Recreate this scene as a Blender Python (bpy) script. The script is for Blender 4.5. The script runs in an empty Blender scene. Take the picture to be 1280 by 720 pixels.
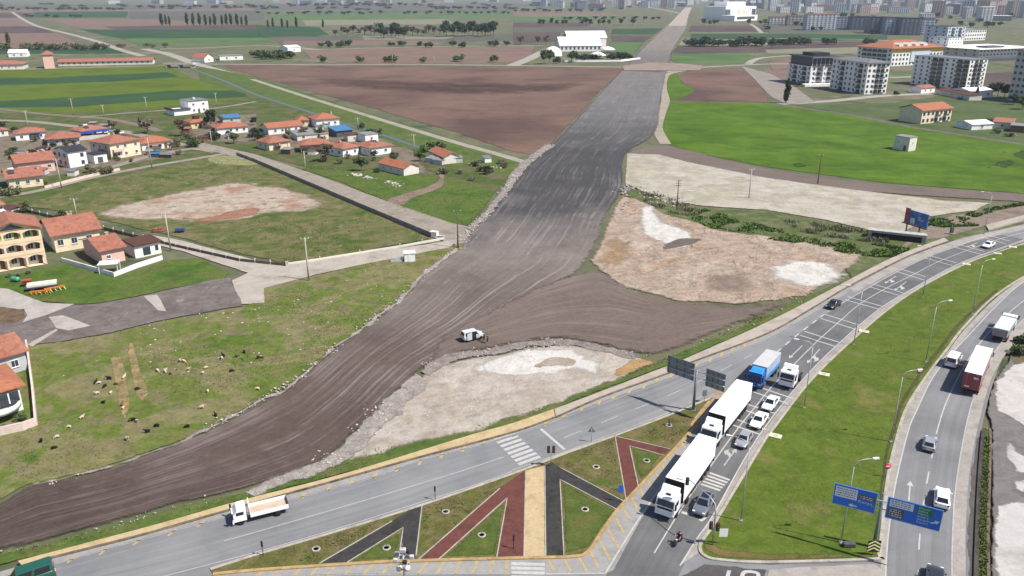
HAZE = 0.00006
import bpy, bmesh, math, random
import numpy as np
from mathutils import Vector, Matrix, noise as mnoise
from mathutils.geometry import delaunay_2d_cdt
random.seed(7); rng = np.random.default_rng(7)
D = bpy.data; S = bpy.context.scene; C = S.collection
# ------------------------------------------------------------------ camera
F_PX, H_CAM, Y_HOR = 995.0, 62.0, -10.0
PITCH = math.atan((360 - Y_HOR) / F_PX); SP, CP = math.sin(PITCH), math.cos(PITCH)
cam = D.objects.new('camera', D.cameras.new('camera')); C.objects.link(cam)
cam.data.sensor_width = 36; cam.data.lens = 36 * F_PX / 1280
cam.data.clip_end = 60000; cam.data.clip_start = 0.5
cam.location = (0, 0, H_CAM); cam.rotation_euler = (math.pi / 2 - PITCH, 0, 0)
S.camera = cam

def G(px, py, z=0.0):
    """ground position (x, y) seen at photo pixel px, py"""
    u = (px - 640) / F_PX; v = (py - 360) / F_PX
    t = (z - H_CAM) / (-SP - v * CP)
    return Vector((u * t, (CP - v * SP) * t))
def HT(bx, by, ty, z=0.0):
    """height of an upright thing standing at pixel bx,by whose top is at row ty"""
    Y = G(bx, by, z).y; v = (ty - 360) / F_PX
    return H_CAM - Y * (SP + v * CP) / (CP - v * SP) - z
def MPP(py): return H_CAM / (CP * (py - Y_HOR))
def P(s): return [tuple(float(a) for a in q.split(',')) for q in s.split()]

# ------------------------------------------------------------------ materials
GAIN = 2.15
def lin(c):
    c = c / 255.0
    return c / 12.92 if c <= 0.04045 else ((c + 0.055) / 1.055) ** 2.4
def A(r, g, b):                 # surface colour that shows as r,g,b in full daylight here
    return tuple(min(0.82, lin(x) / GAIN) for x in (r, g, b)) + (1.0,)

class NT:
    def __init__(s, name):
        s.m = D.materials.new(name); s.m.use_nodes = True
        s.t = s.m.node_tree; s.t.nodes.clear()
        s.out = s.n('OutputMaterial')
    def n(s, typ, **kw):
        nd = s.t.nodes.new('ShaderNode' + typ)
        for k, v in kw.items(): setattr(nd, k, v)
        return nd
    def l(s, a, b): s.t.links.new(a, b)
    def math(s, op, a, b=None, clamp=False):
        nd = s.n('Math', operation=op, use_clamp=clamp)
        for i, x in enumerate((a, b)):
            if x is None: continue
            if isinstance(x, (int, float)): nd.inputs[i].default_value = x
            else: s.l(x, nd.inputs[i])
        return nd.outputs[0]
    def mix(s, fac, a, b, mode='MIX'):
        nd = s.n('Mix', data_type='RGBA', blend_type=mode)
        for i, x in ((0, fac), (6, a), (7, b)):
            if isinstance(x, (int, float)): nd.inputs[i].default_value = x
            elif isinstance(x, tuple): nd.inputs[i].default_value = x
            else: s.l(x, nd.inputs[i])
        return nd.outputs[2]
    def ramp(s, fac, stops):
        nd = s.n('ValToRGB'); e = nd.color_ramp.elements
        while len(e) < len(stops): e.new(0.5)
        for el, (p, c) in zip(e, stops): el.position = p; el.color = c
        s.l(fac, nd.inputs[0]); return nd.outputs[0]
    def noise(s, vec, scale, detail=4, rough=0.6, dist=0.0):
        nd = s.n('TexNoise'); nd.inputs['Scale'].default_value = scale
        nd.inputs['Detail'].default_value = detail; nd.inputs['Roughness'].default_value = rough
        nd.inputs['Distortion'].default_value = dist
        s.l(vec, nd.inputs['Vector']); return nd.outputs['Fac']
    def mapv(s, vec, rot=0, scale=(1, 1, 1), loc=(0, 0, 0)):
        nd = s.n('Mapping'); nd.inputs['Rotation'].default_value = (0, 0, rot)
        nd.inputs['Scale'].default_value = scale; nd.inputs['Location'].default_value = loc
        s.l(vec, nd.inputs['Vector']); return nd.outputs[0]
    def grey(s, v): return (v, v, v, 1.0)
    def step(s, f, lo, hi):     # smooth 0..1
        nd = s.n('MapRange', interpolation_type='SMOOTHSTEP')
        nd.inputs['From Min'].default_value = lo; nd.inputs['From Max'].default_value = hi
        s.l(f, nd.inputs['Value']); return nd.outputs[0]
    def bsdf(s, col, rough=0.9, metal=0.0, spec=0.3, bump=None, alpha=None, coat=0):
        b = s.n('BsdfPrincipled')
        if isinstance(col, tuple): b.inputs['Base Color'].default_value = col
        else: s.l(col, b.inputs['Base Color'])
        b.inputs['Roughness'].default_value = rough; b.inputs['Metallic'].default_value = metal
        b.inputs['Specular IOR Level'].default_value = spec; b.inputs['Coat Weight'].default_value = coat
        if bump is not None:
            bn = s.n('Bump'); bn.inputs['Strength'].default_value = bump[1]; bn.inputs['Distance'].default_value = bump[2]
            s.l(bump[0], bn.inputs['Height']); s.l(bn.outputs[0], b.inputs['Normal'])
        sh = b.outputs[0]
        if alpha is not None:
            tr = s.n('BsdfTransparent'); mx = s.n('MixShader')
            s.l(alpha, mx.inputs[0]); s.l(tr.outputs[0], mx.inputs[1]); s.l(sh, mx.inputs[2]); sh = mx.outputs[0]
        s.l(sh, s.out.inputs['Surface']); return s.m

MATS = {}
def gmat(name, cols, size=12.0, fine=0.6, fine_amt=0.35, rough=0.95, specks=(), streak=None, feather=False,
         bump=0.4, uv=False, spread=(0.36, 0.64), dist=0.4, seed=0.0, mid=None, cracks=0, mound=None):
    """ground: cols mixed by a big noise of about `size` metres, brightness broken up by a fine one"""
    if name in MATS: return MATS[name]
    t = NT(name)
    pos = t.n('NewGeometry').outputs['Position']
    pos = t.mapv(pos, 0, (1, 1, 1), (seed, seed * 1.7, 0))
    big = t.noise(pos, 1.0 / size, 8, 0.62, dist)
    k = len(cols); lo, hi = spread
    col = t.ramp(big, [(lo + (hi - lo) * i / max(1, k - 1), c) for i, c in enumerate(cols)])
    if mid:
        m2 = t.noise(t.mapv(pos, 0.6, (1, 1, 1), (31, 7, 0)), 1.0 / mid[0], 5, 0.6, 0.3)
        col = t.mix(t.step(m2, mid[2], mid[2] + 0.16), col, mid[1])
    f = t.noise(pos, 1.0 / fine, 5, 0.7)
    f2 = t.noise(pos, 0.23 / fine, 3, 0.6)
    g = t.math('ADD', t.math('MULTIPLY', t.math('SUBTRACT', f, 0.5), 3.6 * fine_amt),
               t.math('MULTIPLY', t.math('SUBTRACT', f2, 0.5), 2.6 * fine_amt))
    if streak:
        ang, ratio, ssz, amt = streak[:4]
        sv = t.mapv(pos, 0, (1, 1, 1))
        r1 = t.n('VectorRotate', rotation_type='Z_AXIS'); r1.inputs['Angle'].default_value = -ang; t.l(sv, r1.inputs['Vector'])
        sv = t.mapv(r1.outputs[0], 0, (1.0 / (ssz * ratio), 1.0 / ssz, 1))
        sn = t.noise(sv, 1.0, 4, 0.65)
        g = t.math('ADD', g, t.math('MULTIPLY', t.math('SUBTRACT', sn, 0.5), 2.2 * amt))
    g = t.math('ADD', g, 1.0)
    gc = t.n('CombineColor'); [t.l(g, gc.inputs[i]) for i in range(3)]
    col = t.mix(1.0, col, gc.outputs[0], 'MULTIPLY')
    for sc, c, lev, sz in specks:     # scattered spots of another colour
        sn = t.noise(t.mapv(pos, 0, (1, 1, 1), (sc * 13.1, sc * 5.3, 0)), 1.0 / sz, 4, 0.7)
        col = t.mix(t.math('MULTIPLY', t.step(sn, lev, lev + 0.08), sc if sc < 1 else 1.0), col, c)
    if cracks:
        v = t.n('TexVoronoi', feature='DISTANCE_TO_EDGE'); v.inputs['Scale'].default_value = cracks
        wv = t.n('VectorMath', operation='ADD'); nz = t.n('TexNoise'); nz.inputs['Scale'].default_value = 0.5
        t.l(pos, nz.inputs['Vector']); t.l(pos, wv.inputs[0]); t.l(nz.outputs['Color'], wv.inputs[1])
        t.l(wv.outputs[0], v.inputs['Vector'])
        ck = t.math('MULTIPLY', t.math('SUBTRACT', 1.0, t.step(v.outputs['Distance'], 0.0, 0.02)), 0.5)
        col = t.mix(ck, col, tuple(x * 0.55 for x in cols[0][:3]) + (1,))
    al = None
    if feather:
        at = t.n('Attribute', attribute_name='edge').outputs['Fac']
        en = t.noise(pos, 1.0 / (feather if feather > 1 else 3.0), 7, 0.7, 0.3)
        e = t.math('ADD', t.math('MULTIPLY', at, 1.3), t.math('MULTIPLY', t.math('SUBTRACT', en, 0.5), 1.5))
        al = t.math('MULTIPLY', t.math('SUBTRACT', e, 0.36), 1.1 if feather >= 9 else 2.2 if feather >= 2.5 else 3.0, True)
    bp = (f, bump, 0.12) if bump else None
    if mound:
        mh = t.math('MULTIPLY', t.noise(pos, 1.0 / mound[0], 5, 0.55, 0.6), mound[1]); bp = (t.math('ADD', mh, t.math('MULTIPLY', f, 0.1)), 1.0, 1.0)
    MATS[name] = t.bsdf(col, rough, 0, 0.2, bp, al)
    return MATS[name]

def pmat(name, rgb, rough=0.5, metal=0.0, spec=0.5, var=0.12, size=0.8, dirt=None, coat=0.0, bands=None):
    """painted / built surfaces: a colour with slight uneven weathering; bands = (axis, period m, strength) for tiles or ribs"""
    if name in MATS: return MATS[name]
    t = NT(name)
    tc = t.n('TexCoord').outputs['Object']; oi = t.n('ObjectInfo').outputs['Random']
    off = t.n('CombineXYZ'); t.l(t.math('MULTIPLY', oi, 50.0), off.inputs[0])
    va = t.n('VectorMath', operation='ADD'); t.l(tc, va.inputs[0]); t.l(off.outputs[0], va.inputs[1])
    nz = t.noise(va.outputs[0], 1.0 / size, 5, 0.65)
    c = rgb if len(rgb) == 4 else rgb + (1.0,)
    dk = tuple(x * (1 - 1.6 * var) for x in c[:3]) + (1,); lt = tuple(min(0.9, x * (1 + 1.2 * var)) for x in c[:3]) + (1,)
    col = t.ramp(nz, [(0.3, dk), (0.5, c), (0.72, lt)])
    if dirt:
        n2 = t.noise(va.outputs[0], 0.35 / size, 6, 0.7)
        col = t.mix(t.step(n2, 0.52, 0.66), col, dirt)
    bp = None
    if bands:
        w = t.n('TexWave', wave_type='BANDS', bands_direction=bands[0]); w.inputs['Scale'].default_value = 0.314 / bands[1]
        w.inputs['Distortion'].default_value = 0.3; t.l(tc, w.inputs['Vector'])
        gcol = t.ramp(w.outputs['Fac'], [(0.0, t.grey(1 - bands[2])), (0.6, t.grey(1.0))])
        col = t.mix(1.0, col, gcol, 'MULTIPLY'); bp = (w.outputs['Fac'], 0.5, 0.05)
    MATS[name] = t.bsdf(col, rough, metal, spec, bp, None, coat)
    return MATS[name]

# ------------------------------------------------------------------ objects
def tag(o, label=None, cat=None, group=None, kind=None):
    if label: o['label'] = label
    if cat: o['category'] = cat
    if group: o['group'] = group
    if kind: o['kind'] = kind
    return o
def thing(name, label, cat, loc=(0, 0, 0), rz=0.0, group=None):
    o = D.objects.new(name, None); C.objects.link(o); o.empty_display_size = 0.2
    o.location = loc; o.rotation_euler = (0, 0, rz); return tag(o, label, cat, group)
def copy_tree(o, parent=None):
    c = o.copy(); C.objects.link(c)
    if parent: c.parent = parent
    for ch in list(o.children): copy_tree(ch, c)
    return c

class MB:
    """collects faces for ONE mesh object"""
    def __init__(s): s.v = []; s.f = []; s.mi = []; s.sm = []
    def face(s, pts, mi=0, sm=False):
        i = len(s.v); s.v += [tuple(p) for p in pts]; s.f.append(tuple(range(i, i + len(pts)))); s.mi.append(mi); s.sm.append(sm)
    def grid(s, rows, mi=0, closed=False, sm=True):
        i = len(s.v); m = len(rows[0])
        for r in rows: s.v += [tuple(p) for p in r]
        for a in range(len(rows) - 1):
            for b in range(m if closed else m - 1):
                b2 = (b + 1) % m
                s.f.append((i + a * m + b, i + a * m + b2, i + (a + 1) * m + b2, i + (a + 1) * m + b)); s.mi.append(mi); s.sm.append(sm)
    def box(s, x0, x1, y0, y1, z0, z1, mi=0):
        s.prism([(x0, y0), (x1, y0), (x1, y1), (x0, y1)], z0, z1, mi)
    def prism(s, pts, z0, z1, mi=0, top=None, bottom=True):
        i = len(s.v); n = len(pts); tp = top or pts
        s.v += [(p[0], p[1], z0) for p in pts] + [(p[0], p[1], z1) for p in tp]
        for k in range(n):
            k2 = (k + 1) % n; s.f.append((i + k, i + k2, i + n + k2, i + n + k)); s.mi.append(mi); s.sm.append(False)
        s.f.append(tuple(range(i + n, i + 2 * n))); s.mi.append(mi); s.sm.append(False)
        if bottom: s.f.append(tuple(range(i + n - 1, i - 1, -1))); s.mi.append(mi); s.sm.append(False)
    def extr_y(s, prof, y0, y1, mi=0, inset=None):
        """side profile (x, z) counter-clockwise seen from -y, extruded across y"""
        i = len(s.v); n = len(prof)
        s.v += [(p[0], y0, p[1]) for p in prof] + [(p[0], y1, p[1]) for p in prof]
        for k in range(n):
            k2 = (k + 1) % n; s.f.append((i + k2, i + k, i + n + k, i + n + k2)); s.mi.append(mi); s.sm.append(False)
        s.f.append(tuple(range(i, i + n))); s.f.append(tuple(range(i + 2 * n - 1, i + n - 1, -1)))
        s.mi += [mi, mi]; s.sm += [False, False]
    def tube(s, path, r, n=8, mi=0, cap=True, r1=None):
        rows = []; L = len(path)
        for k, p in enumerate(path):
            p = Vector(p); a = Vector(path[max(0, k - 1)]); b = Vector(path[min(L - 1, k + 1)]); d = (b - a).normalized()
            u = d.cross(Vector((0, 0, 1)));
            if u.length < 1e-3: u = Vector((1, 0, 0))
            u.normalize(); w = u.cross(d); rr = r + ((r1 - r) * k / (L - 1) if r1 is not None else 0)
            rows.append([p + (u * math.cos(2 * math.pi * q / n) + w * math.sin(2 * math.pi * q / n)) * rr for q in range(n)])
        s.grid(rows, mi, True)
        if cap: s.face(rows[0], mi); s.face(rows[-1][::-1], mi)
    def lathe(s, prof, n=16, mi=0, axis='z', o=(0, 0, 0), sm=True):
        """prof: (radius, height)"""
        rows = []
        for r, h in prof:
            row = []
            for q in range(n):
                a = 2 * math.pi * q / n; c_, s_ = r * math.cos(a), r * math.sin(a)
                row.append({'z': (o[0] + c_, o[1] + s_, o[2] + h), 'y': (o[0] + c_, o[1] + h, o[2] - s_), 'x': (o[0] + h, o[1] + c_, o[2] + s_)}[axis])
            rows.append(row)
        s.grid(rows, mi, True, sm)
        if prof[0][0] > 1e-4: s.face(rows[0][::-1], mi)
        if prof[-1][0] > 1e-4: s.face(rows[-1], mi)
    def mesh(s, name, mats):
        me = D.meshes.new(name); me.from_pydata(s.v, [], s.f)
        for m in (mats if isinstance(mats, (list, tuple)) else [mats]): me.materials.append(m)
        me.polygons.foreach_set('material_index', s.mi); me.polygons.foreach_set('use_smooth', s.sm)
        me.update(); return me
    def build(s, name, mats, parent=None, bevel=0, loc=None, seg=2, fix=True):
        me = s.mesh(name, mats)
        if fix:
            bm = bmesh.new(); bm.from_mesh(me); bmesh.ops.remove_doubles(bm, verts=bm.verts, dist=1e-4)
            bmesh.ops.recalc_face_normals(bm, faces=bm.faces); bm.to_mesh(me); bm.free()
        o = D.objects.new(name, me); C.objects.link(o)
        if parent: o.parent = parent
        if loc: o.location = loc
        if bevel:
            b = o.modifiers.new('bevel', 'BEVEL'); b.width = bevel; b.segments = seg; b.limit_method = 'ANGLE'; b.angle_limit = 0.6
        return o
def put(me, name, parent=None, loc=(0, 0, 0), rz=0.0, scale=None, rot=None):
    o = D.objects.new(name, me); C.objects.link(o)
    if parent: o.parent = parent
    o.location = loc; o.rotation_euler = rot or (0, 0, rz)
    if scale: o.scale = scale if isinstance(scale, tuple) else (scale,) * 3
    return o

# ------------------------------------------------------------------ ground sheets
def catmull(pts, closed, n=6):
    out = []; L = len(pts); rngk = range(L if closed else L - 1)
    for k in rngk:
        p = [pts[(k + j) % L] if closed else pts[min(max(k + j, 0), L - 1)] for j in (-1, 0, 1, 2)]
        for q in range(n):
            t = q / n
            out.append(0.5 * ((2 * p[1]) + (p[2] - p[0]) * t + (2 * p[0] - 5 * p[1] + 4 * p[2] - p[3]) * t * t + (3 * p[1] - p[0] - 3 * p[2] + p[3]) * t ** 3))
    if not closed: out.append(pts[-1])
    return out
def wob(p, amt, f=0.25):
    a = mnoise.noise(Vector((p.x * f, p.y * f, 1.3))) + 0.5 * mnoise.noise(Vector((p.x * f * 3.1, p.y * f * 3.1, 4.1)))
    b = mnoise.noise(Vector((p.x * f, p.y * f, 9.3))) + 0.5 * mnoise.noise(Vector((p.x * f * 3.1, p.y * f * 3.1, 7.1)))
    return Vector((p.x + a * amt, p.y + b * amt))
def resample(pts, closed, step=None):
    out = []; L = len(pts)
    for k in range(L if closed else L - 1):
        a, b = pts[k], pts[(k + 1) % L]; d = (b - a).length
        st = step or max(0.8, 0.007 * (a.y + b.y) / 2)
        m = max(1, int(d / st))
        out += [a.lerp(b, q / m) for q in range(m)]
    if not closed: out.append(pts[-1])
    return out
def inside(P_, poly):
    x, y = P_[:, 0], P_[:, 1]; r = np.zeros(len(P_), bool); n = len(poly)
    for i in range(n):
        x1, y1 = poly[i]; x2, y2 = poly[(i + 1) % n]
        c = ((y1 > y) != (y2 > y)); 
        if y1 != y2: r ^= c & (x < (x2 - x1) * (y - y1) / (y2 - y1) + x1)
    return r
def bdist(P_, poly):
    a = np.array(poly); b = np.roll(a, -1, 0); d = np.full(len(P_), 1e9)
    for i in range(len(a)):
        ab = b[i] - a[i]; L2 = max(1e-9, ab @ ab)
        t = np.clip(((P_ - a[i]) @ ab) / L2, 0, 1); q = P_ - (a[i] + t[:, None] * ab)
        d = np.minimum(d, np.hypot(q[:, 0], q[:, 1]))
    return d
ZN = [0.012]
def nz(dz=0.004): ZN[0] += dz * 0.4; return ZN[0]
def sheet(name, px, mat, z=None, jit=0.25, feather=0.0, smooth=False, label=None, cat=None, kind='structure', skirt=0.0, world=None, step=None, jf=0.25):
    if z is None: z = nz()
    pts = world or [G(x, y, z) for x, y in (P(px) if isinstance(px, str) else px)]
    if smooth: pts = catmull(pts, True)
    pts = resample(pts, True, step)
    if jit:
        pts = [wob(p, jit * max(1.0, p.y / 350.0), jf * min(1.0, 200.0 / max(p.y, 60))) for p in pts]
    ar = sum(a.x * b.y - b.x * a.y for a, b in zip(pts, pts[1:] + pts[:1]))
    if ar < 0: pts = pts[::-1]
    mb = MB(); e = None
    if feather:
        n = len(pts); bd = np.array([(p.x, p.y) for p in pts]); cand = []
        for i in range(n):
            d = pts[(i + 1) % n] - pts[i - 1]
            if d.length < 1e-6: continue
            nn = Vector((-d.y, d.x)).normalized()
            for k in (0.5, 1.05): q = pts[i] + nn * feather * k; cand.append((q.x, q.y))
        cand = np.array(cand); cd = bdist(cand, bd); ok = inside(cand, bd) & (cd > 0.42 * feather)
        ip = cand[ok]
        vs = [p for p in pts] + [Vector((float(q[0]), float(q[1]))) for q in ip]
        try:
            r = delaunay_2d_cdt(vs, [], [list(range(n))], 1, 1e-4)
        except Exception:
            r = None
        rv = np.array([(q.x, q.y) for q in r[0]]); e = np.clip(bdist(rv, bd) / feather, 0, 1)
        me = D.meshes.new(name); me.from_pydata([(q.x, q.y, z) for q in r[0]], [], [f for f in r[2]])
        at = me.attributes.new('edge', 'FLOAT', 'POINT'); at.data.foreach_set('value', e.astype(np.float32))
        me.materials.append(mat); me.update()
        if me.polygons and me.polygons[0].normal.z < 0: me.flip_normals()
        o = D.objects.new(name, me); C.objects.link(o)
    else:
        if skirt: mb.prism(pts, z - skirt, z, bottom=False)
        else: mb.face([(p.x, p.y, z) for p in pts])
        me = mb.mesh(name, mat); o = D.objects.new(name, me); C.objects.link(o)
    tag(o, label, cat, None, kind); return o
def strip(name, lpx, rpx, mat, z, n=120, m=10, jit=0.2, smooth=True, label=None, cat=None, feather=0.0, kind='structure', fade=99):
    """a road between two edge lines, with uv: u across 0..1, v metres along"""
    def prep(s):
        pts = [G(x, y, z) for x, y in P(s)]
        if smooth: pts = catmull(pts, False)
        d = [0]
        for a, b in zip(pts, pts[1:]): d.append(d[-1] + (b - a).length)
        return pts, d
    def at(pd, f):
        pts, d = pd; t = f * d[-1]
        for i in range(len(d) - 1):
            if d[i + 1] >= t: return pts[i].lerp(pts[i + 1], (t - d[i]) / max(1e-9, d[i + 1] - d[i]))
        return pts[-1].copy()
    Lp, Rp = prep(lpx), prep(rpx); mb = MB(); rows = []; uv = []; ed = []
    v = 0.0; pm = None
    for i in range(n + 1):
        f = i / n; a, b = wob(at(Lp, f), jit), wob(at(Rp, f), jit); md = (a + b) / 2
        if pm is not None: v += (md - pm).length
        pm = md; w = (b - a).length
        for j in range(m + 1):
            uv.append((j / m, v)); ed.append(min(1.0, min(j / m, 1 - j / m) * w / feather, (i / n) * fade, (1 - i / n) * 99) if feather else 1.0)
        rows.append([(a.lerp(b, j / m).x, a.lerp(b, j / m).y, z) for j in range(m + 1)])
    mb.grid(rows, sm=False); me = mb.mesh(name, mat)
    if me.polygons[0].normal.z < 0: me.flip_normals()
    ul = me.uv_layers.new(name='uv')
    for lp in me.loops: ul.data[lp.index].uv = uv[lp.vertex_index]
    at_ = me.attributes.new('edge', 'FLOAT', 'POINT'); at_.data.foreach_set('value', np.array(ed, np.float32))
    o = D.objects.new(name, me); C.objects.link(o); return tag(o, label, cat, None, kind)
def offset_line(pts, d):
    out = []; L = len(pts)
    for i in range(L):
        t = (pts[min(i + 1, L - 1)] - pts[max(i - 1, 0)]);
        if t.length < 1e-9: t = Vector((1, 0))
        t.normalize(); out.append(pts[i] + Vector((-t.y, t.x)) * d)
    return out
def line(name, px, w, z, mat, smooth=True, dash=None, label=None, cat='road marking', off=0.0, world=None):
    """painted line; dash = (on, off) metres"""
    pts = world or [G(x, y, z) for x, y in (P(px) if isinstance(px, str) else px)]
    if smooth and len(pts) > 2: pts = catmull(pts, False)
    pts = resample(pts, False, 0.5)
    if off: pts = offset_line(pts, off)
    l_, r_ = offset_line(pts, w / 2), offset_line(pts, -w / 2); mb = MB(); d = 0.0
    for i in range(len(pts) - 1):
        seg = (pts[i + 1] - pts[i]).length
        if not dash or (d % (dash[0] + dash[1])) < dash[0]:
            mb.face([(r_[i].x, r_[i].y, z), (r_[i + 1].x, r_[i + 1].y, z), (l_[i + 1].x, l_[i + 1].y, z), (l_[i].x, l_[i].y, z)])
        d += seg
    me = mb.mesh(name, mat); at = me.attributes.new('edge', 'FLOAT', 'POINT'); at.data.foreach_set('value', np.ones(len(me.vertices), np.float32))
    o = D.objects.new(name, me); C.objects.link(o); return tag(o, label, cat, None, 'structure')
def kerb(name, px, w, z0, z1, mat, smooth=True, label=None, cat='kerb', off=0.0, closed=False, kind='structure', world=None):
    pts = world or [G(x, y, z1) for x, y in (P(px) if isinstance(px, str) else px)]
    if smooth and len(pts) > 2: pts = catmull(pts, closed)
    pts = resample(pts, closed, 0.8)
    if closed: pts.append(pts[0].copy())
    if off: pts = offset_line(pts, off)
    l_, r_ = offset_line(pts, w / 2), offset_line(pts, -w / 2); mb = MB(); rows = []
    for a, b in zip(l_, r_):
        rows.append([(a.x, a.y, z0), (a.x, a.y, z1), (b.x, b.y, z1), (b.x, b.y, z0)])
    mb.grid(rows, sm=False); mb.face(rows[0]); mb.face(rows[-1][::-1])
    o = mb.build(name, mat, fix=True); return tag(o, label, cat, None, kind)
# ================================================================== the setting
ZR = 0.50                                  # asphalt level
ZM = ZR + 0.016                            # paint on asphalt
# --- base land: rough grass and bare earth reaching past the horizon
land = gmat('land', [A(128, 124, 98), A(132, 132, 100), A(114, 120, 88), A(154, 142, 122)], 70, 3.0, 0.2, specks=((1.0, A(88, 104, 70), 0.56, 30.0),), bump=0)
mb = MB(); mb.face([(-12000, -60, 0), (12000, -60, 0), (12000, 14000, 0), (-12000, 14000, 0)])
tag(mb.build('ground', land, fix=False), 'wide plain of rough grass and bare soil under everything', 'ground', kind='structure')

m_brown = gmat('ploughed', [A(112, 88, 80), A(136, 108, 96), A(148, 120, 105)], 70, 1.6, 0.16, streak=(0.10, 30, 1.8, 0.34), feather=2.0)
m_brown2 = gmat('ploughed_pink', [A(142, 116, 104), A(156, 130, 116), A(140, 118, 108)], 60, 2.5, 0.14, streak=(0.03, 30, 4, 0.1), feather=4.0)
m_brown3 = gmat('ploughed_dark', [A(92, 78, 76), A(108, 92, 88), A(120, 102, 96)], 60, 2.5, 0.14, streak=(0.02, 30, 4, 0.1), feather=4.0)
m_dkgreen = gmat('crop_dark', [A(54, 88, 62), A(62, 98, 62), A(72, 104, 66)], 60, 2.5, 0.12, streak=(0.02, 30, 3, 0.1), feather=4.0)
m_ltgreen = gmat('crop_light', [A(92, 124, 70), A(104, 134, 78), A(116, 138, 88)], 60, 2.5, 0.12, streak=(0.02, 30, 3, 0.1), feather=4.0)
m_pale = gmat('pale_field', [A(150, 150, 122), A(162, 158, 132), A(140, 144, 116)], 60, 2.5, 0.12, streak=(0.02, 30, 3, 0.1), feather=4.0)
m_fargrey = gmat('far_scrub', [A(104, 106, 96), A(122, 116, 106), A(98, 108, 92)], 50, 6, 0.3, feather=8.0)
m_bright = gmat('crop_bright', [A(80, 112, 14), A(96, 130, 24), A(108, 140, 36)], 26, 1.2, 0.26, streak=(-0.10, 16, 1.8, 0.5), specks=((0.7, A(62, 98, 26), 0.66, 22.0),), feather=1.6)
m_olive = gmat('crop_olive', [A(104, 118, 30), A(112, 134, 40), A(96, 116, 36)], 40, 1.6, 0.16, streak=(0.04, 30, 2, 0.16), feather=3.0)
m_track = gmat('track', [A(176, 168, 154), A(196, 188, 174), A(186, 176, 160)], 12, 0.8, 0.2, feather=0.9)
m_trackfar = gmat('track_far', [A(182, 172, 152), A(200, 190, 170)], 30, 2.0, 0.15, feather=2.0)

# far strips of farmland, photograph order from the horizon down
FAR = [
 ('640,4 -40,7 -40,12 500,12 700,8', m_fargrey), ('-40,11 170,12 320,10 320,15 150,16 -40,15', m_brown2),
 ('40,15 160,14 158,22 40,22', m_dkgreen), ('160,14 330,13 330,25 160,24', m_fargrey),
 ('-40,17 40,16 45,22 -40,23', m_brown3), ('-40,23 30,22 46,33 -40,33', m_brown2), ('-40,33 48,33 72,41 -40,43', m_brown3),
 ('-40,42 74,41 98,52 98,61 -40,62', m_brown2), ('52,23 210,24 262,32 200,40 100,35', m_brown2), ('130,33 320,31 335,37 150,40', m_brown3),
 ('96,37 340,37 412,46 330,48 152,49', m_dkgreen), ('150,48 330,47 345,54 175,59', m_ltgreen), ('-40,61 140,60 170,67 -40,68', m_dkgreen),
 ('330,17 640,15 640,22 340,25', m_ltgreen), ('360,14 640,11 640,15 360,17', m_fargrey), ('375,25 560,24 570,30 380,32', m_pale),
 ('320,31 400,34 412,44 325,46', m_dkgreen), ('330,46 560,44 700,42 700,50 350,56', m_fargrey), ('350,51 540,50 560,56 352,57', m_brown2),
 ('450,45 570,46 560,49 452,50', m_pale), ('376,62 560,59 672,57 664,78 470,80 384,73', m_brown2), ('640,15 760,16 790,20 640,21', m_brown2),
 ('640,21 770,20 775,25 640,27', m_ltgreen), ('640,28 740,28 735,33 640,34', m_brown3), ('640,40 700,40 695,52 640,56', m_brown3),
 ('765,36 829,35 820,43 762,43', m_dkgreen), ('762,44 820,44 806,53 765,55', m_brown3), ('760,53 806,52 795,66 758,66', m_ltgreen),
 ('862,42 1010,42 1110,44 1110,50 950,52 860,48', m_dkgreen), ('862,32 960,32 960,40 858,40', m_brown3),
 ('850,48 960,50 1000,54 1000,58 846,57', m_pale), ('846,57 1000,58 1005,64 836,68', m_brown3), ('838,67 930,66 945,70 940,79 850,81 836,76', m_ltgreen),
 ('960,30 1130,34 1130,40 960,41', m_fargrey), ('960,52 1090,52 1092,60 965,61', m_brown3), ('1090,80 1180,78 1170,92 1110,94', m_ltgreen), ('1110,84 1165,82 1165,88 1112,90', m_brown2),
 ('955,62 1020,60 1095,58 1095,66 1020,68 958,67', m_pale), ('960,78 1000,72 1000,84 965,90', m_brown2), ('1225,92 1290,88 1290,108 1222,108', m_brown3),
 ('640,34 760,33 762,40 640,41', m_fargrey), ('950,88 1000,86 1000,98 970,112 960,100', m_brown2),
]
for q, m in FAR:
    sheet('field', q, m, jit=1.0, feather=4.0, label='distant strip of farmland on the plain', cat='field')
m_farroad = gmat('road_far', [A(190, 184, 172), A(204, 196, 182)], 30, 2.0, 0.15)
for q, w in (('180,61 212,68 245,80 300,96 340,107', 11), ('200,61 250,60 330,57 400,62', 7), ('15,15 40,30 85,42 122,52 150,62 178,70', 9), ('376,62 470,60 560,58 680,57', 6), ('255,80 400,81 560,81 780,84', 6),
             ('640,82 660,74 680,64', 12), ('-20,88 100,84.5 215,82 242,80', 5), ('830,90 880,84 960,80 1000,80', 7), ('935,80 945,74 965,71 1000,69', 7), ('938,30 946,35 952,41', 7), ('860,18.5 800,8 740,8', 12), ('860,41 960,41', 6), ('975,130 1040,126 1100,120 1165,117', 8), ('1110,97 1160,95 1175,93', 8), ('960,48 1100,50 1180,58', 8)):
    line('road', q, w, nz(), m_farroad, label='pale farm road across the plain', cat='road')

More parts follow.
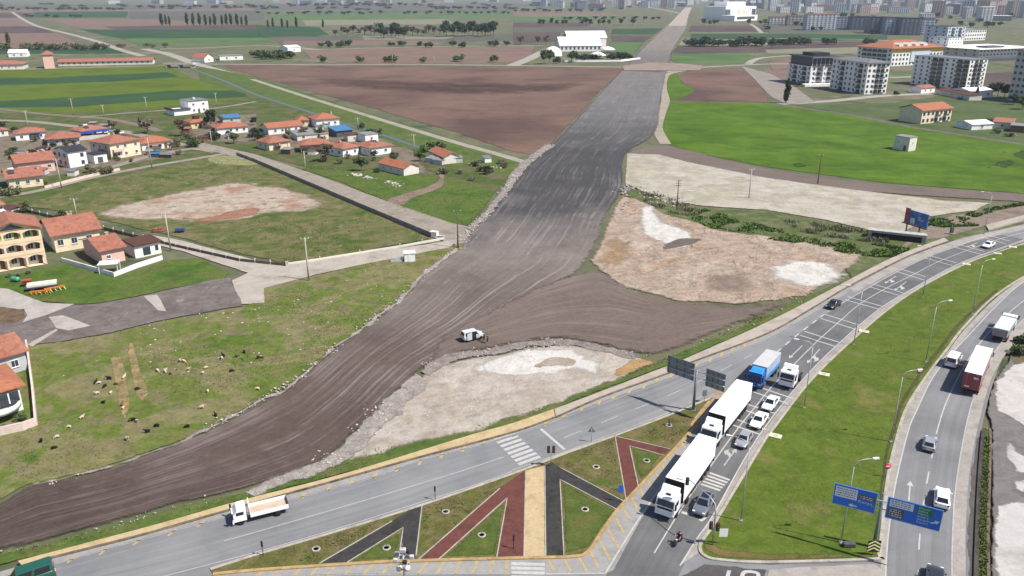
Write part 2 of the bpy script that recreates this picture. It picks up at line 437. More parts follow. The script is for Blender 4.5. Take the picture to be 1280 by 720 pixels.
# --- middle fields
sheet('field', '-40,88 60,86 207,82 240,97 305,117 322,125 260,131 140,140 60,142 -40,134', m_olive, jit=0.5, feather=2, label='olive green crop field in striped bands', cat='field')
m_teal = gmat('crop_teal', [A(58, 88, 58), A(64, 98, 62), A(70, 104, 60)], 40, 1.6, 0.12, streak=(0.04, 30, 2, 0.16), feather=2.0)
sheet('field', '-40,98 60,97 210,90 225,96 140,102 60,105 -40,108', m_teal, jit=0.6, feather=3, label='dark green band of crop in the olive field', cat='field')
sheet('field', '-20,127 90,122 220,113 302,113 312,121 200,126 90,134 -20,135', m_teal, jit=0.6, feather=3, label='lower dark green band of crop in the olive field', cat='field')
m_rough = gmat('rough_grass', [A(98, 108, 52), A(86, 112, 46), A(118, 116, 76), A(128, 118, 92)], 9, 0.7, 0.34, specks=((0.8, A(170, 160, 140), 0.66, 4.0),), feather=2.0)
m_verge = gmat('verge_grass', [A(84, 112, 46), A(104, 124, 58), A(122, 124, 72)], 7, 0.6, 0.35, feather=1.0)
# village ground
sheet('village_ground', '-40,140 100,142 200,134 300,124 340,112 420,140 520,178 650,205 655,222 610,245 566,290 490,252 400,215 300,188 140,225 20,262 -40,270', m_rough, jit=0.8, feather=2, label='rough village ground between the houses', cat='ground')
m_lot = gmat('yard_dirt', [A(142, 128, 112), A(156, 142, 126), A(128, 118, 100)], 9, 0.7, 0.34, specks=((0.7, A(104, 116, 66), 0.52, 5.0), (0.6, A(186, 174, 158), 0.63, 3.0)), feather=4.0)
for q in ('-20,165 60,163 130,160 200,180 240,190 200,200 120,212 20,230 -20,235', '215,150 330,140 330,178 240,178', '325,155 440,145 500,180 500,200 420,196 330,185', '470,178 520,185 545,215 600,230 560,222 500,215'):
    sheet('yard', q, m_lot, jit=2.5, feather=5, label='bare trodden yard among the village houses', cat='yard')
# big brown field and the green strip along the canal
sheet('verge', '245,82 320,96 450,138 575,176 655,200 640,222 560,205 470,172 400,146 320,122 250,100', m_verge, jit=0.4, feather=1, label='green bank beside the canal and farm track', cat='verge')
sheet('field', '272,81 480,81.5 640,83 784,84 752,113 722,146 694,176 676,195 640,190 570,166 460,134 320,96', m_brown, jit=0.4, feather=2, label='large ploughed brown field left of the new road', cat='field')
m_brownband = gmat('ploughed_band', [A(100, 78, 70), A(112, 88, 80)], 50, 1.6, 0.14, streak=(0.10, 30, 2.2, 0.16), feather=20.0)
sheet('field', '340,93 500,98 640,103 760,97 740,116 640,122 480,117 400,112', m_brownband, jit=2, feather=45, label='damp darker band across the ploughed field', cat='field')
line('farm_track', '315,99 380,120 445,140 510,160 570,178 620,192 657,203', 4.2, nz(0.01), m_track, label='white gravel track along the ploughed field', cat='track')
m_water = NT('canal_water'); m_water = m_water.bsdf(A(112, 128, 138), 0.5, 0, 0.2)
line('canal_water', '240,86 280,101 320,118 375,136 425,153 470,166 524,184', 2.6, nz(0.01), m_water, label='narrow blue grey irrigation canal', cat='canal')
m_conc = gmat('concrete', [A(190, 182, 172), A(204, 196, 186), A(176, 168, 160)], 8, 0.7, 0.16, specks=((0.6, A(150, 142, 134), 0.62, 3.0),), cracks=0.18)
# right side fields
sheet('field', '833,94 848,92 852,104 870,113 852,123 834,126', m_bright, jit=0.5, feather=1, label='corner of bright green crop by the brown plot', cat='field')
sheet('field', '846,96 858,88 928,85 944,100 962,119 962,128 838,126 850,123 869,113 852,104', m_brown, jit=0.5, feather=2, label='small ploughed brown plot right of the new road', cat='field')
sheet('field', '958,126 1000,131 1120,128 1180,118 1300,132 1300,182 1200,170 1135,158 1060,143', gmat('meadow', [A(88, 104, 60), A(100, 118, 70), A(112, 122, 84)], 24, 1.2, 0.25, specks=((0.7, A(140, 130, 108), 0.62, 12.0),), feather=3.0), jit=0.6, feather=3, label='grass meadow around the two storey block', cat='field')
sheet('field', '838,127 960,129 1060,142 1135,158 1300,184 1300,244 1280,242 1110,229 960,209 872,192 832,180 826,171 830,150', m_bright, jit=0.4, feather=1, label='large bright green crop field right of the new road', cat='field')
m_wet = gmat('crop_dark_patch', [A(58, 88, 28), A(70, 100, 30)], 6, 0.8, 0.4, feather=3.0)
for q in ('1238,204 1256,198 1272,203 1262,210 1246,209', '1258,192 1276,187 1296,192 1292,201 1270,198', '1246,190 1256,187 1260,190 1250,193', '1226,208 1240,206 1242,210 1230,211', '985,205 1000,203 1012,207 998,210'): sheet('crop_patch', q, m_wet, jit=1.5, feather=4, smooth=True, label='darker weedy patch in the bright crop', cat='field')
for q in ('846,140 960,146 1080,160 1290,200', '836,150 960,158 1090,174 1290,214', '832,160 960,172 1100,191 1290,228', '834,170 960,188 1100,208 1290,237'): line('tramline', q, 0.7, nz(), gmat('tramline', [A(74, 102, 20), A(92, 122, 34)], 8, 0.8, 0.4), label='faint wheel line through the bright crop', cat='wheel line')
line('path', '962,130 1060,143 1135,158 1290,182', 5, nz(0.01), gmat('path_grey', [A(120, 116, 104), A(138, 132, 120)], 8, 1, 0.3, specks=((0.7, A(90, 104, 62), 0.55, 3.0),)), label='grey dirt path along the edge of the bright crop', cat='path')
sheet('parking_area', '925,82 965,92 1000,112 1020,127 985,131 965,122 945,102', gmat('parking', [A(168, 158, 150), A(180, 170, 162)], 12, 1, 0.2, feather=2.0), jit=0.5, feather=1.5, label='pale unpaved parking ground by the dark roofed block', cat='yard')
# pale berm along the right edge of the new road
line('sand_berm', '878,84 850,89 833,94 829,110 832,125 827,140 822,160 832,180', 5.0, nz(0.01), m_trackfar, label='pale sandy berm beside the new road', cat='berm')

# --- left pastures
m_past = gmat('pasture', [A(102, 128, 40), A(134, 136, 76), A(112, 134, 50), A(154, 146, 104), A(142, 138, 86), A(120, 132, 60)], 15, 0.5, 0.34, mid=(4.0, A(142, 134, 98), 0.5), spread=(0.34, 0.66), specks=((0.8, A(196, 184, 160), 0.66, 3.0), (0.6, A(88, 114, 34), 0.58, 9.0), (0.5, A(152, 130, 108), 0.6, 6.0)), feather=1.2, bump=0.6)
m_past2 = gmat('lawn', [A(80, 112, 38), A(100, 126, 48), A(114, 126, 62)], 10, 0.5, 0.36, mid=(7.0, A(116, 116, 70), 0.55), specks=((0.5, A(130, 120, 80), 0.66, 4.0),), feather=1.0, bump=0.6)
m_parcel = gmat('parcel_grass', [A(84, 108, 40), A(112, 120, 62), A(136, 130, 88), A(96, 114, 48), A(140, 130, 92)], 16, 0.6, 0.32, mid=(6.0, A(146, 136, 98), 0.52), specks=((0.8, A(186, 172, 144), 0.64, 6.0), (0.6, A(78, 102, 40), 0.58, 9.0)), feather=1.5, bump=0.6)
sheet('pasture', '-60,420 37,431 125,419 205,400 305,382 330,357 395,343 460,328 562,308 590,290 622,256 560,345 500,375 450,412 425,430 360,482 320,505 245,545 175,570 112,592 32,608 -60,660', m_past, jit=0.5, feather=1.2, label='grazed pasture left of the new dirt road', cat='pasture')
sheet('pasture', '20,258 100,233 175,214 240,200 298,192 360,218 460,262 541,298 470,312 362,330 300,318 220,297 130,276 60,262', m_parcel, jit=0.5, feather=1.5, label='fenced grass parcel with a pale scar', cat='pasture')
sheet('pasture', '355,206 400,212 460,212 560,222 600,232 622,238 606,262 585,285 566,290 520,272 480,252 420,226', m_past2, jit=0.5, feather=2, label='green grass lot between village and new road', cat='pasture')
sheet('dirt_path', '482,250 510,240 535,232 548,224 545,214 556,216 556,230 545,238 520,246 500,258', gmat('path_dirt', [A(170, 148, 128), A(150, 130, 116)], 5, 0.6, 0.3, feather=1.2), jit=0.6, feather=1.2, smooth=True, label='trodden dirt path across the grass lot', cat='path')
m_scar = gmat('scar', [A(194, 174, 154), A(214, 200, 184), A(202, 178, 158), A(186, 150, 126)], 9, 0.6, 0.3, specks=((0.8, A(118, 122, 74), 0.58, 5.0),), feather=6.0)
sheet('bare_earth', '118,266 160,252 230,236 300,226 350,232 380,240 415,252 380,268 340,268 310,276 250,280 190,278 140,276', m_scar, jit=2.5, feather=7, smooth=True, label='pinkish scar of bare earth in the fenced parcel', cat='bare earth')
sheet('bare_earth', '210,272 260,268 310,258 330,262 310,272 250,279', gmat('scar_red', [A(176, 124, 96), A(190, 142, 116)], 6, 0.6, 0.3, feather=4.0), jit=2, feather=5, smooth=True, label='reddish streak in the bare earth scar', cat='bare earth')
sheet('bare_earth', '255,196 300,194 330,204 300,208 262,204', gmat('scar_yellow', [A(176, 174, 120), A(160, 160, 104), A(186, 180, 140)], 6, 0.6, 0.3, feather=4.0), jit=2, feather=4, smooth=True, label='yellowish dry patch at the corner of the parcel', cat='bare earth')
sheet('pasture', '-60,345 20,342 60,333 80,328 143,346 205,325 250,322 288,340 280,349 222,359 170,371 125,379 90,381 40,376 -60,352', m_past2, jit=0.4, feather=0.8, label='bright green lawn below the walled yard', cat='lawn')
m_straw = gmat('straw_soil', [A(196, 168, 124), A(172, 150, 108), A(150, 140, 88)], 3, 0.4, 0.4, specks=((0.8, A(110, 122, 62), 0.52, 1.6),), feather=0.6)
sheet('tilled_bed', '137,447 152,441 159,470 164,498 160,522 156,530 148,512 142,478', m_straw, jit=0.15, feather=0.5, label='straw coloured tilled bed in the pasture, left half', cat='bare earth')
sheet('tilled_bed', '158,440 160,428 168,428 176,460 187,492 176,504 168,492 163,466', m_straw, jit=0.15, feather=0.5, label='straw coloured tilled bed in the pasture, right half', cat='bare earth')
# village roads
m_vroad = gmat('village_road', [A(176, 166, 152), A(188, 176, 162), A(164, 154, 142)], 8, 0.6, 0.2, specks=((0.5, A(140, 128, 114), 0.6, 2.5),), feather=0)
line('road', '-20,248 40,240 110,223 180,209 240,199 300,189', 3.6, nz(0.01), m_vroad, label='narrow concrete lane above the fenced parcel', cat='road')
line('road', '-20,150 40,152 110,160 150,164 190,172 230,182', 5.0, nz(0.01), m_vroad, label='pale village street behind the red roofs', cat='road')
line('road', '-20,134 60,143 130,148 180,158 200,164', 4.5, nz(0.01), gmat('vroad_brown', [A(158, 146, 128), A(146, 136, 118)], 8, 0.8, 0.2), label='brown dirt road under the striped field', cat='road')
line('road', '100,147 150,142 220,137 262,136 320,127', 3.0, nz(0.01), m_vroad, label='thin lane along the striped field to the white villa', cat='road')
line('road', '118,214 150,206 176,198 200,193 240,186 270,190', 4.0, nz(0.01), m_vroad, label='grey lane in front of the yellow house', cat='road')
sheet('road', '236,181 252,178 320,193 400,220 482,251 565,279 590,284 585,300 572,307 540,296 460,262 390,232 320,203 270,190', m_vroad, nz(0.01), jit=0.15, label='straight concrete village road beside the retaining wall', cat='road')
sheet('road', '575,298 530,306 450,316 362,331 320,325 220,299 190,294 195,306 225,313 310,341 290,350 300,380 330,378 330,360 395,343 450,331 562,309', gmat('vroad_pale', [A(206, 196, 184), A(216, 206, 194), A(190, 180, 168)], 10, 0.6, 0.14, specks=((0.5, A(160, 148, 134), 0.62, 3.0),)), nz(0.01), jit=0.2, label='pale concrete road meeting the village lane', cat='road')
m_oldasph = gmat('old_asphalt', [A(126, 116, 112), A(140, 130, 126), A(152, 143, 138)], 5, 0.4, 0.22, specks=((0.75, A(186, 176, 170), 0.6, 4.0), (0.7, A(108, 98, 96), 0.6, 3.0)), feather=0.7, cracks=0.3)
sheet('road', '-60,392 -60,455 0,441 37,431 70,428 125,419 205,400 305,382 296,364 290,346 262,350 222,359 170,371 125,379 91,381 60,386', m_oldasph, nz(0.01), jit=0.3, feather=0.7, label='worn grey village road with pale patches', cat='road')
m_slab = gmat('white_slab', [A(206, 198, 190), A(216, 208, 200), A(196, 188, 180)], 6, 0.5, 0.12, specks=((0.6, A(170, 160, 152), 0.62, 2.0),))
for q, lb in (('61,396 78,394 90,398 113,407 85,413 70,410', 'grey white concrete patch in the worn road'), ('180,370 197,368 204,381 208,389 198,388 188,378', 'pale patch of broken concrete in the worn road'),
              ('-30,358 10,361 30,369 58,379 93,380 60,393 28,403 34,394 30,386 12,388 -30,378', 'pale concrete apron at the lawn corner'), ('70,411 72,413 40,433 33,431', 'narrow pale concrete strip by the red roof')):
    sheet('concrete_patch', q, m_slab, nz(0.006), jit=0.12, label=lb, cat='concrete')
sheet('bare_earth', '-30,382 10,384 30,386 33,396 20,404 -30,408', gmat('heap_brown', [A(120, 100, 84), A(140, 116, 92), A(104, 92, 84)], 4, 0.5, 0.3, feather=1.0), jit=0.4, feather=0.8, label='brown earth beside the concrete apron', cat='bare earth')

# --- quarry patches and cream sand
m_sand = gmat('cream_sand', [A(202, 194, 174), A(218, 210, 194), A(194, 186, 168), A(214, 204, 182)], 20, 0.8, 0.22, dist=0.1, mid=(8.0, A(224, 218, 206), 0.54), streak=(-0.15, 8, 3.0, 0.16), specks=((0.35, A(160, 148, 128), 0.6, 8.0),), feather=1.5)
m_tan = gmat('quarry_tan', [A(192, 164, 140), A(204, 181, 162), A(194, 172, 154), A(214, 193, 175)], 14, 0.7, 0.3, dist=0.1, mid=(9.0, A(206, 190, 174), 0.53), streak=(0.25, 5, 1.4, 0.3), specks=((0.6, A(164, 134, 112), 0.6, 3.0), (0.5, A(222, 210, 196), 0.62, 4.0)), feather=2.5, mound=(7.0, 2.2))
m_white = gmat('white_spoil', [A(240, 235, 228), A(250, 246, 240), A(226, 218, 210)], 7, 0.5, 0.14, specks=((0.5, A(200, 186, 174), 0.62, 2.0),), feather=4.0, mound=(4.0, 0.6))
m_greyspoil = gmat('grey_spoil', [A(150, 142, 136), A(166, 156, 150), A(132, 124, 120)], 6, 0.5, 0.25, feather=3.0)
sheet('verge', '775,236 820,238 850,256 900,262 960,262 1060,282 1110,291 1150,298 1300,258 1300,300 1140,340 1000,385 960,392 1000,372 1060,350 1050,320 960,300 800,262', gmat('drain_verge', [A(92, 112, 56), A(110, 122, 72), A(140, 136, 108)], 5, 0.5, 0.35, feather=1.5), jit=0.5, feather=1.5, label='weedy drain bank', cat='verge')
sheet('sand_ground', '783,191 825,193 860,202 960,222 1070,237 1180,250 1240,253 1222,263 1165,271 1130,292 1100,291 1030,275 960,263 880,258 830,250 800,238 780,229', m_sand, jit=0.5, feather=1.5, label='levelled cream sand ground by the dirt road', cat='sand')
sheet('quarry_ground', '777,244 800,248 835,268 870,276 900,288 960,294 1030,305 1085,318 1068,335 1040,352 1010,372 960,377 915,381 850,378 780,360 748,340 735,324 748,300 760,270', m_tan, jit=0.8, feather=2.2, label='dug tan and orange quarry ground', cat='quarry')
sheet('quarry_ground', '748,300 765,290 790,300 800,320 780,330 750,334 738,325', gmat('orange_spoil', [A(212, 176, 134), A(204, 168, 128), A(194, 160, 128)], 6, 0.5, 0.25, streak=(0.5, 10, 0.8, 0.25), feather=9.0), jit=2, feather=6, smooth=True, label='orange face of the dug ground', cat='quarry')
sheet('quarry_ground', '794,262 815,256 836,278 872,292 860,312 816,304 800,286', m_white, jit=1.5, feather=4, smooth=True, label='white spoil streak in the quarry', cat='quarry')
sheet('quarry_ground', '826,308 845,298 876,298 872,304 850,309 830,312', gmat('wet_spoil', [A(120, 110, 102), A(134, 122, 112)], 4, 0.5, 0.2, feather=2.0), jit=0.6, feather=1.5, smooth=True, label='dark damp strip in the quarry', cat='quarry')
sheet('quarry_ground', '950,334 980,324 1020,323 1058,332 1068,346 1040,360 1000,361 960,350', m_white, jit=3, feather=6, smooth=True, label='white lime patch at the right of the quarry', cat='quarry')
sheet('quarry_ground', '870,340 940,334 960,350 940,366 880,366', gmat('tan_spoil', [A(176, 156, 142), A(166, 146, 132)], 6, 0.5, 0.25, feather=9.0), jit=2, feather=9, smooth=True, label='grey patch low in the quarry', cat='quarry')
sheet('dirt_track', '1160,282 1190,268 1230,266 1300,252 1300,270 1240,280 1180,298 1150,300 1140,306 1110,322 1120,310', gmat('track_brown', [A(150, 136, 122), A(168, 152, 138), A(136, 124, 110)], 6, 0.6, 0.25, feather=1.5), jit=0.4, feather=1.2, label='brown dirt access by the billboard', cat='track')
# --- near quarry patch between dirt road and highway
m_pit = gmat('pit_sand', [A(208, 196, 182), A(220, 209, 197), A(198, 185, 170), A(214, 202, 188)], 12, 0.5, 0.2, dist=0.15, mid=(5.0, A(196, 180, 164), 0.56), streak=(0.3, 9, 1.0, 0.14), specks=((0.4, A(168, 152, 138), 0.62, 3.0), (0.5, A(226, 220, 212), 0.63, 4.0)), feather=2.5, mound=(5.0, 0.7))
sheet('verge', '-60,700 0,691 95,669 212,636 320,610 405,580 470,560 590,535 700,500 825,452 845,441 905,417 1000,373 1065,346 1130,315 1150,318 1060,362 960,404 835,458 757,486 640,534 520,568 320,622 180,662 60,694 22,702 -60,722', m_verge, jit=0.3, feather=0.8, label='weedy strip above the highway pavement', cat='verge')
sheet('pit_ground', '404,580 445,548 465,528 490,505 515,478 535,458 570,450 640,438 702,428 760,437 806,447 822,454 770,478 690,508 600,540 520,556 460,572', m_pit, jit=0.6, feather=1.8, label='pale levelled pit ground beside the highway', cat='quarry')
sheet('pit_ground', '586,466 600,450 640,438 700,434 725,437 745,448 758,454 752,470 735,472 715,462 690,470 650,472 620,470', m_white, jit=1.2, feather=2.6, smooth=True, label='bright white spoil on the pit ground', cat='quarry')
sheet('pit_ground', '768,462 785,450 812,449 818,455 790,466 770,472', gmat('orange_pit', [A(206, 170, 118), A(196, 156, 106)], 5, 0.5, 0.25, feather=2.0), jit=0.6, feather=1.5, smooth=True, label='orange soil at the tip of the pit', cat='quarry')
sheet('pit_ground', '664,455 690,446 722,448 716,458 690,458 675,462', gmat('spoil_swirl', [A(184, 166, 146), A(206, 192, 176)], 3, 0.4, 0.25, feather=1.0), jit=0.8, feather=1.2, smooth=True, label='tan tyre swirl in the white spoil', cat='quarry')

# ------------------------------------------------------------------ the new dirt road
def roadmat(name, stops, streaks, feather=1.0, light=A(186, 176, 172), dark=A(92, 84, 84)):
    t = NT(name); pos = t.n('NewGeometry').outputs['Position']
    uv = t.n('UVMap').outputs[0]; sp = t.n('SeparateXYZ'); t.l(pos, sp.inputs[0])
    su = t.n('SeparateXYZ'); t.l(uv, su.inputs[0])
    # soil changes along the road, blurred by noise
    yy = t.math('ADD', t.math('MULTIPLY', sp.outputs[1], 1 / 1000.0), t.math('MULTIPLY', t.math('SUBTRACT', t.noise(pos, 1 / 30.0, 5, 0.6), 0.5), 0.13))
    col = t.ramp(yy, stops)
    big = t.noise(pos, 1 / 16.0, 8, 0.7, 0.5)
    g = t.math('ADD', 1.0, t.math('MULTIPLY', t.math('SUBTRACT', big, 0.5), 0.85))
    wv = t.n('VectorMath', operation='ADD'); wn = t.n('TexNoise'); wn.inputs['Scale'].default_value = 1 / 25.0
    t.l(pos, wn.inputs['Vector']); t.l(uv, wv.inputs[0])
    wm = t.n('VectorMath', operation='MULTIPLY'); t.l(wn.outputs['Color'], wm.inputs[0]); wm.inputs[1].default_value = (0.05, 0.0, 0)
    t.l(wm.outputs[0], wv.inputs[1]); uv2 = wv.outputs[0]
    for k, (us, vs, amt) in enumerate(streaks):
        n_ = t.noise(t.mapv(uv2, 0, (us, vs, 1), (k * 3.3, k * 7.7, 0)), 1.0, 4, 0.6)
        g = t.math('ADD', g, t.math('MULTIPLY', t.math('SUBTRACT', n_, 0.5), amt))
    fine = t.noise(pos, 1 / 0.7, 5, 0.75)
    g = t.math('ADD', g, t.math('MULTIPLY', t.math('SUBTRACT', fine, 0.5), 1.0))
    gc = t.n('CombineColor'); [t.l(g, gc.inputs[i]) for i in range(3)]
    col = t.mix(1.0, col, gc.outputs[0], 'MULTIPLY')
    # dusty wheel tracks
    n1 = t.noise(t.mapv(uv2, 0, (34, 0.012, 1), (5, 1, 0)), 1.0, 5, 0.62)
    n2 = t.noise(pos, 1 / 22.0, 4, 0.6)
    msk = t.math('MULTIPLY', t.step(n1, 0.49, 0.64), t.step(n2, 0.38, 0.6))
    col = t.mix(t.math('MULTIPLY', t.math('MULTIPLY', msk, t.ramp(yy, [(0.09, t.grey(0.45)), (0.14, t.grey(0.95)), (0.2, t.grey(0.95)), (0.25, t.grey(0.4)), (1.0, t.grey(0.45))])), 0.8), col, light)
    n4 = t.noise(t.mapv(uv2, 0.0016, (26, 0.02, 1), (9, 4, 0)), 1.0, 5, 0.66)
    col = t.mix(t.math('MULTIPLY', t.math('MULTIPLY', t.step(n4, 0.5, 0.7), t.step(t.noise(pos, 1 / 9.0, 5, 0.65), 0.42, 0.62)), 0.42), col, light)
    n3 = t.noise(t.mapv(uv2, 0, (18, 0.016, 1), (15, 3, 0)), 1.0, 4, 0.6)
    col = t.mix(t.math('MULTIPLY', t.step(n3, 0.56, 0.72), 0.32), col, dark)
    at = t.n('Attribute', attribute_name='edge').outputs['Fac']
    en = t.noise(pos, 1 / 3.0, 7, 0.72)
    al = t.math('MULTIPLY', t.math('SUBTRACT', t.math('ADD', t.math('MULTIPLY', at, 1.3), t.math('MULTIPLY', t.math('SUBTRACT', en, 0.5), 1.7)), 0.36), 2.4, True)
    return t.bsdf(col, 0.95, 0, 0.2, (fine, 0.5, 0.1), al)
gr = A(136, 132, 130)
m_dirt = roadmat('dirt_road', [(0.085, A(100, 84, 77)), (0.12, A(116, 99, 91)), (0.155, A(134, 121, 114)), (0.195, A(154, 142, 136)), (0.222, A(126, 119, 117)), (0.25, A(90, 88, 91)), (0.33, A(88, 87, 90)), (0.40, A(122, 120, 120)), (0.48, A(138, 135, 134)), (0.95, A(150, 142, 138))], [(50, 0.03, 0.24), (140, 0.05, 0.3), (8, 0.015, 0.25)])
m_branch = roadmat('dirt_branch', [(0.08, A(126, 110, 104)), (0.165, A(138, 122, 113)), (0.2, A(138, 124, 116))], [(40, 0.03, 0.24), (9, 0.02, 0.26)], light=A(164, 148, 138), dark=A(112, 97, 92))
m_sideroad = roadmat('dirt_side', [(0.0, A(138, 122, 114)), (0.5, A(140, 126, 118))], [(20, 0.04, 0.3)], light=A(146, 130, 122))
strip('dirt_road', '790,188 832,181 900,197 960,210 1110,230 1300,243', '783,192 825,196 862,206 960,224 1070,239 1300,254', m_sideroad, 0.22, 120, 6, 0.3, label='brown dirt track along the bright crop', cat='dirt road', feather=0.8)
strip('dirt_road', '-60,640 0,626 32,604 112,590 175,568 245,541 320,503 360,480 425,427 452,408 495,377 527,343 570,310 590,285 622,251 655,207 688,180 750,115 776,88',
      '-60,704 0,690 95,668 212,635 320,609 405,578 445,545 480,511 525,467 560,444 630,400 690,360 728,336 750,302 760,272 777,245 782,227 785,192 822,165 828,125 834,90',
      m_dirt, 0.30, 260, 14, 0.25, label='wide new dirt road running to the horizon', cat='dirt road', feather=2.2)
strip('dirt_road', '540,425 600,392 660,362 715,340 745,336 780,357 820,369 860,376 915,379 960,375 1009,370', '515,480 545,455 600,441 640,435 702,428 760,437 806,446 840,443 902,418 960,396 1007,374',
      m_branch, 0.308, 160, 12, 0.25, label='brown branch of the dirt road joining the highway', cat='dirt road', feather=5.0, fade=9)
strip('dirt_road', '776,88 790,72 805,57 831,33 846,19 855,10', '842,92 838,78 846,57 860,33 862,19 865,10', roadmat('dirt_far', [(0.0, gr), (0.75, A(140, 128, 122)), (0.85, A(138, 132, 130)), (1.0, A(160, 150, 142))], [(10, 0.01, 0.3)], light=A(190, 182, 172)), 0.33, 80, 8, 1.0, label='far end of the new dirt road', cat='dirt road', feather=2.0)
strip('dirt_road', '832,33 846,19 856,9', '859,33 862,19 866,9', roadmat('dirt_pale', [(0.0, A(206, 190, 174)), (1.0, A(206, 192, 178))], [(10, 0.01, 0.15)], light=A(220, 206, 192)), 0.36, 40, 6, 1.0, label='pale stretch at the far end of the new road', cat='dirt road', feather=2.0)
sheet('dirt_road', '780,88 778,82 810,78 850,79 880,82 876,88', gmat('crossing_dirt', [A(170, 150, 138), A(186, 168, 154)], 12, 1.5, 0.2, feather=2.0), 0.34, jit=0.8, feather=2.0, label='pinkish dirt crossing of the new road', cat='dirt road')

m_grav = gmat('gravel_edge', [A(196, 186, 178), A(180, 170, 163), A(206, 196, 188)], 5, 0.4, 0.4, specks=((0.8, A(120, 108, 100), 0.6, 0.7), (0.7, A(224, 218, 212), 0.62, 0.6)), feather=1.0, bump=1.0)
m_grav2 = gmat('gravel_grey', [A(164, 154, 148), A(178, 167, 160), A(150, 139, 133)], 5, 0.4, 0.4, specks=((0.8, A(108, 98, 92), 0.6, 0.7), (0.7, A(206, 198, 192), 0.62, 0.6)), feather=1.0, bump=1.0)
for l_, r_, m_, lb in (('300,610 398,573 438,541 474,505 516,463', '322,622 420,585 462,556 498,520 538,477', m_grav, 'pale gravel bank at the lower edge of the dirt road'), ('522,463 556,441 600,436 640,429 702,422 760,431 806,443', '536,471 566,453 606,446 640,440 702,433 754,442 794,453', m_grav2, 'grey gravel bank above the pit ground'),
        ('31,603 111,589 174,567 244,540 318,502 358,479 423,426 450,407 493,376 525,342 568,309', '37,609 117,594 181,572 250,545 325,506 364,483 429,430 456,411 499,380 531,346 574,313', m_grav, 'pale gravel lip at the left edge of the dirt road'), ('583,286 614,252 646,207 680,180', '592,290 626,254 660,210 694,182', m_grav2, 'grey gravel lip at the upper left edge of the dirt road')):
    strip('gravel_bank', l_, r_, m_, 0.316, 160, 8, 0.9, label=lb, cat='gravel', feather=1.6)
# ------------------------------------------------------------------ asphalt
def asph(name, cols, us=14, amt=0.22, patch=None):
    if name in MATS: return MATS[name]
    t = NT(name); pos = t.n('NewGeometry').outputs['Position']; uv = t.n('UVMap').outputs[0]
    big = t.noise(pos, 1 / 9.0, 7, 0.6, 0.4)
    col = t.ramp(big, [(0.36, cols[0]), (0.5, cols[1]), (0.64, cols[2])])
    n1 = t.noise(t.mapv(uv, 0, (us, 0.015, 1)), 1.0, 3, 0.6); n2 = t.noise(t.mapv(uv, 0, (us * 5, 0.04, 1), (3, 8, 0)), 1.0, 4, 0.6)
    f = t.noise(pos, 1 / 0.22, 4, 0.75)
    g = t.math('ADD', t.math('ADD', 1.0, t.math('MULTIPLY', t.math('SUBTRACT', n1, 0.5), amt * 2)),
               t.math('ADD', t.math('MULTIPLY', t.math('SUBTRACT', n2, 0.5), amt), t.math('MULTIPLY', t.math('SUBTRACT', f, 0.5), 0.3)))
    gc = t.n('CombineColor'); [t.l(g, gc.inputs[i]) for i in range(3)]
    col = t.mix(1.0, col, gc.outputs[0], 'MULTIPLY')
    # a few sealed cracks
    v = t.n('TexVoronoi', feature='DISTANCE_TO_EDGE'); v.inputs['Scale'].default_value = 0.07
    wn = t.n('TexNoise'); wn.inputs['Scale'].default_value = 0.3; wn.inputs['Detail'].default_value = 5
    wm = t.n('VectorMath', operation='MULTIPLY'); t.l(wn.outputs['Color'], wm.inputs[0]); wm.inputs[1].default_value = (7, 7, 0); t.l(pos, wn.inputs['Vector'])
    wv = t.n('VectorMath', operation='ADD'); t.l(pos, wv.inputs[0]); t.l(wm.outputs[0], wv.inputs[1]); t.l(wv.outputs[0], v.inputs['Vector'])
    col = t.mix(t.math('MULTIPLY', t.math('SUBTRACT', 1.0, t.step(v.outputs['Distance'], 0.0, 0.012)), 0.1), col, A(96, 94, 96))
    MATS[name] = t.bsdf(col, 0.85, 0, 0.35, (f, 0.25, 0.02)); return MATS[name]
m_asph = asph('asphalt', (A(150, 150, 152), A(160, 160, 162), A(170, 169, 170)), 9, 0.12)
m_asph1 = asph('asphalt_through', (A(150, 151, 155), A(160, 161, 164), A(168, 168, 170)), 10, 0.36)
m_asph2 = asph('asphalt_turning', (A(116, 116, 118), A(126, 126, 128), A(138, 137, 138)), 10, 0.34)
m_asph3 = asph('asphalt_right', (A(144, 144, 147), A(154, 154, 157), A(163, 163, 165)), 12, 0.32)
m_should = gmat('shoulder', [A(192, 184, 176), A(204, 196, 188), A(182, 174, 168)], 5, 0.4, 0.16, specks=((0.5, A(160, 152, 146), 0.62, 2.0),))
UP = '-90,740 60,698 180,668 282,639 420,601 520,573 640,541 757,495 835,467 865,453 960,417 1020,383 1062,358 1135,321 1200,298 1280,280 1340,266'
RT = '1340,292 1280,302 1230,318 1145,360 1100,391 1047,436 1000,481 960,546 893,647 876,672 872,686 881,698 920,704 960,706 1095,702 1101,698'
sheet('road', UP + ' ' + RT + ' 1101,800 -90,800', m_asph, ZR, jit=0, skirt=0.5, label='grey asphalt highway junction', cat='road', step=1.5)
strip('road', '-90,728 64,707 150,683 287,646 360,627 470,597 520,578 617,552 690,525 757,502 835,474 865,460 960,424 1020,391 1062,368',
      '-90,775 210,721 320,690 527,628 640,589 700,566 772,540 835,516 880,493 930,462 977,436 1032,393 1064,371', m_asph1, ZR + 0.004, 160, 4, 0, label='blue grey through lanes of the near carriageway', cat='road')
strip('road', '757,720 805,640 865,556 915,510 977,436 1032,393 1085,360 1120,341 1157,323 1192,310 1245,292',
      '848,720 870,676 893,641 947,548 1001,478 1045,433 1100,386 1142,360 1192,333 1229,318 1280,299', m_asph2, ZR + 0.008, 160, 4, 0, label='darker asphalt of the turning lanes', cat='road')
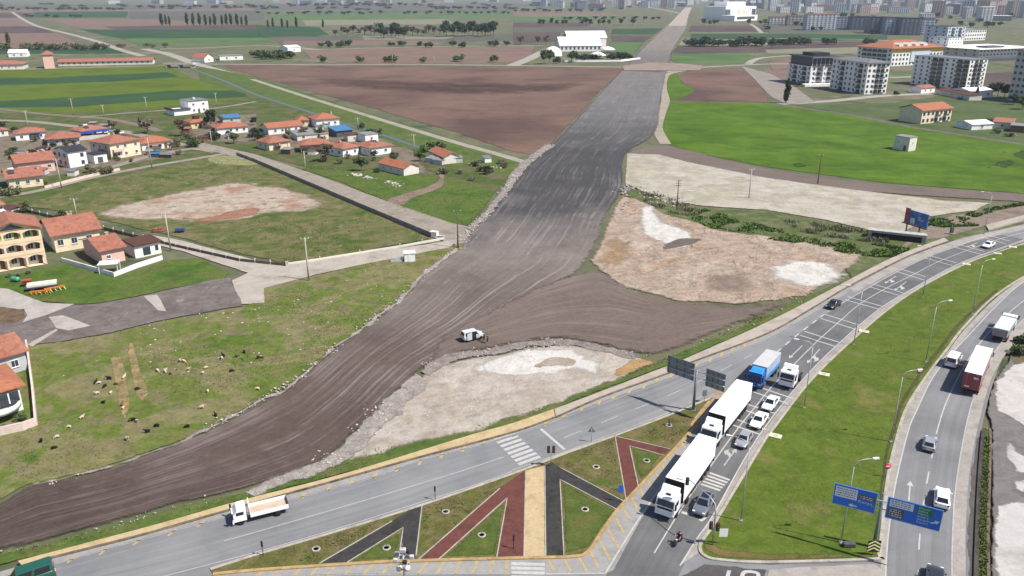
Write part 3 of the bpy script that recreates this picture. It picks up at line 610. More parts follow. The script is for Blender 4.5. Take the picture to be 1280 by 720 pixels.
strip('road', '1101,800 1101,700 1105,660 1111,602 1121,555 1135,510 1160,471 1185,439 1210,407 1257,363 1340,308',
      '1240,800 1222,720 1222,650 1222,600 1224,560 1228,530 1238,490 1250,455 1268,420 1290,395 1360,350', m_asph3, ZR + 0.012, 160, 6, 0, label='right hand carriageway of the highway', cat='road')
# shoulders
strip('road_shoulder', '1101,800 1101,700 1105,660 1111,602 1121,555 1135,510 1160,471 1185,439 1210,407 1257,363 1340,308', '1106,800 1107,700 1111,660 1119,604 1130,557 1145,514 1170,467 1196,436 1222,403 1268,361 1345,314', m_should, ZR + 0.018, 120, 2, 0, label='pale concrete edge left of the right carriageway', cat='road shoulder')
strip('road_shoulder', '1190,800 1191,720 1192,665 1196,607 1207,540 1216,500 1228,468 1248,432 1282,396 1330,356', '1206,800 1207,720 1207,665 1210,607 1220,545 1229,508 1240,472 1262,436 1292,404 1350,360', m_should, ZR + 0.018, 120, 2, 0.05, label='dusty pale shoulder right of the right carriageway', cat='road shoulder')
strip('road_shoulder', '948,548 1002,478 1046,433 1101,386 1143,360 1193,333 1230,318 1290,297', '957,546 1010,478 1054,434 1107,388 1149,360 1198,333 1236,317 1296,297', m_should, ZR + 0.018, 120, 2, 0, label='pale concrete edge along the turning lanes', cat='road shoulder')
strip('road_shoulder', '850,707 871,676 893,641 948,548', '874,690 881,668 898,644 957,546', m_should, ZR + 0.018, 60, 2, 0, label='pale concrete edge at the stop line', cat='road shoulder')
m_shoulder2 = gmat('shoulder_grey', [A(186, 184, 182), A(192, 189, 186), A(176, 174, 172)], 5, 0.4, 0.14)
strip('road_shoulder', UP.rsplit(' ', 4)[0], '-90,748 64,706 150,681 287,644 470,595 520,577 640,544 757,500 835,473 865,459 960,423 1020,389 1062,364', m_shoulder2, ZR + 0.012, 120, 2, 0, label='light strip between edge line and pavement', cat='road shoulder')
strip('road_shoulder', '1062,360 1135,322 1200,299 1280,281 1340,267', '1068,366 1140,329 1204,305 1284,286 1340,273', m_should, ZR + 0.018, 60, 2, 0, label='pale strip along the far pavement', cat='road shoulder')
strip('road_shoulder', '268,719 320,713 440,705 500,702 640,698 700,698 718,696 737,691 774,638 802,608 864,541', '268,726 320,722 440,717 560,717 682,717 757,716 770,706 784,680 807,640 836,598 868,552', m_shoulder2, ZR + 0.012, 100, 2, 0, label='hatched shoulder around the traffic island', cat='road shoulder')
m_wetasph = gmat('dark_asphalt', [A(92, 90, 92), A(104, 101, 102), A(112, 108, 108)], 4, 0.4, 0.2, feather=1.0)
sheet('road', '842,724 860,712 880,703 920,707 965,709 960,716 958,724', m_wetasph, ZR + 0.022, jit=0.3, feather=0.7, label='fresh dark asphalt below the green median', cat='road')
sheet('road', '960,712 1000,708 1095,705 1103,712 1103,760 955,760', m_should, ZR + 0.022, jit=0.2, label='pale concrete crossing below the green median', cat='road')
strip('road_shoulder', '1221,545 1211,607 1207,660 1208,720 1207,800', '1228,545 1224,600 1221,660 1220,720 1221,800', gmat('shoulder_brown', [A(120, 112, 108), A(112, 104, 101), A(130, 122, 117)], 3, 0.4, 0.16, feather=0.8), ZR + 0.02, 60, 4, 0.3, label='brownish worn strip between shoulder and planted verge', cat='road shoulder', feather=0.6)
# service yard right of the highway
sheet('yard', '1238,540 1232,515 1240,478 1262,446 1340,420 1340,800 1236,800 1237,720', gmat('yard_grey', [A(138, 132, 130), A(150, 144, 141), A(126, 121, 120)], 7, 0.5, 0.22, feather=1.0), 0.40, jit=0.3, feather=0.8, label='grey service yard right of the highway', cat='yard')
m_dust = gmat('yard_dust', [A(228, 223, 218), A(236, 231, 227), A(206, 200, 194)], 6, 0.5, 0.12, specks=((0.6, A(160, 152, 146), 0.63, 2.5),), feather=1.6)
for q in ('1240,480 1262,456 1300,446 1320,520 1290,540 1262,522 1244,512', '1250,553 1262,550 1275,565 1290,572 1290,592 1262,590 1254,572', '1262,600 1290,596 1290,620 1266,616', '1236,655 1244,632 1262,626 1300,626 1310,760 1246,760 1240,700'):
    sheet('yard', q, m_dust, 0.42 + nz() * 0.05, jit=0.6, feather=1.3, label='white dust on the service yard', cat='yard')
sheet('bare_earth', '1262,446 1276,424 1320,400 1330,470 1280,464 1268,462', gmat('shrub_earth', [A(120, 112, 80), A(136, 124, 98)], 4, 0.4, 0.3, feather=1.0), 0.43, jit=0.3, feather=0.8, label='weedy earth beside the dump truck', cat='bare earth')

# ------------------------------------------------------------------ pavements, kerbs, islands
m_pave_y = gmat('paving_yellow', [A(226, 200, 152), A(236, 212, 168), A(216, 188, 142)], 4, 0.35, 0.16, specks=((0.6, A(170, 150, 118), 0.65, 1.5), (0.5, A(240, 222, 186), 0.62, 2.0)))
m_pave_g = gmat('paving_grey', [A(208, 195, 181), A(218, 206, 193), A(198, 184, 170)], 4, 0.35, 0.12, specks=((0.5, A(160, 150, 138), 0.66, 1.5),))
m_kerb = gmat('kerb_stone', [A(124, 108, 92), A(150, 134, 114), A(104, 92, 80)], 3, 0.4, 0.4)  # kerb brown darkened so its colour carries the shadow line below the footway
m_kerb_w = gmat('kerb_white', [A(206, 198, 186), A(220, 212, 202), A(190, 182, 170)], 2, 0.4, 0.2)
m_kerb_y = gmat('kerb_yellow', [A(206, 172, 116), A(220, 190, 138), A(190, 158, 108)], 2, 0.4, 0.24)
def slab(name, lpx, rpx, mat, z, label, cat, n=120):
    pa = resample(catmull([G(x, y, z) for x, y in P(lpx)], False), False, 1.0); pb = resample(catmull([G(x, y, z) for x, y in P(rpx)], False), False, 1.0)
    mb = MB(); mb.prism([(p.x, p.y) for p in pa] + [(p.x, p.y) for p in pb[::-1]], 0.1, z, bottom=False)
    o = D.objects.new(name, mb.mesh(name, mat)); C.objects.link(o); return tag(o, label, cat, None, 'structure')
PT1 = '22,701 110,678 200,654 295,627 400,600 470,580 590,543 640,529 692,511'
PB1 = '28,707 62,697 180,667 282,638 420,600 520,572 640,540 694,521'
slab('pavement', PT1, PB1, m_pave_y, ZR + 0.13, 'yellow paved footway above the near carriageway', 'pavement')
slab('pavement', '693,511 757,487 835,457 855,449 960,402 1040,361 1115,322 1180,297', '695,521 757,494 835,466 865,452 960,416 1020,382 1062,357 1135,320 1186,301', m_pave_g, ZR + 0.13, 'pinkish grey footway continuing to the billboard', 'pavement')
slab('pavement', '1232,281 1280,269 1340,255', '1236,287 1280,275 1340,262', m_pave_g, ZR + 0.13, 'short grey footway at the right edge above the highway', 'pavement')
kerb('kerb', PB1, 0.35, 0.3, ZR + 0.15, m_kerb, label='dark kerb of the yellow footway with shadow line in its colour')
kerb('kerb', '695,521 757,494 835,466 865,452 960,416 1020,382 1062,357 1135,320 1186,301', 0.35, 0.3, ZR + 0.15, m_kerb, label='kerb of the grey footway')
ISL_T = '263,711 320,693 420,664 527,631 640,592 700,569 772,543 835,519 884,499'
ISL_B = '866,528 862,540 800,607 772,637 750,668 735,689 715,695 640,697 500,701 440,704 320,712 266,717'
def solid(name, px, mat, z, label, cat, kind='structure', z0=0.1, smooth=False):
    pts = [G(x, y, z) for x, y in P(px)]
    if smooth: pts = catmull(pts, True)
    mb = MB(); mb.prism([(p.x, p.y) for p in pts], z0, z, bottom=False)
    o = D.objects.new(name, mb.mesh(name, mat)); C.objects.link(o); return tag(o, label, cat, None, kind)
m_isl = gmat('island_grass', [A(124, 114, 66), A(112, 118, 58), A(140, 126, 86), A(118, 116, 64)], 4, 0.35, 0.4, specks=((0.7, A(84, 118, 40), 0.58, 3.0), (0.5, A(140, 120, 88), 0.62, 1.5)), bump=0.8)
solid('traffic_island', ISL_T + ' 889,499 ' + ISL_B, m_isl, ZR + 0.12, 'dry grass surface of the triangular traffic island', 'traffic island')
kerb('kerb', ISL_T + ' 889,498', 0.4, 0.3, ZR + 0.15, m_kerb_w, label='white kerb on the upper side of the island')
kerb('kerb', '887,501 ' + ISL_B, 0.45, 0.3, ZR + 0.15, m_kerb_y, label='yellow painted kerb around the lower side of the island')
sheet('paved_nose', '884,497 893,489 905,490 914,493 905,503 893,515 876,531 866,540 864,536 884,505', gmat('nose_paving', [A(190, 166, 146), A(204, 180, 160), A(176, 152, 134)], 2, 0.3, 0.2), ZR + 0.024, jit=0.05, label='reddish paved nose of the island', cat='paving')
m_black = gmat('tartan_black', [A(72, 70, 70), A(82, 80, 80), A(64, 64, 62)], 2, 0.25, 0.25, specks=((0.6, A(100, 102, 74), 0.63, 1.0),))
m_red = gmat('tartan_red', [A(126, 76, 70), A(136, 84, 76), A(116, 74, 66)], 2, 0.25, 0.22, specks=((0.5, A(110, 96, 62), 0.64, 1.2),))
zi = ZR + 0.128
for q, m, lb in (('400,704 490,651 512,637 527,631.5 520,693 518,700 498,701 504,659 434,702.5', m_black, 'black angled path near the left corner of the island'),
                 ('523,699 625,610 640,599 657,588 657,600 654,695 621,696.5 634,622 548,699.5', m_red, 'dark red angled path left of the yellow footpath'),
                 ('658,588 680,582 681,695 655,696', m_pave_y, 'yellow footpath straight across the island'),
                 ('681,582 690,577 700,585 781,627 772,637 700,599 705,695 684,695.5', m_black, 'black angled path right of the yellow footpath'),
                 ('769,545 838,561 831,569 787,557 798,608 783,626', m_red, 'dark red angled path near the stop line')):
    sheet('footpath', q, m, zi, jit=0.06, label=lb, cat='path', step=0.6)
for q, lb in (('399,704 490,651', 'outer'), ('434,702.5 504,659 498,701', 'inner'), ('527.5,631.5 520,694', 'right'), ('523,699 625,610', 'outer'), ('548,699 634,622 621,696', 'inner'), ('657,588 655,696', 'left'), ('681,582 682,695', 'right'),
              ('702,585 781,627', 'upper'), ('772,637 700,599 705,694', 'inner'), ('769,545 783,626', 'left'), ('769,545 838,561', 'upper'), ('831,569 787,557 798,608', 'inner')):
    kerb('path_edging', q, 0.14, ZR + 0.1, ZR + 0.17, m_kerb_w, smooth=False, label='thin white edging of an island path', cat='edging')
for q in ('504,659 434,702.5 498,700', '634,624 548,698 621,696', '700,600 705,694 735,686 771,638', '788,558 830,569 799,606'):
    sheet('lawn_patch', q, gmat('island_green', [A(106, 118, 56), A(94, 116, 48), A(122, 120, 68)], 3, 0.35, 0.36, feather=1.0), ZR + 0.126, jit=0.2, feather=0.9, label='greener grass wedge inside an angled path', cat='lawn')
MED = '1300,300 1240,317 1200,333 1149,360 1107,389 1054,435 1010,479 967,535 957,548 897,647 880,672 875,684 881,694 900,699 960,702 1094,698 1099,693 1103,660 1109,602 1119,555 1133,510 1158,470 1183,437 1208,405 1255,361 1340,308'
m_med = gmat('median_lawn', [A(92, 118, 34), A(112, 130, 46), A(102, 124, 38), A(132, 134, 68)], 9, 0.45, 0.3, streak=(0.15, 10, 1.6, 0.16), specks=((0.7, A(140, 130, 84), 0.6, 7.0), (0.5, A(76, 104, 34), 0.62, 2.0)), bump=0.6)
solid('median', MED, m_med, ZR + 0.1, 'mown green median between the carriageways', 'median')
kerb('kerb', MED, 0.4, 0.3, ZR + 0.15, m_kerb_w, label='pale kerb around the green median', closed=True)
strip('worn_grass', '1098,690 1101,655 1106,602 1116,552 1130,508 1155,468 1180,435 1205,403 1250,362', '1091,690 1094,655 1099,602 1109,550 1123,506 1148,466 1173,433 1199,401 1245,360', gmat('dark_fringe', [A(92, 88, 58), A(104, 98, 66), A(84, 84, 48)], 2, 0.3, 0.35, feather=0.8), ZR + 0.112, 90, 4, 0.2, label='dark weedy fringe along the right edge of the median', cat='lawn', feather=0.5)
sheet('worn_grass', '880,690 876,678 884,674 905,685 960,690 1095,690 1097,697 960,701 900,698', gmat('worn_edge', [A(140, 122, 82), A(124, 116, 66)], 2, 0.3, 0.3, feather=2.0), ZR + 0.108, jit=0.3, feather=1.0, label='dry worn edge of the median grass', cat='lawn')
STRIP_T = '1230,540 1234,535 1239,538 1238,600 1236,660 1236,720 1238,800'
solid('verge', '1229,540 1233,536 1238,539 1237,600 1235,660 1235,720 1237,800 1222,800 1220,720 1222,650 1225,590', gmat('verge_strip', [A(92, 106, 46), A(112, 118, 60), A(84, 100, 40)], 2, 0.3, 0.4, specks=((0.6, A(150, 140, 110), 0.64, 0.8),)), ZR + 0.16, 'narrow planted verge beside the service yard', 'verge')
kerb('kerb', '1233,536 1229,541 1225,590 1222,650 1220,720 1221,800', 0.45, 0.3, ZR + 0.26, gmat('kerb_dark', [A(88, 84, 82), A(104, 98, 94)], 2, 0.4, 0.3), label='dark kerb left of the planted verge')
kerb('kerb', '1233,536 1238,540 1237,600 1235,660 1236,720 1238,800', 0.35, 0.3, ZR + 0.24, m_kerb, label='kerb right of the planted verge')

# ------------------------------------------------------------------ paint on the road
def paintmat(name, c, wear=0.5):
    t = NT(name); pos = t.n('NewGeometry').outputs['Position']
    n1 = t.noise(pos, 1.6, 5, 0.75); n2 = t.noise(pos, 9.0, 3, 0.7)
    k = t.math('ADD', t.math('MULTIPLY', n1, 0.6), t.math('MULTIPLY', n2, 0.4))
    col = t.mix(t.step(k, 0.42, 0.6), tuple(x * 0.82 for x in c[:3]) + (1,), c)
    return t.bsdf(col, 0.7, 0, 0.3, None, t.step(k, wear - 0.17, wear - 0.09))
m_paint = paintmat('road_paint', A(240, 238, 234), 0.40); m_paintw = paintmat('road_paint_worn', A(226, 224, 220), 0.50); m_paintf = paintmat('road_paint_faded', A(206, 204, 202), 0.56)
m_painty = paintmat('road_paint_yellow', A(232, 206, 150), 0.53)
def quad(name, px, mat, label, z=ZM + 0.006, cat='road marking'):
    mb = MB(); pts = [G(x, y, z) for x, y in P(px)]
    mb.face([(p.x, p.y, z) for p in pts]); o = mb.build(name, mat, fix=False)
    if o.data.polygons[0].normal.z < 0: o.data.flip_normals()
    return tag(o, label, cat, None, 'structure')
ZP = ZM + 0.006
line('lane_line', '-60,740 64,706.5 150,682 287,645 360,626 470,596 520,577 613,553', 0.14, ZP, m_paintf, label='edge line below the yellow footway')
line('lane_line', '280,676 320,665 450,627 560,594 630,571', 0.15, ZP, m_paintw, label='centre line of the near carriageway')
line('lane_line', '-60,790 210,719 320,690 420,661 527,627.5 600,604 640,589', 0.14, ZP, m_paintw, label='edge line beside the traffic island')
line('lane_line', '640,588 700,567 772,540 835,516 878,495', 0.3, ZP, m_should, label='pale margin at the upper side of the island')
line('lane_line', '705,547 797,510 865,481 940,443', 0.15, ZP, m_paintw, dash=(3.2, 4.0), label='dashed lane line of the through lanes')
line('lane_line', '640,546 757,503 835,475 865,461 960,425 1020,392', 0.12, ZP, m_paintf, label='faded edge line along the grey footway')
line('lane_line', '970,441 1000,416 1034,390', 0.28, ZP, m_paint, dash=(2.2, 2.2), label='dashed boundary of the turning lanes')
line('lane_line', '1034,390 1085,360 1120,340.5 1157,322.5 1192,309.5 1245,291 1290,280', 0.15, ZP, m_paint, label='solid boundary of the turning lanes')
line('lane_line', '1062,366 1085,354 1120,336 1157,318 1192,305 1250,286', 0.1, ZP, m_paintf, dash=(2, 2), label='faint dashes above the turning lanes')
line('lane_line', '818,691 851,637 873,605 900,566 925,532 942,511 966,482 992,456 1020,428 1050,401 1077,378.5 1110,359 1140,344 1172,327.5 1206,314 1247,299.5 1290,288', 0.17, ZP, m_paint, label='centre line between the two turning lanes')
line('lane_line', '850,707 872,672 893,641 947,547 1001,477.5 1045,432.5 1100,385.5 1142,360 1192,332.5 1229,317.5 1290,296', 0.17, ZP, m_paint, label='right edge line of the turning lanes')
line('lane_line', '757,716 805,639 865,555 905,512', 0.2, ZP, m_paint, label='left edge line of the turning lanes')
for q in ('1000,419 1044,433', '1026,398 1069,411.5', '1056,374.5 1099,386.5', '1087,358.5 1125,369.5', '1121,339.5 1155,350', '1156,322.5 1191,332', '1192,308.5 1227,318', '1226,296 1258,305', '942,490 985,504.5', '929,512 962,523', '911,529.5 950,543'):
    (a, b), (c, d_) = P(q)
    for k, o_ in enumerate((0, 1)):
        dx, dy = (a - c), (b - d_); s_ = (6.2 if b > 480 else 5.0 if b > 380 else 3.6) * o_
        line('cross_bar', [(a + s_ * 1.1, b - s_), (c + s_ * 1.1, d_ - s_)], 0.34, ZP + 0.004, m_paint, label='white bar across the turning lanes, one of a pair')
for k in range(8):
    t_ = k / 7; x0, y0 = 617 + 31 * t_, 549 + 31.5 * t_; x1, y1 = 643 + 32 * t_, 540.5 + 30 * t_
    line('crosswalk_bar', [(x0, y0), (x1, y1)], 0.62, ZP, m_paint if k else m_paintw, label='white bar of the zebra crossing by the yellow footway')
line('stop_line', '676,536 706,562', 0.45, ZP, m_paint, label='white stop line before the zebra crossing')
for k in range(5):
    t_ = k / 4; line('crosswalk_bar', [(887 - 11 * t_, 591 + 14 * t_), (912 - 11.5 * t_, 600 + 13 * t_)], 0.4, ZP, m_paint, label='white bar of the short crossing beside the first white lorry')
line('stop_line', '852,640 861,643', 0.5, ZP, m_paint, label='stop line in front of the grey car')
line('stop_line', '875,651 882,646', 0.5, ZP, m_paint, label='stop line stub right of the grey car')
for y in (704.5, 710, 715.5, 721): line('crosswalk_bar', [(639, y), (681, y + 1)], 0.5, ZP, m_paint, label='white bar of the crossing under the island')
line('lane_line', '682,717.5 757,716.5', 0.16, ZP, m_paint, label='white line under the hatched shoulder')
line('lane_line', '240,724 440,718.5 560,717.5 640,717.5', 0.16, ZP, m_paintf, label='worn line under the hatched shoulder')
line('lane_line', '1106,760 1107,720 1110,672 1119,607 1135,540 1145,515 1170,466 1210,420 1268,361 1340,310', 0.17, ZP + 0.006, m_paint, label='left edge line of the right carriageway')
line('lane_line', '1191,760 1190,720 1191,665 1195,607 1206,540 1216,500 1228,466 1250,431 1285,394 1330,356', 0.17, ZP + 0.006, m_paintw, label='right edge line of the right carriageway')
line('lane_line', '1148,740 1149,680 1155,625 1162,585 1171,540', 0.18, ZP, m_paint, dash=(3.4, 4.2), label='dashed centre line of the right carriageway')
line('lane_line', '1171,540 1179,513 1190,487 1207,455 1232,420 1260,392 1300,360', 0.17, ZP, m_paint, label='solid centre line of the right carriageway')
for i, q in enumerate(('379,705 369,719', '402,704 388,719', '424,703 409,718', '447,702.5 431,718', '470,702 454,717.5', '492,702 477,717.5', '513,701.5 499,717.5', '535,701 522,717.5', '556,700.5 546,717', '577,700 568,717', '597,699.5 590,717', '617,699 612,717', '634,699 632,717', '685,699 693,714', '705,699 714,714', '724,697 733,714', '738,689 748,710', '750,676 763,700', '760,662 774,686', '770,648 781,668', '779,635 788,650', '790,622 797,637', '800,610 806,624', '809,599 816,612', '818,588 824,599', '826,578 832,589', '834,568 840,579', '842,559 848,570', '850,551 856,560', '857,544 862,551', '330,713 316,724', '352,709 340,721')):
    line('hatch_stripe', q, 0.3, ZP, m_painty, label='yellow hatch stripe around the traffic island')
for q in P('379,619 412,609 440,601 469,594 496,586 525,577.5 552,569 579,561 605,552 682,529 705,520 727,511 749,502.5 767,496 787,488.5 805,482.5 821,475 839,469 871,456 888,449 902,443 916,436 931,430 944,424'):
    s_ = 3.4 if q[0] < 700 else 2.6
    line('shoulder_stub', [(q[0] + s_ * .5, q[1] - s_ * .9), (q[0] - s_ * .5, q[1] + s_ * 1.1)], 0.45, ZP, m_painty, label='short yellow stub on the kerbside strip')
for q in P('88,700 128,690 170,678 214,666 250,655'): line('shoulder_stub', [(q[0] + 6, q[1] - 5), (q[0] - 4, q[1] + 4)], 0.3, ZP, m_painty, label='faint yellow stripe on the kerbside strip')
def arrow(tail, tip, L, kind, label, mat=None):
    a, b = G(*tail, ZP), G(*tip, ZP); d = (b - a).normalized(); n = Vector((-d.y, d.x)); mb = MB()
    def q(pts): mb.face([(*(a + d * p[0] + n * p[1]), ZP + 0.004) for p in pts])
    Lw = (b - a).length
    q([(0, -.09), (Lw - 1.3, -.09), (Lw - 1.3, .09), (0, .09)]); q([(Lw - 1.3, -.42), (Lw, 0), (Lw - 1.3, .42)])
    if kind == 'left':
        q([(Lw * .45, .09), (Lw * .62, .09), (Lw * .72, .75), (Lw * .58, .75)]); q([(Lw * .5, .75), (Lw * .66, 1.3), (Lw * .86, .75)])
    o = mb.build('lane_arrow', mat or m_paint, fix=False)
    for p in o.data.polygons:
        pass
    bm = bmesh.new(); bm.from_mesh(o.data)
    for f in bm.faces:
        if f.normal.z < 0: f.normal_flip()
    bm.to_mesh(o.data); bm.free(); return tag(o, label, 'road marking', None, 'structure')
arrow((1003, 432), (986, 448), 0, 'str', 'straight white arrow ahead of the blue lorry')
arrow((1025, 436), (1009, 454), 0, 'left', 'turn arrow ahead of the white tractor unit')
arrow((1120, 345), (1106, 354), 0, 'left', 'turn arrow high on the upper turning lane')
arrow((1133, 352), (1118, 363), 0, 'left', 'turn arrow high on the lower turning lane')
arrow((1222, 303), (1208, 309), 0, 'left', 'turn arrow beside the white car')
arrow((905, 582), (921, 560), 0, 'left', 'turn arrow in front of the silver hatchback', m_paintw)
arrow((1136, 626), (1138, 601), 0, 'str', 'straight white arrow on the right carriageway')
# a white U turn arrow on the dark asphalt
pu = [G(x, y, ZR + 0.034) for x, y in P('928,726 928,719 931,715 938,714.5 946,716 948,719 948,726')]
line('lane_arrow', None, 0.45, ZR + 0.034, m_paint, world=pu, label='white U turn arrow on the dark asphalt')
quad('stop_line', '909,713 914,713 911,724 906,724', m_paint, 'short white bar on the dark asphalt', ZR + 0.034)
# crack sealing text-like scrawls, drain covers
# ================================================================== buildings
WHT = (0.74, 0.73, 0.71, 1); CRM = (0.66, 0.56, 0.40, 1); PNK = (0.62, 0.40, 0.34, 1); YEL = (0.66, 0.48, 0.20, 1); GRY = (0.42, 0.42, 0.43, 1)
DRT = (0.30, 0.26, 0.22, 1)
w_white = pmat('wall_white', WHT, 0.85, 0, 0.2, 0.06, 1.5, dirt=(0.60, 0.57, 0.53, 1)); w_cream = pmat('wall_cream', CRM, 0.85, 0, 0.2, 0.07, 1.5, dirt=(0.55, 0.48, 0.38, 1))
w_pink = pmat('wall_pink', PNK, 0.85, 0, 0.2, 0.07, 1.5); w_yellow = pmat('wall_yellow', (0.68, 0.52, 0.26, 1), 0.85, 0, 0.2, 0.07, 1.5)
w_grey = pmat('wall_grey', GRY, 0.9, 0, 0.2, 0.1, 1.2); w_blue = pmat('wall_bluegrey', (0.50, 0.55, 0.62, 1), 0.8, 0, 0.2, 0.05, 2)
w_peach = pmat('wall_peach', (0.66, 0.51, 0.35, 1), 0.85, 0, 0.2, 0.06, 1.5); w_green = pmat('wall_green', (0.42, 0.55, 0.18, 1), 0.85, 0, 0.2, 0.08, 1.5)
w_conc = pmat('raw_concrete', (0.36, 0.35, 0.33, 1), 0.9, 0, 0.2, 0.14, 1.0, dirt=(0.22, 0.21, 0.20, 1)); w_dark = pmat('wall_dark', (0.07, 0.075, 0.09, 1), 0.6, 0, 0.4, 0.1, 1.5)
w_brown = pmat('wall_brown', (0.16, 0.10, 0.08, 1), 0.8, 0, 0.3, 0.1, 1.5); w_pale = pmat('wall_pale', (0.60, 0.56, 0.50, 1), 0.85, 0, 0.2, 0.08, 1.5)
r_tile = pmat('roof_tile', A(206, 138, 114), 0.8, 0, 0.3, 0.2, 0.9, dirt=A(184, 112, 90), bands=('Y', 0.36, 0.22)); r_tile2 = pmat('roof_tile_faded', A(208, 138, 118), 0.8, 0, 0.3, 0.2, 0.9, dirt=A(190, 130, 110), bands=('Y', 0.36, 0.18))
r_tile3 = pmat('roof_tile_bright', A(214, 138, 106), 0.8, 0, 0.3, 0.16, 0.9, dirt=A(200, 118, 88), bands=('Y', 0.36, 0.2))
r_dark = pmat('roof_dark', A(66, 70, 78), 0.6, 0, 0.4, 0.2, 1.2, bands=('Y', 0.4, 0.2)); r_grey = pmat('roof_grey', A(150, 150, 154), 0.6, 0, 0.4, 0.12, 1.5); r_white = pmat('roof_white', (0.76, 0.76, 0.76, 1), 0.5, 0, 0.4, 0.05, 2, bands=('X', 0.5, 0.12))
r_blue = pmat('roof_blue', A(92, 160, 214), 0.5, 0, 0.4, 0.15, 1.0, bands=('X', 0.4, 0.2)); r_brown = pmat('roof_brown', A(120, 78, 66), 0.8, 0, 0.3, 0.2, 1, bands=('Y', 0.4, 0.2)); r_tin = pmat('roof_tin', A(196, 192, 188), 0.5, 0.2, 0.4, 0.16, 1.2, bands=('X', 0.4, 0.2))
g_glass = pmat('window_glass', (0.035, 0.045, 0.055, 1), 0.12, 0, 0.7, 0.2, 2.0); f_white = pmat('frame_white', (0.72, 0.72, 0.70, 1), 0.6, 0, 0.4, 0.05, 1); f_dark = pmat('frame_dark', (0.10, 0.10, 0.11, 1), 0.5, 0, 0.4, 0.1, 1)
d_brown = pmat('door_brown', (0.14, 0.07, 0.04, 1), 0.6, 0, 0.4, 0.2, 0.8); d_blue = pmat('door_blue', (0.03, 0.06, 0.14, 1), 0.5, 0, 0.4, 0.2, 0.8)
m_steel = pmat('steel_grey', (0.34, 0.35, 0.37, 1), 0.45, 0.6, 0.5, 0.1, 0.6); m_tarpb = pmat('tarp_blue', A(48, 98, 190), 0.45, 0, 0.4, 0.3, 0.7)
m_chim = pmat('chimney_plaster', (0.40, 0.30, 0.26, 1), 0.9, 0, 0.2, 0.15, 0.5)
_wm = {}
def win_mesh(w, h, fr=None, gl=None):
    k = (round(w, 2), round(h, 2), fr or f_white)
    if k not in _wm:
        a = MB(); t = 0.07 if w < 1.6 else 0.1
        a.box(-w / 2, -w / 2 + t, -0.09, 0.03, 0, h); a.box(w / 2 - t, w / 2, -0.09, 0.03, 0, h)
        a.box(-w / 2 + t, w / 2 - t, -0.09, 0.03, h - t, h); a.box(-w / 2 + t, w / 2 - t, -0.09, 0.03, 0, t)
        a.box(-t * .35, t * .35, -0.08, 0.03, t, h - t); a.box(-w / 2 - 0.08, w / 2 + 0.08, -0.16, 0.02, -0.08, -0.002)
        b = MB(); b.box(-w / 2 + t, w / 2 - t, -0.045, 0.028, t, h - t)
        _wm[k] = (a.mesh('window', fr or f_white), b.mesh('pane', gl or g_glass))
    return _wm[k]
def window(par, x, y, z, rz, w=1.2, h=1.3, fr=None):
    a, b = win_mesh(w, h, fr); o = put(a, 'window', par, (x, y, z), rz); put(b, 'pane', o); return o
def wall_windows(par, W_, D_, side, xs, zs, w=1.2, h=1.3, fr=None):
    """windows on side 'f' front, 'r' right, 'l' left; xs as fractions"""
    for z in zs:
        for f in xs:
            if side == 'f': window(par, W_ * f, 0, z, 0, w, h, fr)
            elif side == 'r': window(par, W_, D_ * f, z, math.pi / 2, w, h, fr)
            else: window(par, 0, D_ * f, z, -math.pi / 2, w, h, fr)
def roof_mb(W_, D_, h, kind, rh, o, t=0.2):
    m = MB(); x0, x1, y0, y1 = -o, W_ + o, -o, D_ + o
    def slab(quadpts):  # sloping plate with thickness
        n = len(quadpts); b = [(p[0], p[1], p[2] - t) for p in quadpts]
        m.face(quadpts); m.face(b[::-1])
        for i in range(n): m.face([quadpts[i], b[i], b[(i + 1) % n], quadpts[(i + 1) % n]])
    z0 = h + t * 0.6
    if kind == 'hip':
        L, B = x1 - x0, y1 - y0; q = min(L, B) / 2; zr = h + rh
        if L >= B: r0, r1 = (x0 + q, (y0 + y1) / 2, zr), (x1 - q, (y0 + y1) / 2, zr)
        else: r0, r1 = ((x0 + x1) / 2, y0 + q, zr), ((x0 + x1) / 2, y1 - q, zr)
        c = [(x0, y0, z0), (x1, y0, z0), (x1, y1, z0), (x0, y1, z0)]
        if L >= B: fs = [[c[0], c[1], r1, r0], [c[1], c[2], r1], [c[2], c[3], r0, r1], [c[3], c[0], r0]]
        else: fs = [[c[0], c[1], r0], [c[1], c[2], r1, r0], [c[2], c[3], r1], [c[3], c[0], r0, r1]]
        for f in fs: m.face(f)
        m.face([(p[0], p[1], p[2] - t) for p in c[::-1]])
        for i in range(4):
            a, b = c[i], c[(i + 1) % 4]; m.face([a, (a[0], a[1], a[2] - t), (b[0], b[1], b[2] - t), b])
    elif kind == 'gx':
        ym = (y0 + y1) / 2; zr = h + rh
        slab([(x0, y0, z0), (x1, y0, z0), (x1, ym, zr), (x0, ym, zr)]); slab([(x0, ym, zr), (x1, ym, zr), (x1, y1, z0), (x0, y1, z0)])
    elif kind == 'gy':
        xm = (x0 + x1) / 2; zr = h + rh
        slab([(x0, y0, z0), (xm, y0, zr), (xm, y1, zr), (x0, y1, z0)]); slab([(xm, y0, zr), (x1, y0, z0), (x1, y1, z0), (xm, y1, zr)])
    elif kind == 'shed':
        slab([(x0, y0, z0), (x1, y0, z0), (x1, y1, h + rh), (x0, y1, h + rh)])
    else:
        m.box(x0, x1, y0, y1, h + 0.002, h + t + 0.05)
    return m
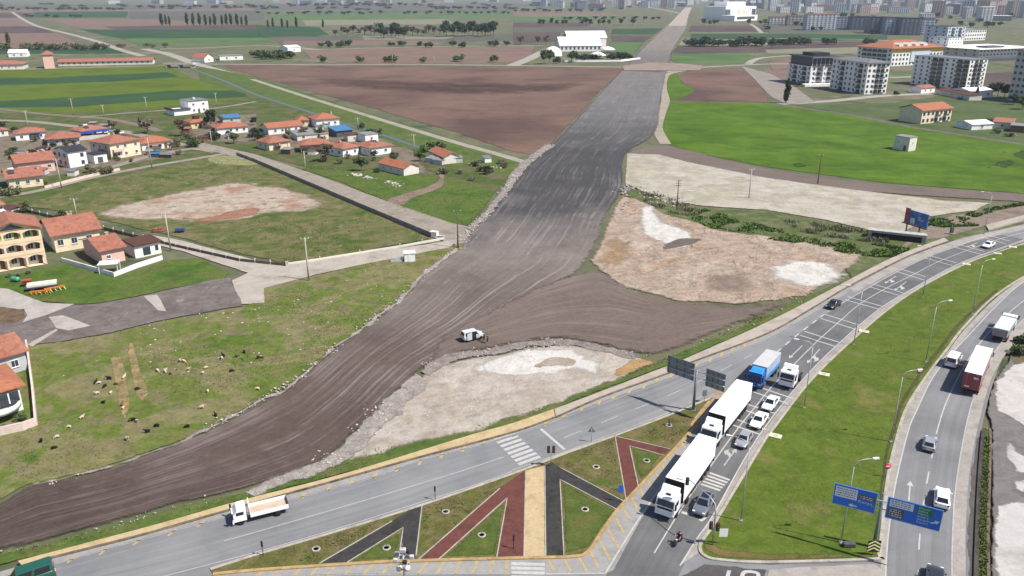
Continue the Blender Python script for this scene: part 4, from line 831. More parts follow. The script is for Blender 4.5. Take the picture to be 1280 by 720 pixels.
def house(name, label, cat, a, b, d, h, roof, rh, wall, rmat, zw=(1.0,), wf=(), wr=(), wl=(), over=0.5, ww=1.2, wh=1.3, fr=None, door=None, dmat=None, chim=(), group=None, z=0.05, bays=(), heater=None):
    A_, B_ = G(*a), G(*b); dv = B_ - A_; W_ = dv.length; rz = math.atan2(dv.y, dv.x)
    r = thing(name, label, cat, (A_.x, A_.y, z), rz, group)
    m = MB(); m.prism([(0, 0), (W_, 0), (W_, d), (0, d)], -0.4, h)
    if roof == 'gx':
        for x, s in ((0.0, 1), (W_, -1)):
            k = rh * 0.94 * (d / (d + 2 * over)); i = 0.02 if s > 0 else -0.02
            m.prism([(x, 0.02), (x + i * 10, 0.02), (x + i * 10, d - 0.02), (x, d - 0.02)][::s], h, h + 0.01)
            m.face([(x, 0, h), (x, d, h), (x, d / 2, h + k)])
    if roof == 'gy':
        k = rh * 0.94 * (W_ / (W_ + 2 * over))
        for y in (0.0, d): m.face([(0, y, h), (W_, y, h), (W_ / 2, y, h + k)])
    if roof == 'shed':
        for x in (0.0, W_): m.face([(x, 0, h), (x, d, h), (x, d, h + rh * 0.9)])
        m.face([(0, d, h), (W_, d, h), (W_, d, h + rh * 0.9), (0, d, h + rh * 0.9)])
    m.build('wall', wall, r, fix=False)
    rf = roof_mb(W_, d, h, roof, rh, over).build('roof', rmat, r)
    for (cx, cy) in chim:
        c = MB(); zt = h + rh + 0.4; c.box(W_ * cx - 0.35, W_ * cx + 0.35, d * cy - 0.3, d * cy + 0.3, h, zt); c.box(W_ * cx - 0.45, W_ * cx + 0.45, d * cy - 0.4, d * cy + 0.4, zt + .002, zt + 0.12); c.build('chimney', m_chim, rf)
    wall_windows(r, W_, d, 'f', wf, zw, ww, wh, fr); wall_windows(r, W_, d, 'r', wr, zw, ww, wh, fr); wall_windows(r, W_, d, 'l', wl, zw, ww, wh, fr)
    if door is not None:
        q = MB(); q.box(-0.5, 0.5, -0.06, 0.03, 0, 2.1); q.box(-0.58, -0.502, -0.1, 0.03, 0, 2.2); q.box(0.502, 0.58, -0.1, 0.03, 0, 2.2); q.box(-0.58, 0.58, -0.1, 0.03, 2.202, 2.28)
        dd = q.build('door', dmat or d_brown, r, loc=(W_ * door, 0, 0.05))
        hm_ = MB(); hm_.box(0.3, 0.42, -0.12, -0.062, 0.95, 1.02); hm_.build('handle', m_steel, dd)
    if heater:
        q = MB(); hx, hy = W_ * heater[0], d * heater[1]; zt = h + rh * 0.7
        q.box(hx - 0.9, hx - 0.82, hy - 0.5, hy - 0.42, h, zt + 0.7); q.box(hx + 0.82, hx + 0.9, hy - 0.5, hy - 0.42, h, zt + 0.7)
        q.lathe([(0.0, -0.9), (0.34, -0.88), (0.34, 0.88), (0.0, 0.9)], 12, 0, 'x', (hx, hy, zt + 0.95)); q.face([(hx - .9, hy - 1.6, zt - .3), (hx + .9, hy - 1.6, zt - .3), (hx + .9, hy - .35, zt + .7), (hx - .9, hy - .35, zt + .7)], 1)
        q.build('water_heater', [r_white, r_dark], r)
    for (x0, x1, y0, y1, z0, z1, nm, mt) in bays:
        q = MB(); q.box(x0, x1, y0, y1, z0, z1); q.build(nm, mt, r)
    r['w'] = W_
    del r['w']
    return r, W_
VG = 'red roofed village houses'
house('house', 'white village house with faded red hip roof and a wide dark blue gate', 'house', (20.6, 176.5), (57.5, 173.5), 9, 3.2, 'hip', 1.9, w_white, r_tile2, (1.0,), (0.2, 0.85), (0.5,), (0.5,), 0.6, door=0.5, dmat=d_blue, group=VG, bays=((5.4, 9.4, -0.05, 0.02, 0.05, 2.7, 'garage_door', d_blue),))
house('house', 'low house with broad orange roof between blue gate house and blue tarp', 'house', (60, 183), (100, 180), 11, 2.9, 'hip', 2.2, w_grey, r_tile, (1.0,), (0.3, 0.7), (0.5,), (0.5,), 0.9, door=0.5, group=VG)
house('house', 'small red roofed house with a solar tank, partly under the blue tarp', 'house', (103, 173.5), (136, 169), 10, 3.2, 'hip', 1.8, w_pale, r_tile2, (1.0,), (0.2, 0.5, 0.8), (0.5,), (), 0.6, heater=(0.3, 0.3), group=VG)
house('house', 'cream two storey corner house with orange hip roof and brown balconies', 'house', (140, 200), (177, 193.2), 13, 6.2, 'hip', 2.4, w_cream, r_tile, (1.0, 4.0), (0.25, 0.5, 0.85), (0.5,), (0.2, 0.5, 0.8), 0.8, door=0.12, chim=((0.5, 0.5),), heater=(0.72, 0.4), group=VG, bays=((-1.3, -0.002, 1.5, 6, 2.9, 3.1, 'balcony', d_brown), (-1.3, -1.2, 1.5, 6, 3.1, 4.0, 'balcony_rail', d_brown), (0.8, 5.0, -1.2, -0.002, 2.9, 3.9, 'balcony', w_pink)))
house('house', 'low long house with orange roof right of the cream two storey house', 'house', (178, 189), (215, 184.5), 11, 3.0, 'hip', 2.2, w_white, r_tile3, (1.0,), (0.3, 0.6), (0.5,), (), 0.7, door=0.8, group=VG, bays=((2.0, 8.5, -2.4, -0.6, 2.4, 2.6, 'porch_roof', r_tile2),))
house('villa', 'white flat roofed modern villa standing alone at the edge of the striped field', 'house', (237, 142.5), (261.5, 140), 11, 6.6, 'flat', 0, w_white, r_grey, (1.0, 4.1), (0.25, 0.75), (0.5,), (0.5,), 0.4, door=0.5, bays=((-9, -0.002, -2, 9, -0.3, 2.6, 'terrace', w_white), (-9.5, -9.2, -2.3, 9.3, 2.602, 3.7, 'parapet', w_dark), (-9.2, -0.002, -2.5, -2.2, 2.602, 3.7, 'parapet', w_dark), (4.5, 6, 4, 5.5, 6.86, 8.0, 'roof_stair', w_grey)))
house('house', 'small yellow house with orange roof and dormer, below the white villa', 'house', (239.5, 161.5), (260, 159.5), 9, 3.0, 'hip', 2.0, w_yellow, r_tile3, (1.0,), (0.3, 0.8), (0.5,), (), 0.6, door=0.55, group=VG, bays=((2.5, 5.0, 2.0, 5.0, 3.4, 5.6, 'dormer', r_brown),))
house('house', 'white walled house with bright orange roof beside the blue roofed shed', 'house', (272, 169), (310, 165.5), 10, 3.0, 'hip', 1.9, w_white, r_tile3, (1.0,), (0.45, 0.65, 0.88), (0.5,), (), 0.6, group=VG)
house('shed', 'shed with bright blue metal roof behind the orange roofed white house', 'shed', (279, 155), (301, 153.5), 8, 2.7, 'shed', 0.8, w_grey, r_blue, (1.0,), (0.5,), (), (), 0.4)
house('house', 'long white house with bright red roof behind the round tree', 'house', (336, 169), (379, 164.5), 9, 3.0, 'gx', 1.9, w_white, r_tile3, (1.0,), (0.2, 0.4, 0.6, 0.8), (0.5,), (), 0.5, door=0.5, group=VG)
house('house', 'tall white house with orange hip roof closest to the canal', 'house', (396, 160), (424.5, 157.5), 11, 3.9, 'hip', 2.4, w_white, r_tile3, (1.2,), (0.3, 0.55, 0.82), (0.5,), (), 0.7, chim=((0.8, 0.4),), group=VG)
house('house', 'tiny cream house with small orange hip roof left of the tall canal house', 'house', (373, 158.8), (386, 158), 7, 3.1, 'hip', 1.8, w_cream, r_tile3, (1.0,), (0.5,), (0.5,), (), 0.6, group=VG)
house('house', 'cream house with red hip roof and open porch beside the straight village road', 'house', (337, 188.8), (363, 185), 10, 3.1, 'hip', 2.1, w_cream, r_tile, (1.0,), (0.25,), (0.5,), (0.3, 0.7), 0.7, group=VG, bays=((4.6, 4.8, -0.4, -0.2, 0, 3.0, 'porch_post', w_white), (8.6, 8.8, -0.4, -0.2, 0, 3.0, 'porch_post', w_white)))
house('house', 'pink fronted low house with orange roof behind the big bare tree', 'house', (377, 191), (412, 189), 9, 3.0, 'hip', 2.0, w_pink, r_tile, (1.0,), (0.3, 0.7), (), (0.5,), 0.7, door=0.5, group=VG)
house('house', 'white two window house with red hip roof, left of its twin at the yard', 'house', (429, 196.8), (449, 193), 11, 3.3, 'hip', 2.0, w_white, r_tile, (1.0,), (0.25, 0.75), (0.5,), (0.2, 0.6), 0.6, chim=((0.4, 0.5),), group=VG)
house('house', 'white house with red hip roof and grey water tank, last before the dirt yard', 'house', (462, 195.6), (489, 191.6), 11, 3.3, 'hip', 2.0, w_white, r_tile, (1.0,), (0.25, 0.75), (0.5,), (0.3,), 0.6, heater=(0.5, 0.4), group=VG)
house('shed', 'long pale tin roofed shed in the middle of the village', 'shed', (372, 176.5), (398, 174.3), 12, 2.4, 'shed', 0.7, w_pale, r_tin, (0.9,), (0.3,), (), (), 0.3)
house('shed', 'small cream flat roofed hut beside the tin shed', 'shed', (401, 175), (411, 174), 6, 2.4, 'flat', 0, w_cream, r_tin, (0.9,), (0.5,), (), (), 0.2, ww=0.9, wh=0.9)
house('shed', 'open shed with torn light blue roof sheets near the canal', 'shed', (421, 172), (441, 170), 10, 2.9, 'shed', 0.9, w_dark, r_blue, (1.0,), (), (), (), 0.5)
house('shed', 'beige block hut with one dark window in front of the blue roofs', 'shed', (435, 177.5), (452, 176), 6, 2.8, 'flat', 0, w_pale, r_brown, (1.0,), (0.5,), (), (), 0.2, ww=0.9, wh=0.9)
house('shed', 'white flat roofed hut behind the water tank house', 'shed', (457, 179), (473, 177), 7, 3.4, 'flat', 0, w_white, r_tin, (1.0,), (0.5,), (), (), 0.2)
house('shed', 'pale barn with orange gable roof at the edge of the green lot', 'barn', (505, 220.4), (523.8, 216.8), 15, 2.6, 'gy', 1.7, w_pale, r_tile3, (1.2,), (), (), (0.2, 0.5, 0.8), 0.4, ww=0.9, wh=0.7)
house('shed', 'pale barn with orange gable roof closest to the new dirt road', 'barn', (555, 205.8), (574.5, 203.8), 15, 2.7, 'gy', 1.7, w_pale, r_tile3, (1.2,), (), (), (0.2, 0.5, 0.8), 0.4, ww=0.9, wh=0.7)
house('house', 'cream house with orange roof and white solar tank, left of the dark roofed villa', 'house', (13, 237), (55, 232), 12, 3.6, 'gx', 2.3, w_cream, r_tile, (1.2,), (0.25, 0.55, 0.85), (0.5,), (0.5,), 0.8, heater=(0.15, 0.3), chim=((0.95, 0.3),), group=VG)
house('house', 'pink house with wide orange roof behind the solar tank house', 'house', (24, 219), (70, 213.5), 12, 4.2, 'gx', 2.4, w_pink, r_tile, (1.4,), (0.3, 0.85), (0.5,), (0.5,), 0.8, chim=((0.4, 0.5), (0.7, 0.5)), group=VG)
house('house', 'white two storey villa with charcoal roof and charcoal porch', 'house', (88, 210.4), (110.5, 206.8), 10, 6.0, 'gx', 1.6, w_white, r_dark, (1.0, 3.8), (0.75,), (0.5,), (0.3, 0.7), 0.5, fr=f_dark, chim=((0.5, 0.5), (0.9, 0.5)), bays=((9.5, 14.5, 0.5, 6, -0.3, 3.4, 'wing', w_white), (9.3, 14.9, 0.2, 6.4, 3.402, 3.7, 'wing_roof', r_dark), (10.8, 12.8, 0.44, 0.498, 0.2, 2.4, 'garage_door', w_dark)))
house('house', 'red roofed house cut by the left edge beside the blue gate house', 'house', (-22, 174), (11, 170), 9, 3.0, 'hip', 1.8, w_pale, r_tile2, (1.0,), (0.5, 0.8), (0.5,), (), 0.6, group=VG)
house('house', 'upper red roofed house behind the peach apartment house, at the left edge', 'house', (-22, 284), (9, 279), 10, 5.4, 'hip', 2.4, w_white, r_tile, (1.0, 3.6), (0.5, 0.85), (0.5,), (), 0.7, group=VG)
house('house', 'house with faded red roof and two dormers behind the peach apartment house', 'house', (-10, 304), (31, 296), 11, 4.6, 'hip', 2.6, w_white, r_tile, (1.0,), (0.5,), (0.5,), (), 0.7, group=VG, bays=((1.0, 2.8, 2.5, 5.5, 5.2, 7.2, 'dormer', w_white), (3.8, 5.6, 2.5, 5.5, 5.2, 7.2, 'dormer', w_white)))
# cream house and pink house in the walled yard
house('house', 'cream walled house with plain orange gable roof behind the pink house', 'house', (70.5, 316), (127, 306), 14, 4.4, 'gx', 3.0, w_cream, r_tile, (1.6,), (0.13, 0.43, 0.76), (0.5,), (0.3,), 0.8, ww=1.4, wh=1.6, chim=((0.55, 0.62), (0.6, 0.62)), group=VG)
house('house', 'pink house with orange roof and white extension inside the low white wall', 'house', (129, 331.5), (157, 325.5), 13, 3.5, 'gx', 2.1, w_pink, r_tile, (1.3,), (0.3,), (), (0.6,), 0.7, chim=((0.75, 0.5),), group=VG, ww=1.0, wh=0.9,
      bays=((7.6, 14.0, -0.3, 7, -0.3, 3.0, 'extension', w_white), (7.5, 14.5, -0.8, 7.4, 3.002, 3.3, 'extension_roof', r_brown), (9.6, 11.4, -0.36, -0.302, 0.3, 2.3, 'glass_door', g_glass), (12.6, 13.4, -0.36, -0.302, 1.0, 2.3, 'side_window', g_glass)))
# bottom left house
house('house', 'long low house with orange roof at the left edge, above the glazed balcony house', 'house', (-40, 486), (36, 462), 10, 3.6, 'gx', 2.0, w_grey, r_tile, (1.2,), (0.8,), (0.5,), (), 0.6, group=VG)
hb, hw = house('house', 'orange hip roofed house with white glazed balcony at the left edge by the pasture', 'house', (-60, 541), (30, 513), 9, 4.4, 'hip', 2.4, w_white, r_tile3, (2.4,), (), (0.5,), (), 0.9, group=VG)
q = MB(); q.lathe([(0.05, 0), (3.2, 0.0), (3.2, 0.9), (3.0, 0.9), (3.0, 0.15), (0.05, 0.15)], 28, 0, 'z', (hw - 3.4, -0.2, 1.6)); q.build('balcony', w_white, hb)
q = MB(); q.box(hw - 6.4, hw - 0.4, -1.6, -0.002, 2.6, 4.2); q.build('balcony_glazing', g_glass, hb)
for k in range(5): q = MB(); q.box(hw - 6.45 + k * 1.5, hw - 6.27 + k * 1.5, -1.68, -1.602, 2.5, 4.25); q.build('glazing_post', f_white, hb)
# peach apartment house with arched balconies
A_, B_ = G(-12, 342), G(59, 330); dv = B_ - A_; W_ = dv.length; r = thing('apartment_house', 'peach three storey apartment house with arched balconies and green upper wall, left edge', 'apartment house', (A_.x, A_.y, 0.05), math.atan2(dv.y, dv.x))
m = MB(); m.box(0, W_, 1.6, 12, -0.3, 9.3); m.build('wall', w_pale, r)
q = MB(); q.box(0.2, W_ - 0.2, 1.55, 1.598, 6.4, 9.0); q.build('upper_wall', w_green, r)
nb = 3; bw = W_ / nb
for fl in range(3):
    z0 = fl * 3.1
    q = MB(); q.box(-0.1, W_ + 0.1, -0.1, 1.598, z0 - 0.15 + (0.15 if fl == 0 else 0), z0 + 0.05); q.build('balcony_slab', w_peach, r)
    if fl:
        q = MB(); q.box(-0.1, W_ + 0.1, -0.15, 0.02, z0 + 0.052, z0 + 1.0); q.build('balcony_parapet', w_peach, r)
    for k in range(nb + 1):
        q = MB(); x = min(max(k * bw, 0.15), W_ - 0.15); q.box(x - 0.22, x + 0.22, -0.12, 0.3, z0 + (1.0 if fl else 0.05), z0 + 2.95); q.build('pillar', w_peach, r)
    for k in range(nb):
        x0, x1 = k * bw + 0.23, (k + 1) * bw - 0.23; pr = [(x1, z0 + 2.95), (x0, z0 + 2.95)] + [(x0 + (x1 - x0) * s / 10, z0 + 2.2 + 0.55 * math.sin(math.pi * s / 10)) for s in range(11)]
        q = MB(); q.extr_y(pr, -0.08, 0.15); q.build('arch', w_peach, r)
        window(r, k * bw + bw * 0.35, 1.55, z0 + 0.9, 0, 1.3, 1.4); qd = MB(); qd.box(k * bw + bw * 0.62, k * bw + bw * 0.62 + 0.9, 1.48, 1.546, z0 + 0.06, z0 + 2.2); qd.build('door', d_brown, r)
q = MB(); q.face([(-0.6, -0.5, 9.3), (W_ * .52, -0.5, 11.6), (W_ * .52, 12.4, 11.6), (-0.6, 12.4, 9.3)]); q.face([(W_ * .52, -0.5, 11.6), (W_ + .6, -0.5, 9.3), (W_ + .6, 12.4, 9.3), (W_ * .52, 12.4, 11.6)])
rf = q.build('roof', r_tile, r); so = rf.modifiers.new('thick', 'SOLIDIFY'); so.thickness = 0.22
q = MB(); q.extr_y([(0, 9.3), (W_, 9.3), (W_ * .52, 11.35)], 0.3, 0.6); q.build('gable', w_peach, r); q = MB(); q.extr_y([(W_ * .3, 9.5), (W_ * .74, 9.5), (W_ * .52, 10.9)], 0.2, 0.298); q.build('gable_glass', g_glass, r)

def fence_run(name, label, cat, px, h, w, mat, z=0.1, posts=None, group=None, post_mat=None, ph=None, smooth=False):
    """a wall or fence along a ground line; posts = spacing in metres"""
    pts = [G(x, y, z) for x, y in P(px)]
    if smooth: pts = catmull(pts, False)
    o0 = pts[0]; r = thing(name, label, cat, (o0.x, o0.y, z), 0, group); loc = [p - o0 for p in pts]
    l_, r_ = offset_line(loc, w / 2), offset_line(loc, -w / 2); mb = MB()
    mb.grid([[(a.x, a.y, -0.3), (a.x, a.y, h), (b.x, b.y, h), (b.x, b.y, -0.3)] for a, b in zip(l_, r_)], sm=False)
    mb.face([(l_[0].x, l_[0].y, -.3), (l_[0].x, l_[0].y, h), (r_[0].x, r_[0].y, h), (r_[0].x, r_[0].y, -.3)]); mb.face([(l_[-1].x, l_[-1].y, -.3), (l_[-1].x, l_[-1].y, h), (r_[-1].x, r_[-1].y, h), (r_[-1].x, r_[-1].y, -.3)])
    mb.build('panel' if posts else 'body', mat, r)
    if posts:
        pm = MB(); pm.box(-0.11, 0.11, -0.11, 0.11, -0.3, ph or h + 0.5); me = pm.mesh('post', post_mat or w_pale)
        for p in resample(loc, False, posts): put(me, 'post', r, (p.x, p.y, 0))
    return r
w_pinkwall = pmat('wall_pinkish', (0.55, 0.44, 0.40, 1), 0.9, 0, 0.2, 0.1, 1.2, dirt=(0.40, 0.33, 0.30, 1))
fence_run('yard_wall', 'low white wall around the yard of the pink house', 'wall', '78,327 110,336 143,345.5 172,334 203,324', 1.0, 0.25, w_white)
fence_run('retaining_wall', 'long dark weathered concrete wall along the straight village road', 'wall', '296,194 320,203 390,233 460,263 540,296.5', 1.3, 0.3, pmat('dark_concrete', (0.22, 0.19, 0.17, 1), 0.95, 0, 0.2, 0.2, 1.5, dirt=(0.32, 0.29, 0.26, 1)))
fence_run('parcel_fence', 'brown wall with pale posts along the pale road below the grass parcel', 'fence', '22,262 60,271 130,287 220,309 300,327 358,333', 0.8, 0.2, pmat('fence_brown', (0.12, 0.095, 0.08, 1), 0.95, 0, 0.2, 0.2, 1.5), posts=4.0)
fence_run('parcel_fence', 'pale low wall with posts between parcel corner and the white block', 'fence', '360,331 400,325 450,317 500,309 555,299', 0.5, 0.2, w_pale, posts=6.0)
fence_run('yard_wall', 'pinkish wall between the bottom left house and the pasture', 'wall', '34,433 38,460 42,490 46,532 30,538 -20,549', 1.4, 0.3, w_pinkwall)
fence_run('yard_wall', 'pale wall along the lane below the solar tank house', 'wall', '56,236 75,231 110,222 150,213', 1.0, 0.2, w_pinkwall)
def block(name, label, cat, px, sx, sy, h, mat, rz=0, z=0.1, extra=None, bev=0.05):
    p = G(*px); r = thing(name, label, cat, (p.x, p.y, z), rz); m = MB(); m.box(-sx / 2, sx / 2, -sy / 2, sy / 2, 0, h); m.build('body', mat, r, bevel=bev)
    if extra:
        for nm, b, mt in extra: q = MB(); q.box(*b); q.build(nm, mt, r)
    return r
block('concrete_block', 'white concrete block at the end of the dark retaining wall', 'block', (543, 295.5), 2.0, 1.2, 1.2, w_white, -0.4, extra=(('cap', (-1.1, 1.1, -0.7, 0.7, 1.202, 1.32), w_pale), ('end_slab', (1.02, 3.0, -0.5, 0.5, 0, 0.35), w_conc)))
block('kiosk', 'small white cabin on the verge beside the pale road', 'cabin', (512, 326), 2.6, 2.2, 2.1, w_white, 0.2, extra=(('roof', (-1.45, 1.45, -1.25, 1.25, 2.102, 2.24), r_white), ('door', (-0.4, 0.4, -1.16, -1.102, 0.05, 1.8), f_white), ('fence_panel', (-4.6, -1.6, -0.6, -0.5, 0, 1.1), w_grey)))
# yard canopy and furniture by the pink house
p = G(138, 340); r = thing('canopy', 'small white canopy on posts inside the yard wall', 'canopy', (p.x, p.y, 0.1), 0.25); q = MB(); q.box(-2.2, 2.2, -1.6, 1.6, 2.2, 2.32); q.build('roof', r_white, r)
for x in (-2, 2):
    for y in (-1.4, 1.4): q = MB(); q.box(x - .06, x + .06, y - .06, y + .06, 0, 2.198); q.build('post', f_white, r)
p = G(116, 173.5); r = thing('tarp', 'crumpled bright blue tarp sheet over sheds between two red roofs', 'tarp', (p.x, p.y, 0), 0.35)
rows = [[(x * 1.5 - 6, y * 1.1 - 3, 2.6 + 0.9 * mnoise.noise(Vector((x * .7, y * .7, 2))) + 0.12 * x) for y in range(7)] for x in range(10)]
q = MB(); q.grid(rows, sm=False); q.build('sheet', m_tarpb, r); q = MB(); q.box(-5.5, 7, -2.5, 2.8, -0.2, 2.0); q.build('stack', w_pale, r)
p = G(198, 196); r = thing('tarp', 'turquoise tarp over a low trailer beside the cream two storey house', 'tarp', (p.x, p.y, 0.1), 0.1); rows = [[(x * .8 - 3, y * .8 - 1.6, 1.4 + 0.35 * mnoise.noise(Vector((x * .9, y * .9, 5)))) for y in range(5)] for x in range(8)]
q = MB(); q.grid(rows, sm=False); q.build('sheet', pmat('tarp_cyan', A(72, 150, 200), 0.5, 0, 0.4, 0.25, .6), r); q = MB(); q.box(-2.8, 2.4, -1.4, 1.4, 0.1, 1.0); q.build('load', w_dark, r)
# long low buildings on the far left
house('house', 'pale house with salmon roof at the left edge beyond the striped field', 'house', (-14, 87.5), (29, 86.5), 18, 4, 'hip', 3, w_pale, r_tile2, (1.2,), (0.4, 0.6, 0.8), (), (), 0.8)
house('apartment_house', 'pinkish four storey tower with orange roof beyond the striped field', 'apartment house', (56, 86), (69, 85.5), 16, 11.5, 'hip', 3, w_pink, r_tile2, (1.2, 4.0, 6.8, 9.2), (), (), (0.2, 0.4, 0.6, 0.8), 0.9, ww=1.6, wh=1.6)
house('stable', 'very long low barrack with salmon roof beyond the striped field', 'barrack', (73, 82.6), (191, 80.2), 14, 3.2, 'gx', 2.4, w_pale, r_tile2, (1.2,), [0.05 + .06 * k for k in range(16)], (), (), 0.8, ww=2.0, wh=1.6)
house('shed', 'long white roofed shed behind the salmon roofed house', 'shed', (11, 71.5), (34, 71), 14, 4, 'gx', 3, w_white, r_white, (1.2,), (0.3, 0.7), (), (), 0.4, ww=2, wh=1.5)
house('house', 'white farmhouse with orange roof beside the track junction', 'house', (256, 78.2), (267, 77), 14, 4, 'gy', 4, w_white, r_tile2, (1.2,), (0.5,), (), (), 0.6, ww=2, wh=1.6)
house('house', 'flat pale farm shed right of the orange roofed farmhouse', 'shed', (275, 75.5), (304, 74.5), 14, 4, 'flat', 0, w_white, r_tin, (1.2,), (0.3, 0.7), (), (), 0.4, ww=2, wh=1.5)
house('shed', 'white sheds among the bushes left of the ploughed strip', 'shed', (360, 65.5), (376, 64.5), 16, 5, 'gx', 2, w_white, r_white, (1.5,), (0.5,), (), (), 0.4, ww=2, wh=1.5)
p = G(226, 84.5); r = thing('bridge', 'low concrete bridge of the farm track over the canal', 'bridge', (p.x, p.y, 0), -0.05); q = MB(); q.box(-13, 13, -4, 4, 2.6, 3.6); q.build('deck', w_pinkwall, r)
for x in (-11, 0, 11): q = MB(); q.box(x - .6, x + .6, -3.8, 3.8, -0.3, 2.598); q.build('pier', w_conc, r)
q = MB(); q.box(-13, 13, -4.1, -3.9, 3.602, 4.3); q.build('parapet', w_pale, r)

# ------------------------------------------------------------------ apartment blocks on the right
def tower(label, a, b, d, h, floors, wall, roofm, nf, nl, nr, cat='apartment block', roof='flat', rh=0, over=0.5, balc_f=(), balc_l=(), band=None, frm=None, ww=1.5, wh=1.5, name='apartment_block', group='apartment blocks on the plain', side=None, base=0.0):
    fl = h / floors; zs = [base + fl * (k + 0.3) for k in range(floors)]
    r, W_ = house(name, label, cat, a, b, d, h, roof, rh, wall, roofm, zs, [(k + 0.5) / nf for k in range(nf) if k not in balc_f] if nf else (), [(k + 0.5) / nr for k in range(nr)] if nr else (), [(k + 0.5) / nl for k in range(nl) if k not in balc_l] if nl else (), over, ww, wh, frm or f_dark, group=group)
    bm_ = MB(); bw = W_ / max(nf, 1) * 0.86
    if balc_f:
        bm_.box(-bw / 2, bw / 2, -1.3, -0.002, -0.15, 0); bm_.box(-bw / 2, bw / 2, -1.3, -1.2, 0.002, 0.9)
        me = bm_.mesh('balcony', f_dark); dm = MB(); dm.box(-bw / 2 + .1, bw / 2 - .1, -0.05, 0.02, 0.002, 2.3); de = dm.mesh('balcony_door', g_glass)
        for k in range(floors):
            for i in balc_f: o = put(me, 'balcony', r, (W_ * (i + .5) / nf, 0, fl * k + 0.1)); put(de, 'balcony_door', o)
    if balc_l:
        bm_ = MB(); bw = d / nl * 0.86; bm_.box(-bw / 2, bw / 2, -1.3, -0.002, -0.15, 0); bm_.box(-bw / 2, bw / 2, -1.3, -1.2, 0.002, 0.9)
        me = bm_.mesh('balcony', f_dark); dm = MB(); dm.box(-bw / 2 + .1, bw / 2 - .1, -0.05, 0.02, 0.002, 2.3); de = dm.mesh('balcony_door', g_glass)
        for k in range(floors):
            for i in balc_l: o = put(me, 'balcony', r, (0, d * (i + .5) / nl, fl * k + 0.1), -math.pi / 2); put(de, 'balcony_door', o)
    if side: q = MB(); q.box(-0.12, -0.002, 0.3, d - 0.3, 0.2, h - 0.4); 
    return r, W_
r, W_ = tower('white and charcoal block with dark mansard roof and glazed upper storeys', (1012, 107), (1050, 106), 30, 13.0, 4, w_white, r_dark, 6, 5, 3, balc_f=(1, 3), balc_l=(1, 3))
q = MB(); q.box(0.5, W_ - 0.5, 0.8, 29, 13.4, 18.6); q.build('glazed_storey', w_dark, r); q = MB(); q.prism([(-1, -1), (W_ + 1, -1), (W_ + 1, 31), (-1, 31)], 18.602, 19.4, top=[(0, 0), (W_, 0), (W_, 30), (0, 30)]); q.box(5, W_ - 6, 8, 22, 19.402, 21.6); q.build('mansard_roof', r_dark, r)
for k in range(8): q = MB(); q.box(0.6 + k * (W_ - 1.2) / 7 - .2, 0.6 + k * (W_ - 1.2) / 7 + .2, 0.6, 0.798, 13.4, 18.5); q.build('mullion', w_grey, r)
for x in (-1.0, W_ * .36, W_ * .7): q = MB(); q.box(x, x + 0.9, -0.7, -0.1, 0, 13.2); q.build('fin', w_white, r)
q = MB(); q.box(-8, W_, -7, -1.5, -0.3, 1.6); q.build('podium_wall', w_white, r)
tower('white six storey block with grey roof, nearest the parking ground', (1080, 118), (1107, 117), 36, 19.5, 6, w_white, r_grey, 5, 8, 3, balc_f=(2, 3), balc_l=(1, 5), over=0.8, roof='hip', rh=2)
r, W_ = tower('long school like block with bright orange roof and white front', (1113, 83), (1176, 80), 40, 15.0, 4, w_white, r_tile3, 15, 7, 0, roof='hip', rh=6, over=2.0, ww=2.0, wh=1.8, cat='school building', name='school_building', balc_l=(1, 2, 3, 4, 5))
q = MB(); q.box(-0.2, W_ + 0.2, -0.25, -0.1, 11.8, 14.8); q.build('orange_band', pmat('band_orange', (0.72, 0.40, 0.08, 1), 0.8), r)
for k in (0.2, 0.36, 0.52, 0.68): q = MB(); q.extr_y([(W_ * k - 2.5, 15.6), (W_ * k + 2.5, 15.6), (W_ * k + 2.5, 18.0), (W_ * k, 19.6), (W_ * k - 2.5, 18.0)], 3, 10); q.build('dormer', w_pale, r)
q = MB(); q.box(W_ * .36, W_ * .74, -0.5, -0.26, 3.0, 13); q.build('entrance_glass', w_blue, r)
tower('white seven storey block with blue grey shaded side and dark balconies', (1206, 112.5), (1228, 111), 44, 19.5, 7, w_white, r_grey, 4, 9, 3, balc_f=(1, 2), balc_l=(0, 1, 4, 5), over=0.3)
tower('beige two storey apartment house with orange gable roof standing alone in the meadow', (1150.5, 155.5), (1187.5, 151.6), 13, 6.6, 2, w_cream, r_tile3, 7, 0, 2, roof='gx', rh=2.6, over=0.7, cat='apartment house', name='apartment_house', balc_f=(3, 5), group='apartment blocks on the plain')
r, W_ = tower('wide hall with overhanging white roof and rows of windows near the right edge', (1222, 76), (1290, 73), 50, 10.5, 3, w_pale, r_white, 16, 5, 0, over=5.0, cat='sports hall', name='sports_hall', ww=2.2, wh=1.4, group=None)
q = MB(); q.box(-8, W_, -10, -0.5, -0.3, 2.5); q.build('podium', w_dark, r); q = MB(); q.box(20, 44, 8, 20, 10.9, 12.2); q.build('roof_plant', w_dark, r)
tower('tall grey apartment tower cut by the right edge', (1259, 125), (1310, 131), 20, 29, 8, pmat('wall_warmgrey', (0.44, 0.42, 0.41, 1), 0.85, 0, 0.2, 0.06, 2), r_brown, 8, 4, 0, over=0.6)
tower('slim white tower behind the orange roofed school', (1182, 72), (1199.5, 71), 22, 19, 6, w_white, r_grey, 5, 3, 0, over=0.3)
tower('grey blue tower pair behind the slim white tower', (1181, 60), (1203, 59), 30, 24, 6, w_blue, r_dark, 5, 3, 0, over=0.3, ww=2.2, wh=1.8, balc_f=(1, 3))
tower('low white school with long window rows behind the grey blue tower', (1205, 51), (1231, 50), 40, 14, 3, w_white, r_tin, 9, 3, 0, over=0.6, ww=2.6, wh=1.8, cat='school building', name='school_building')
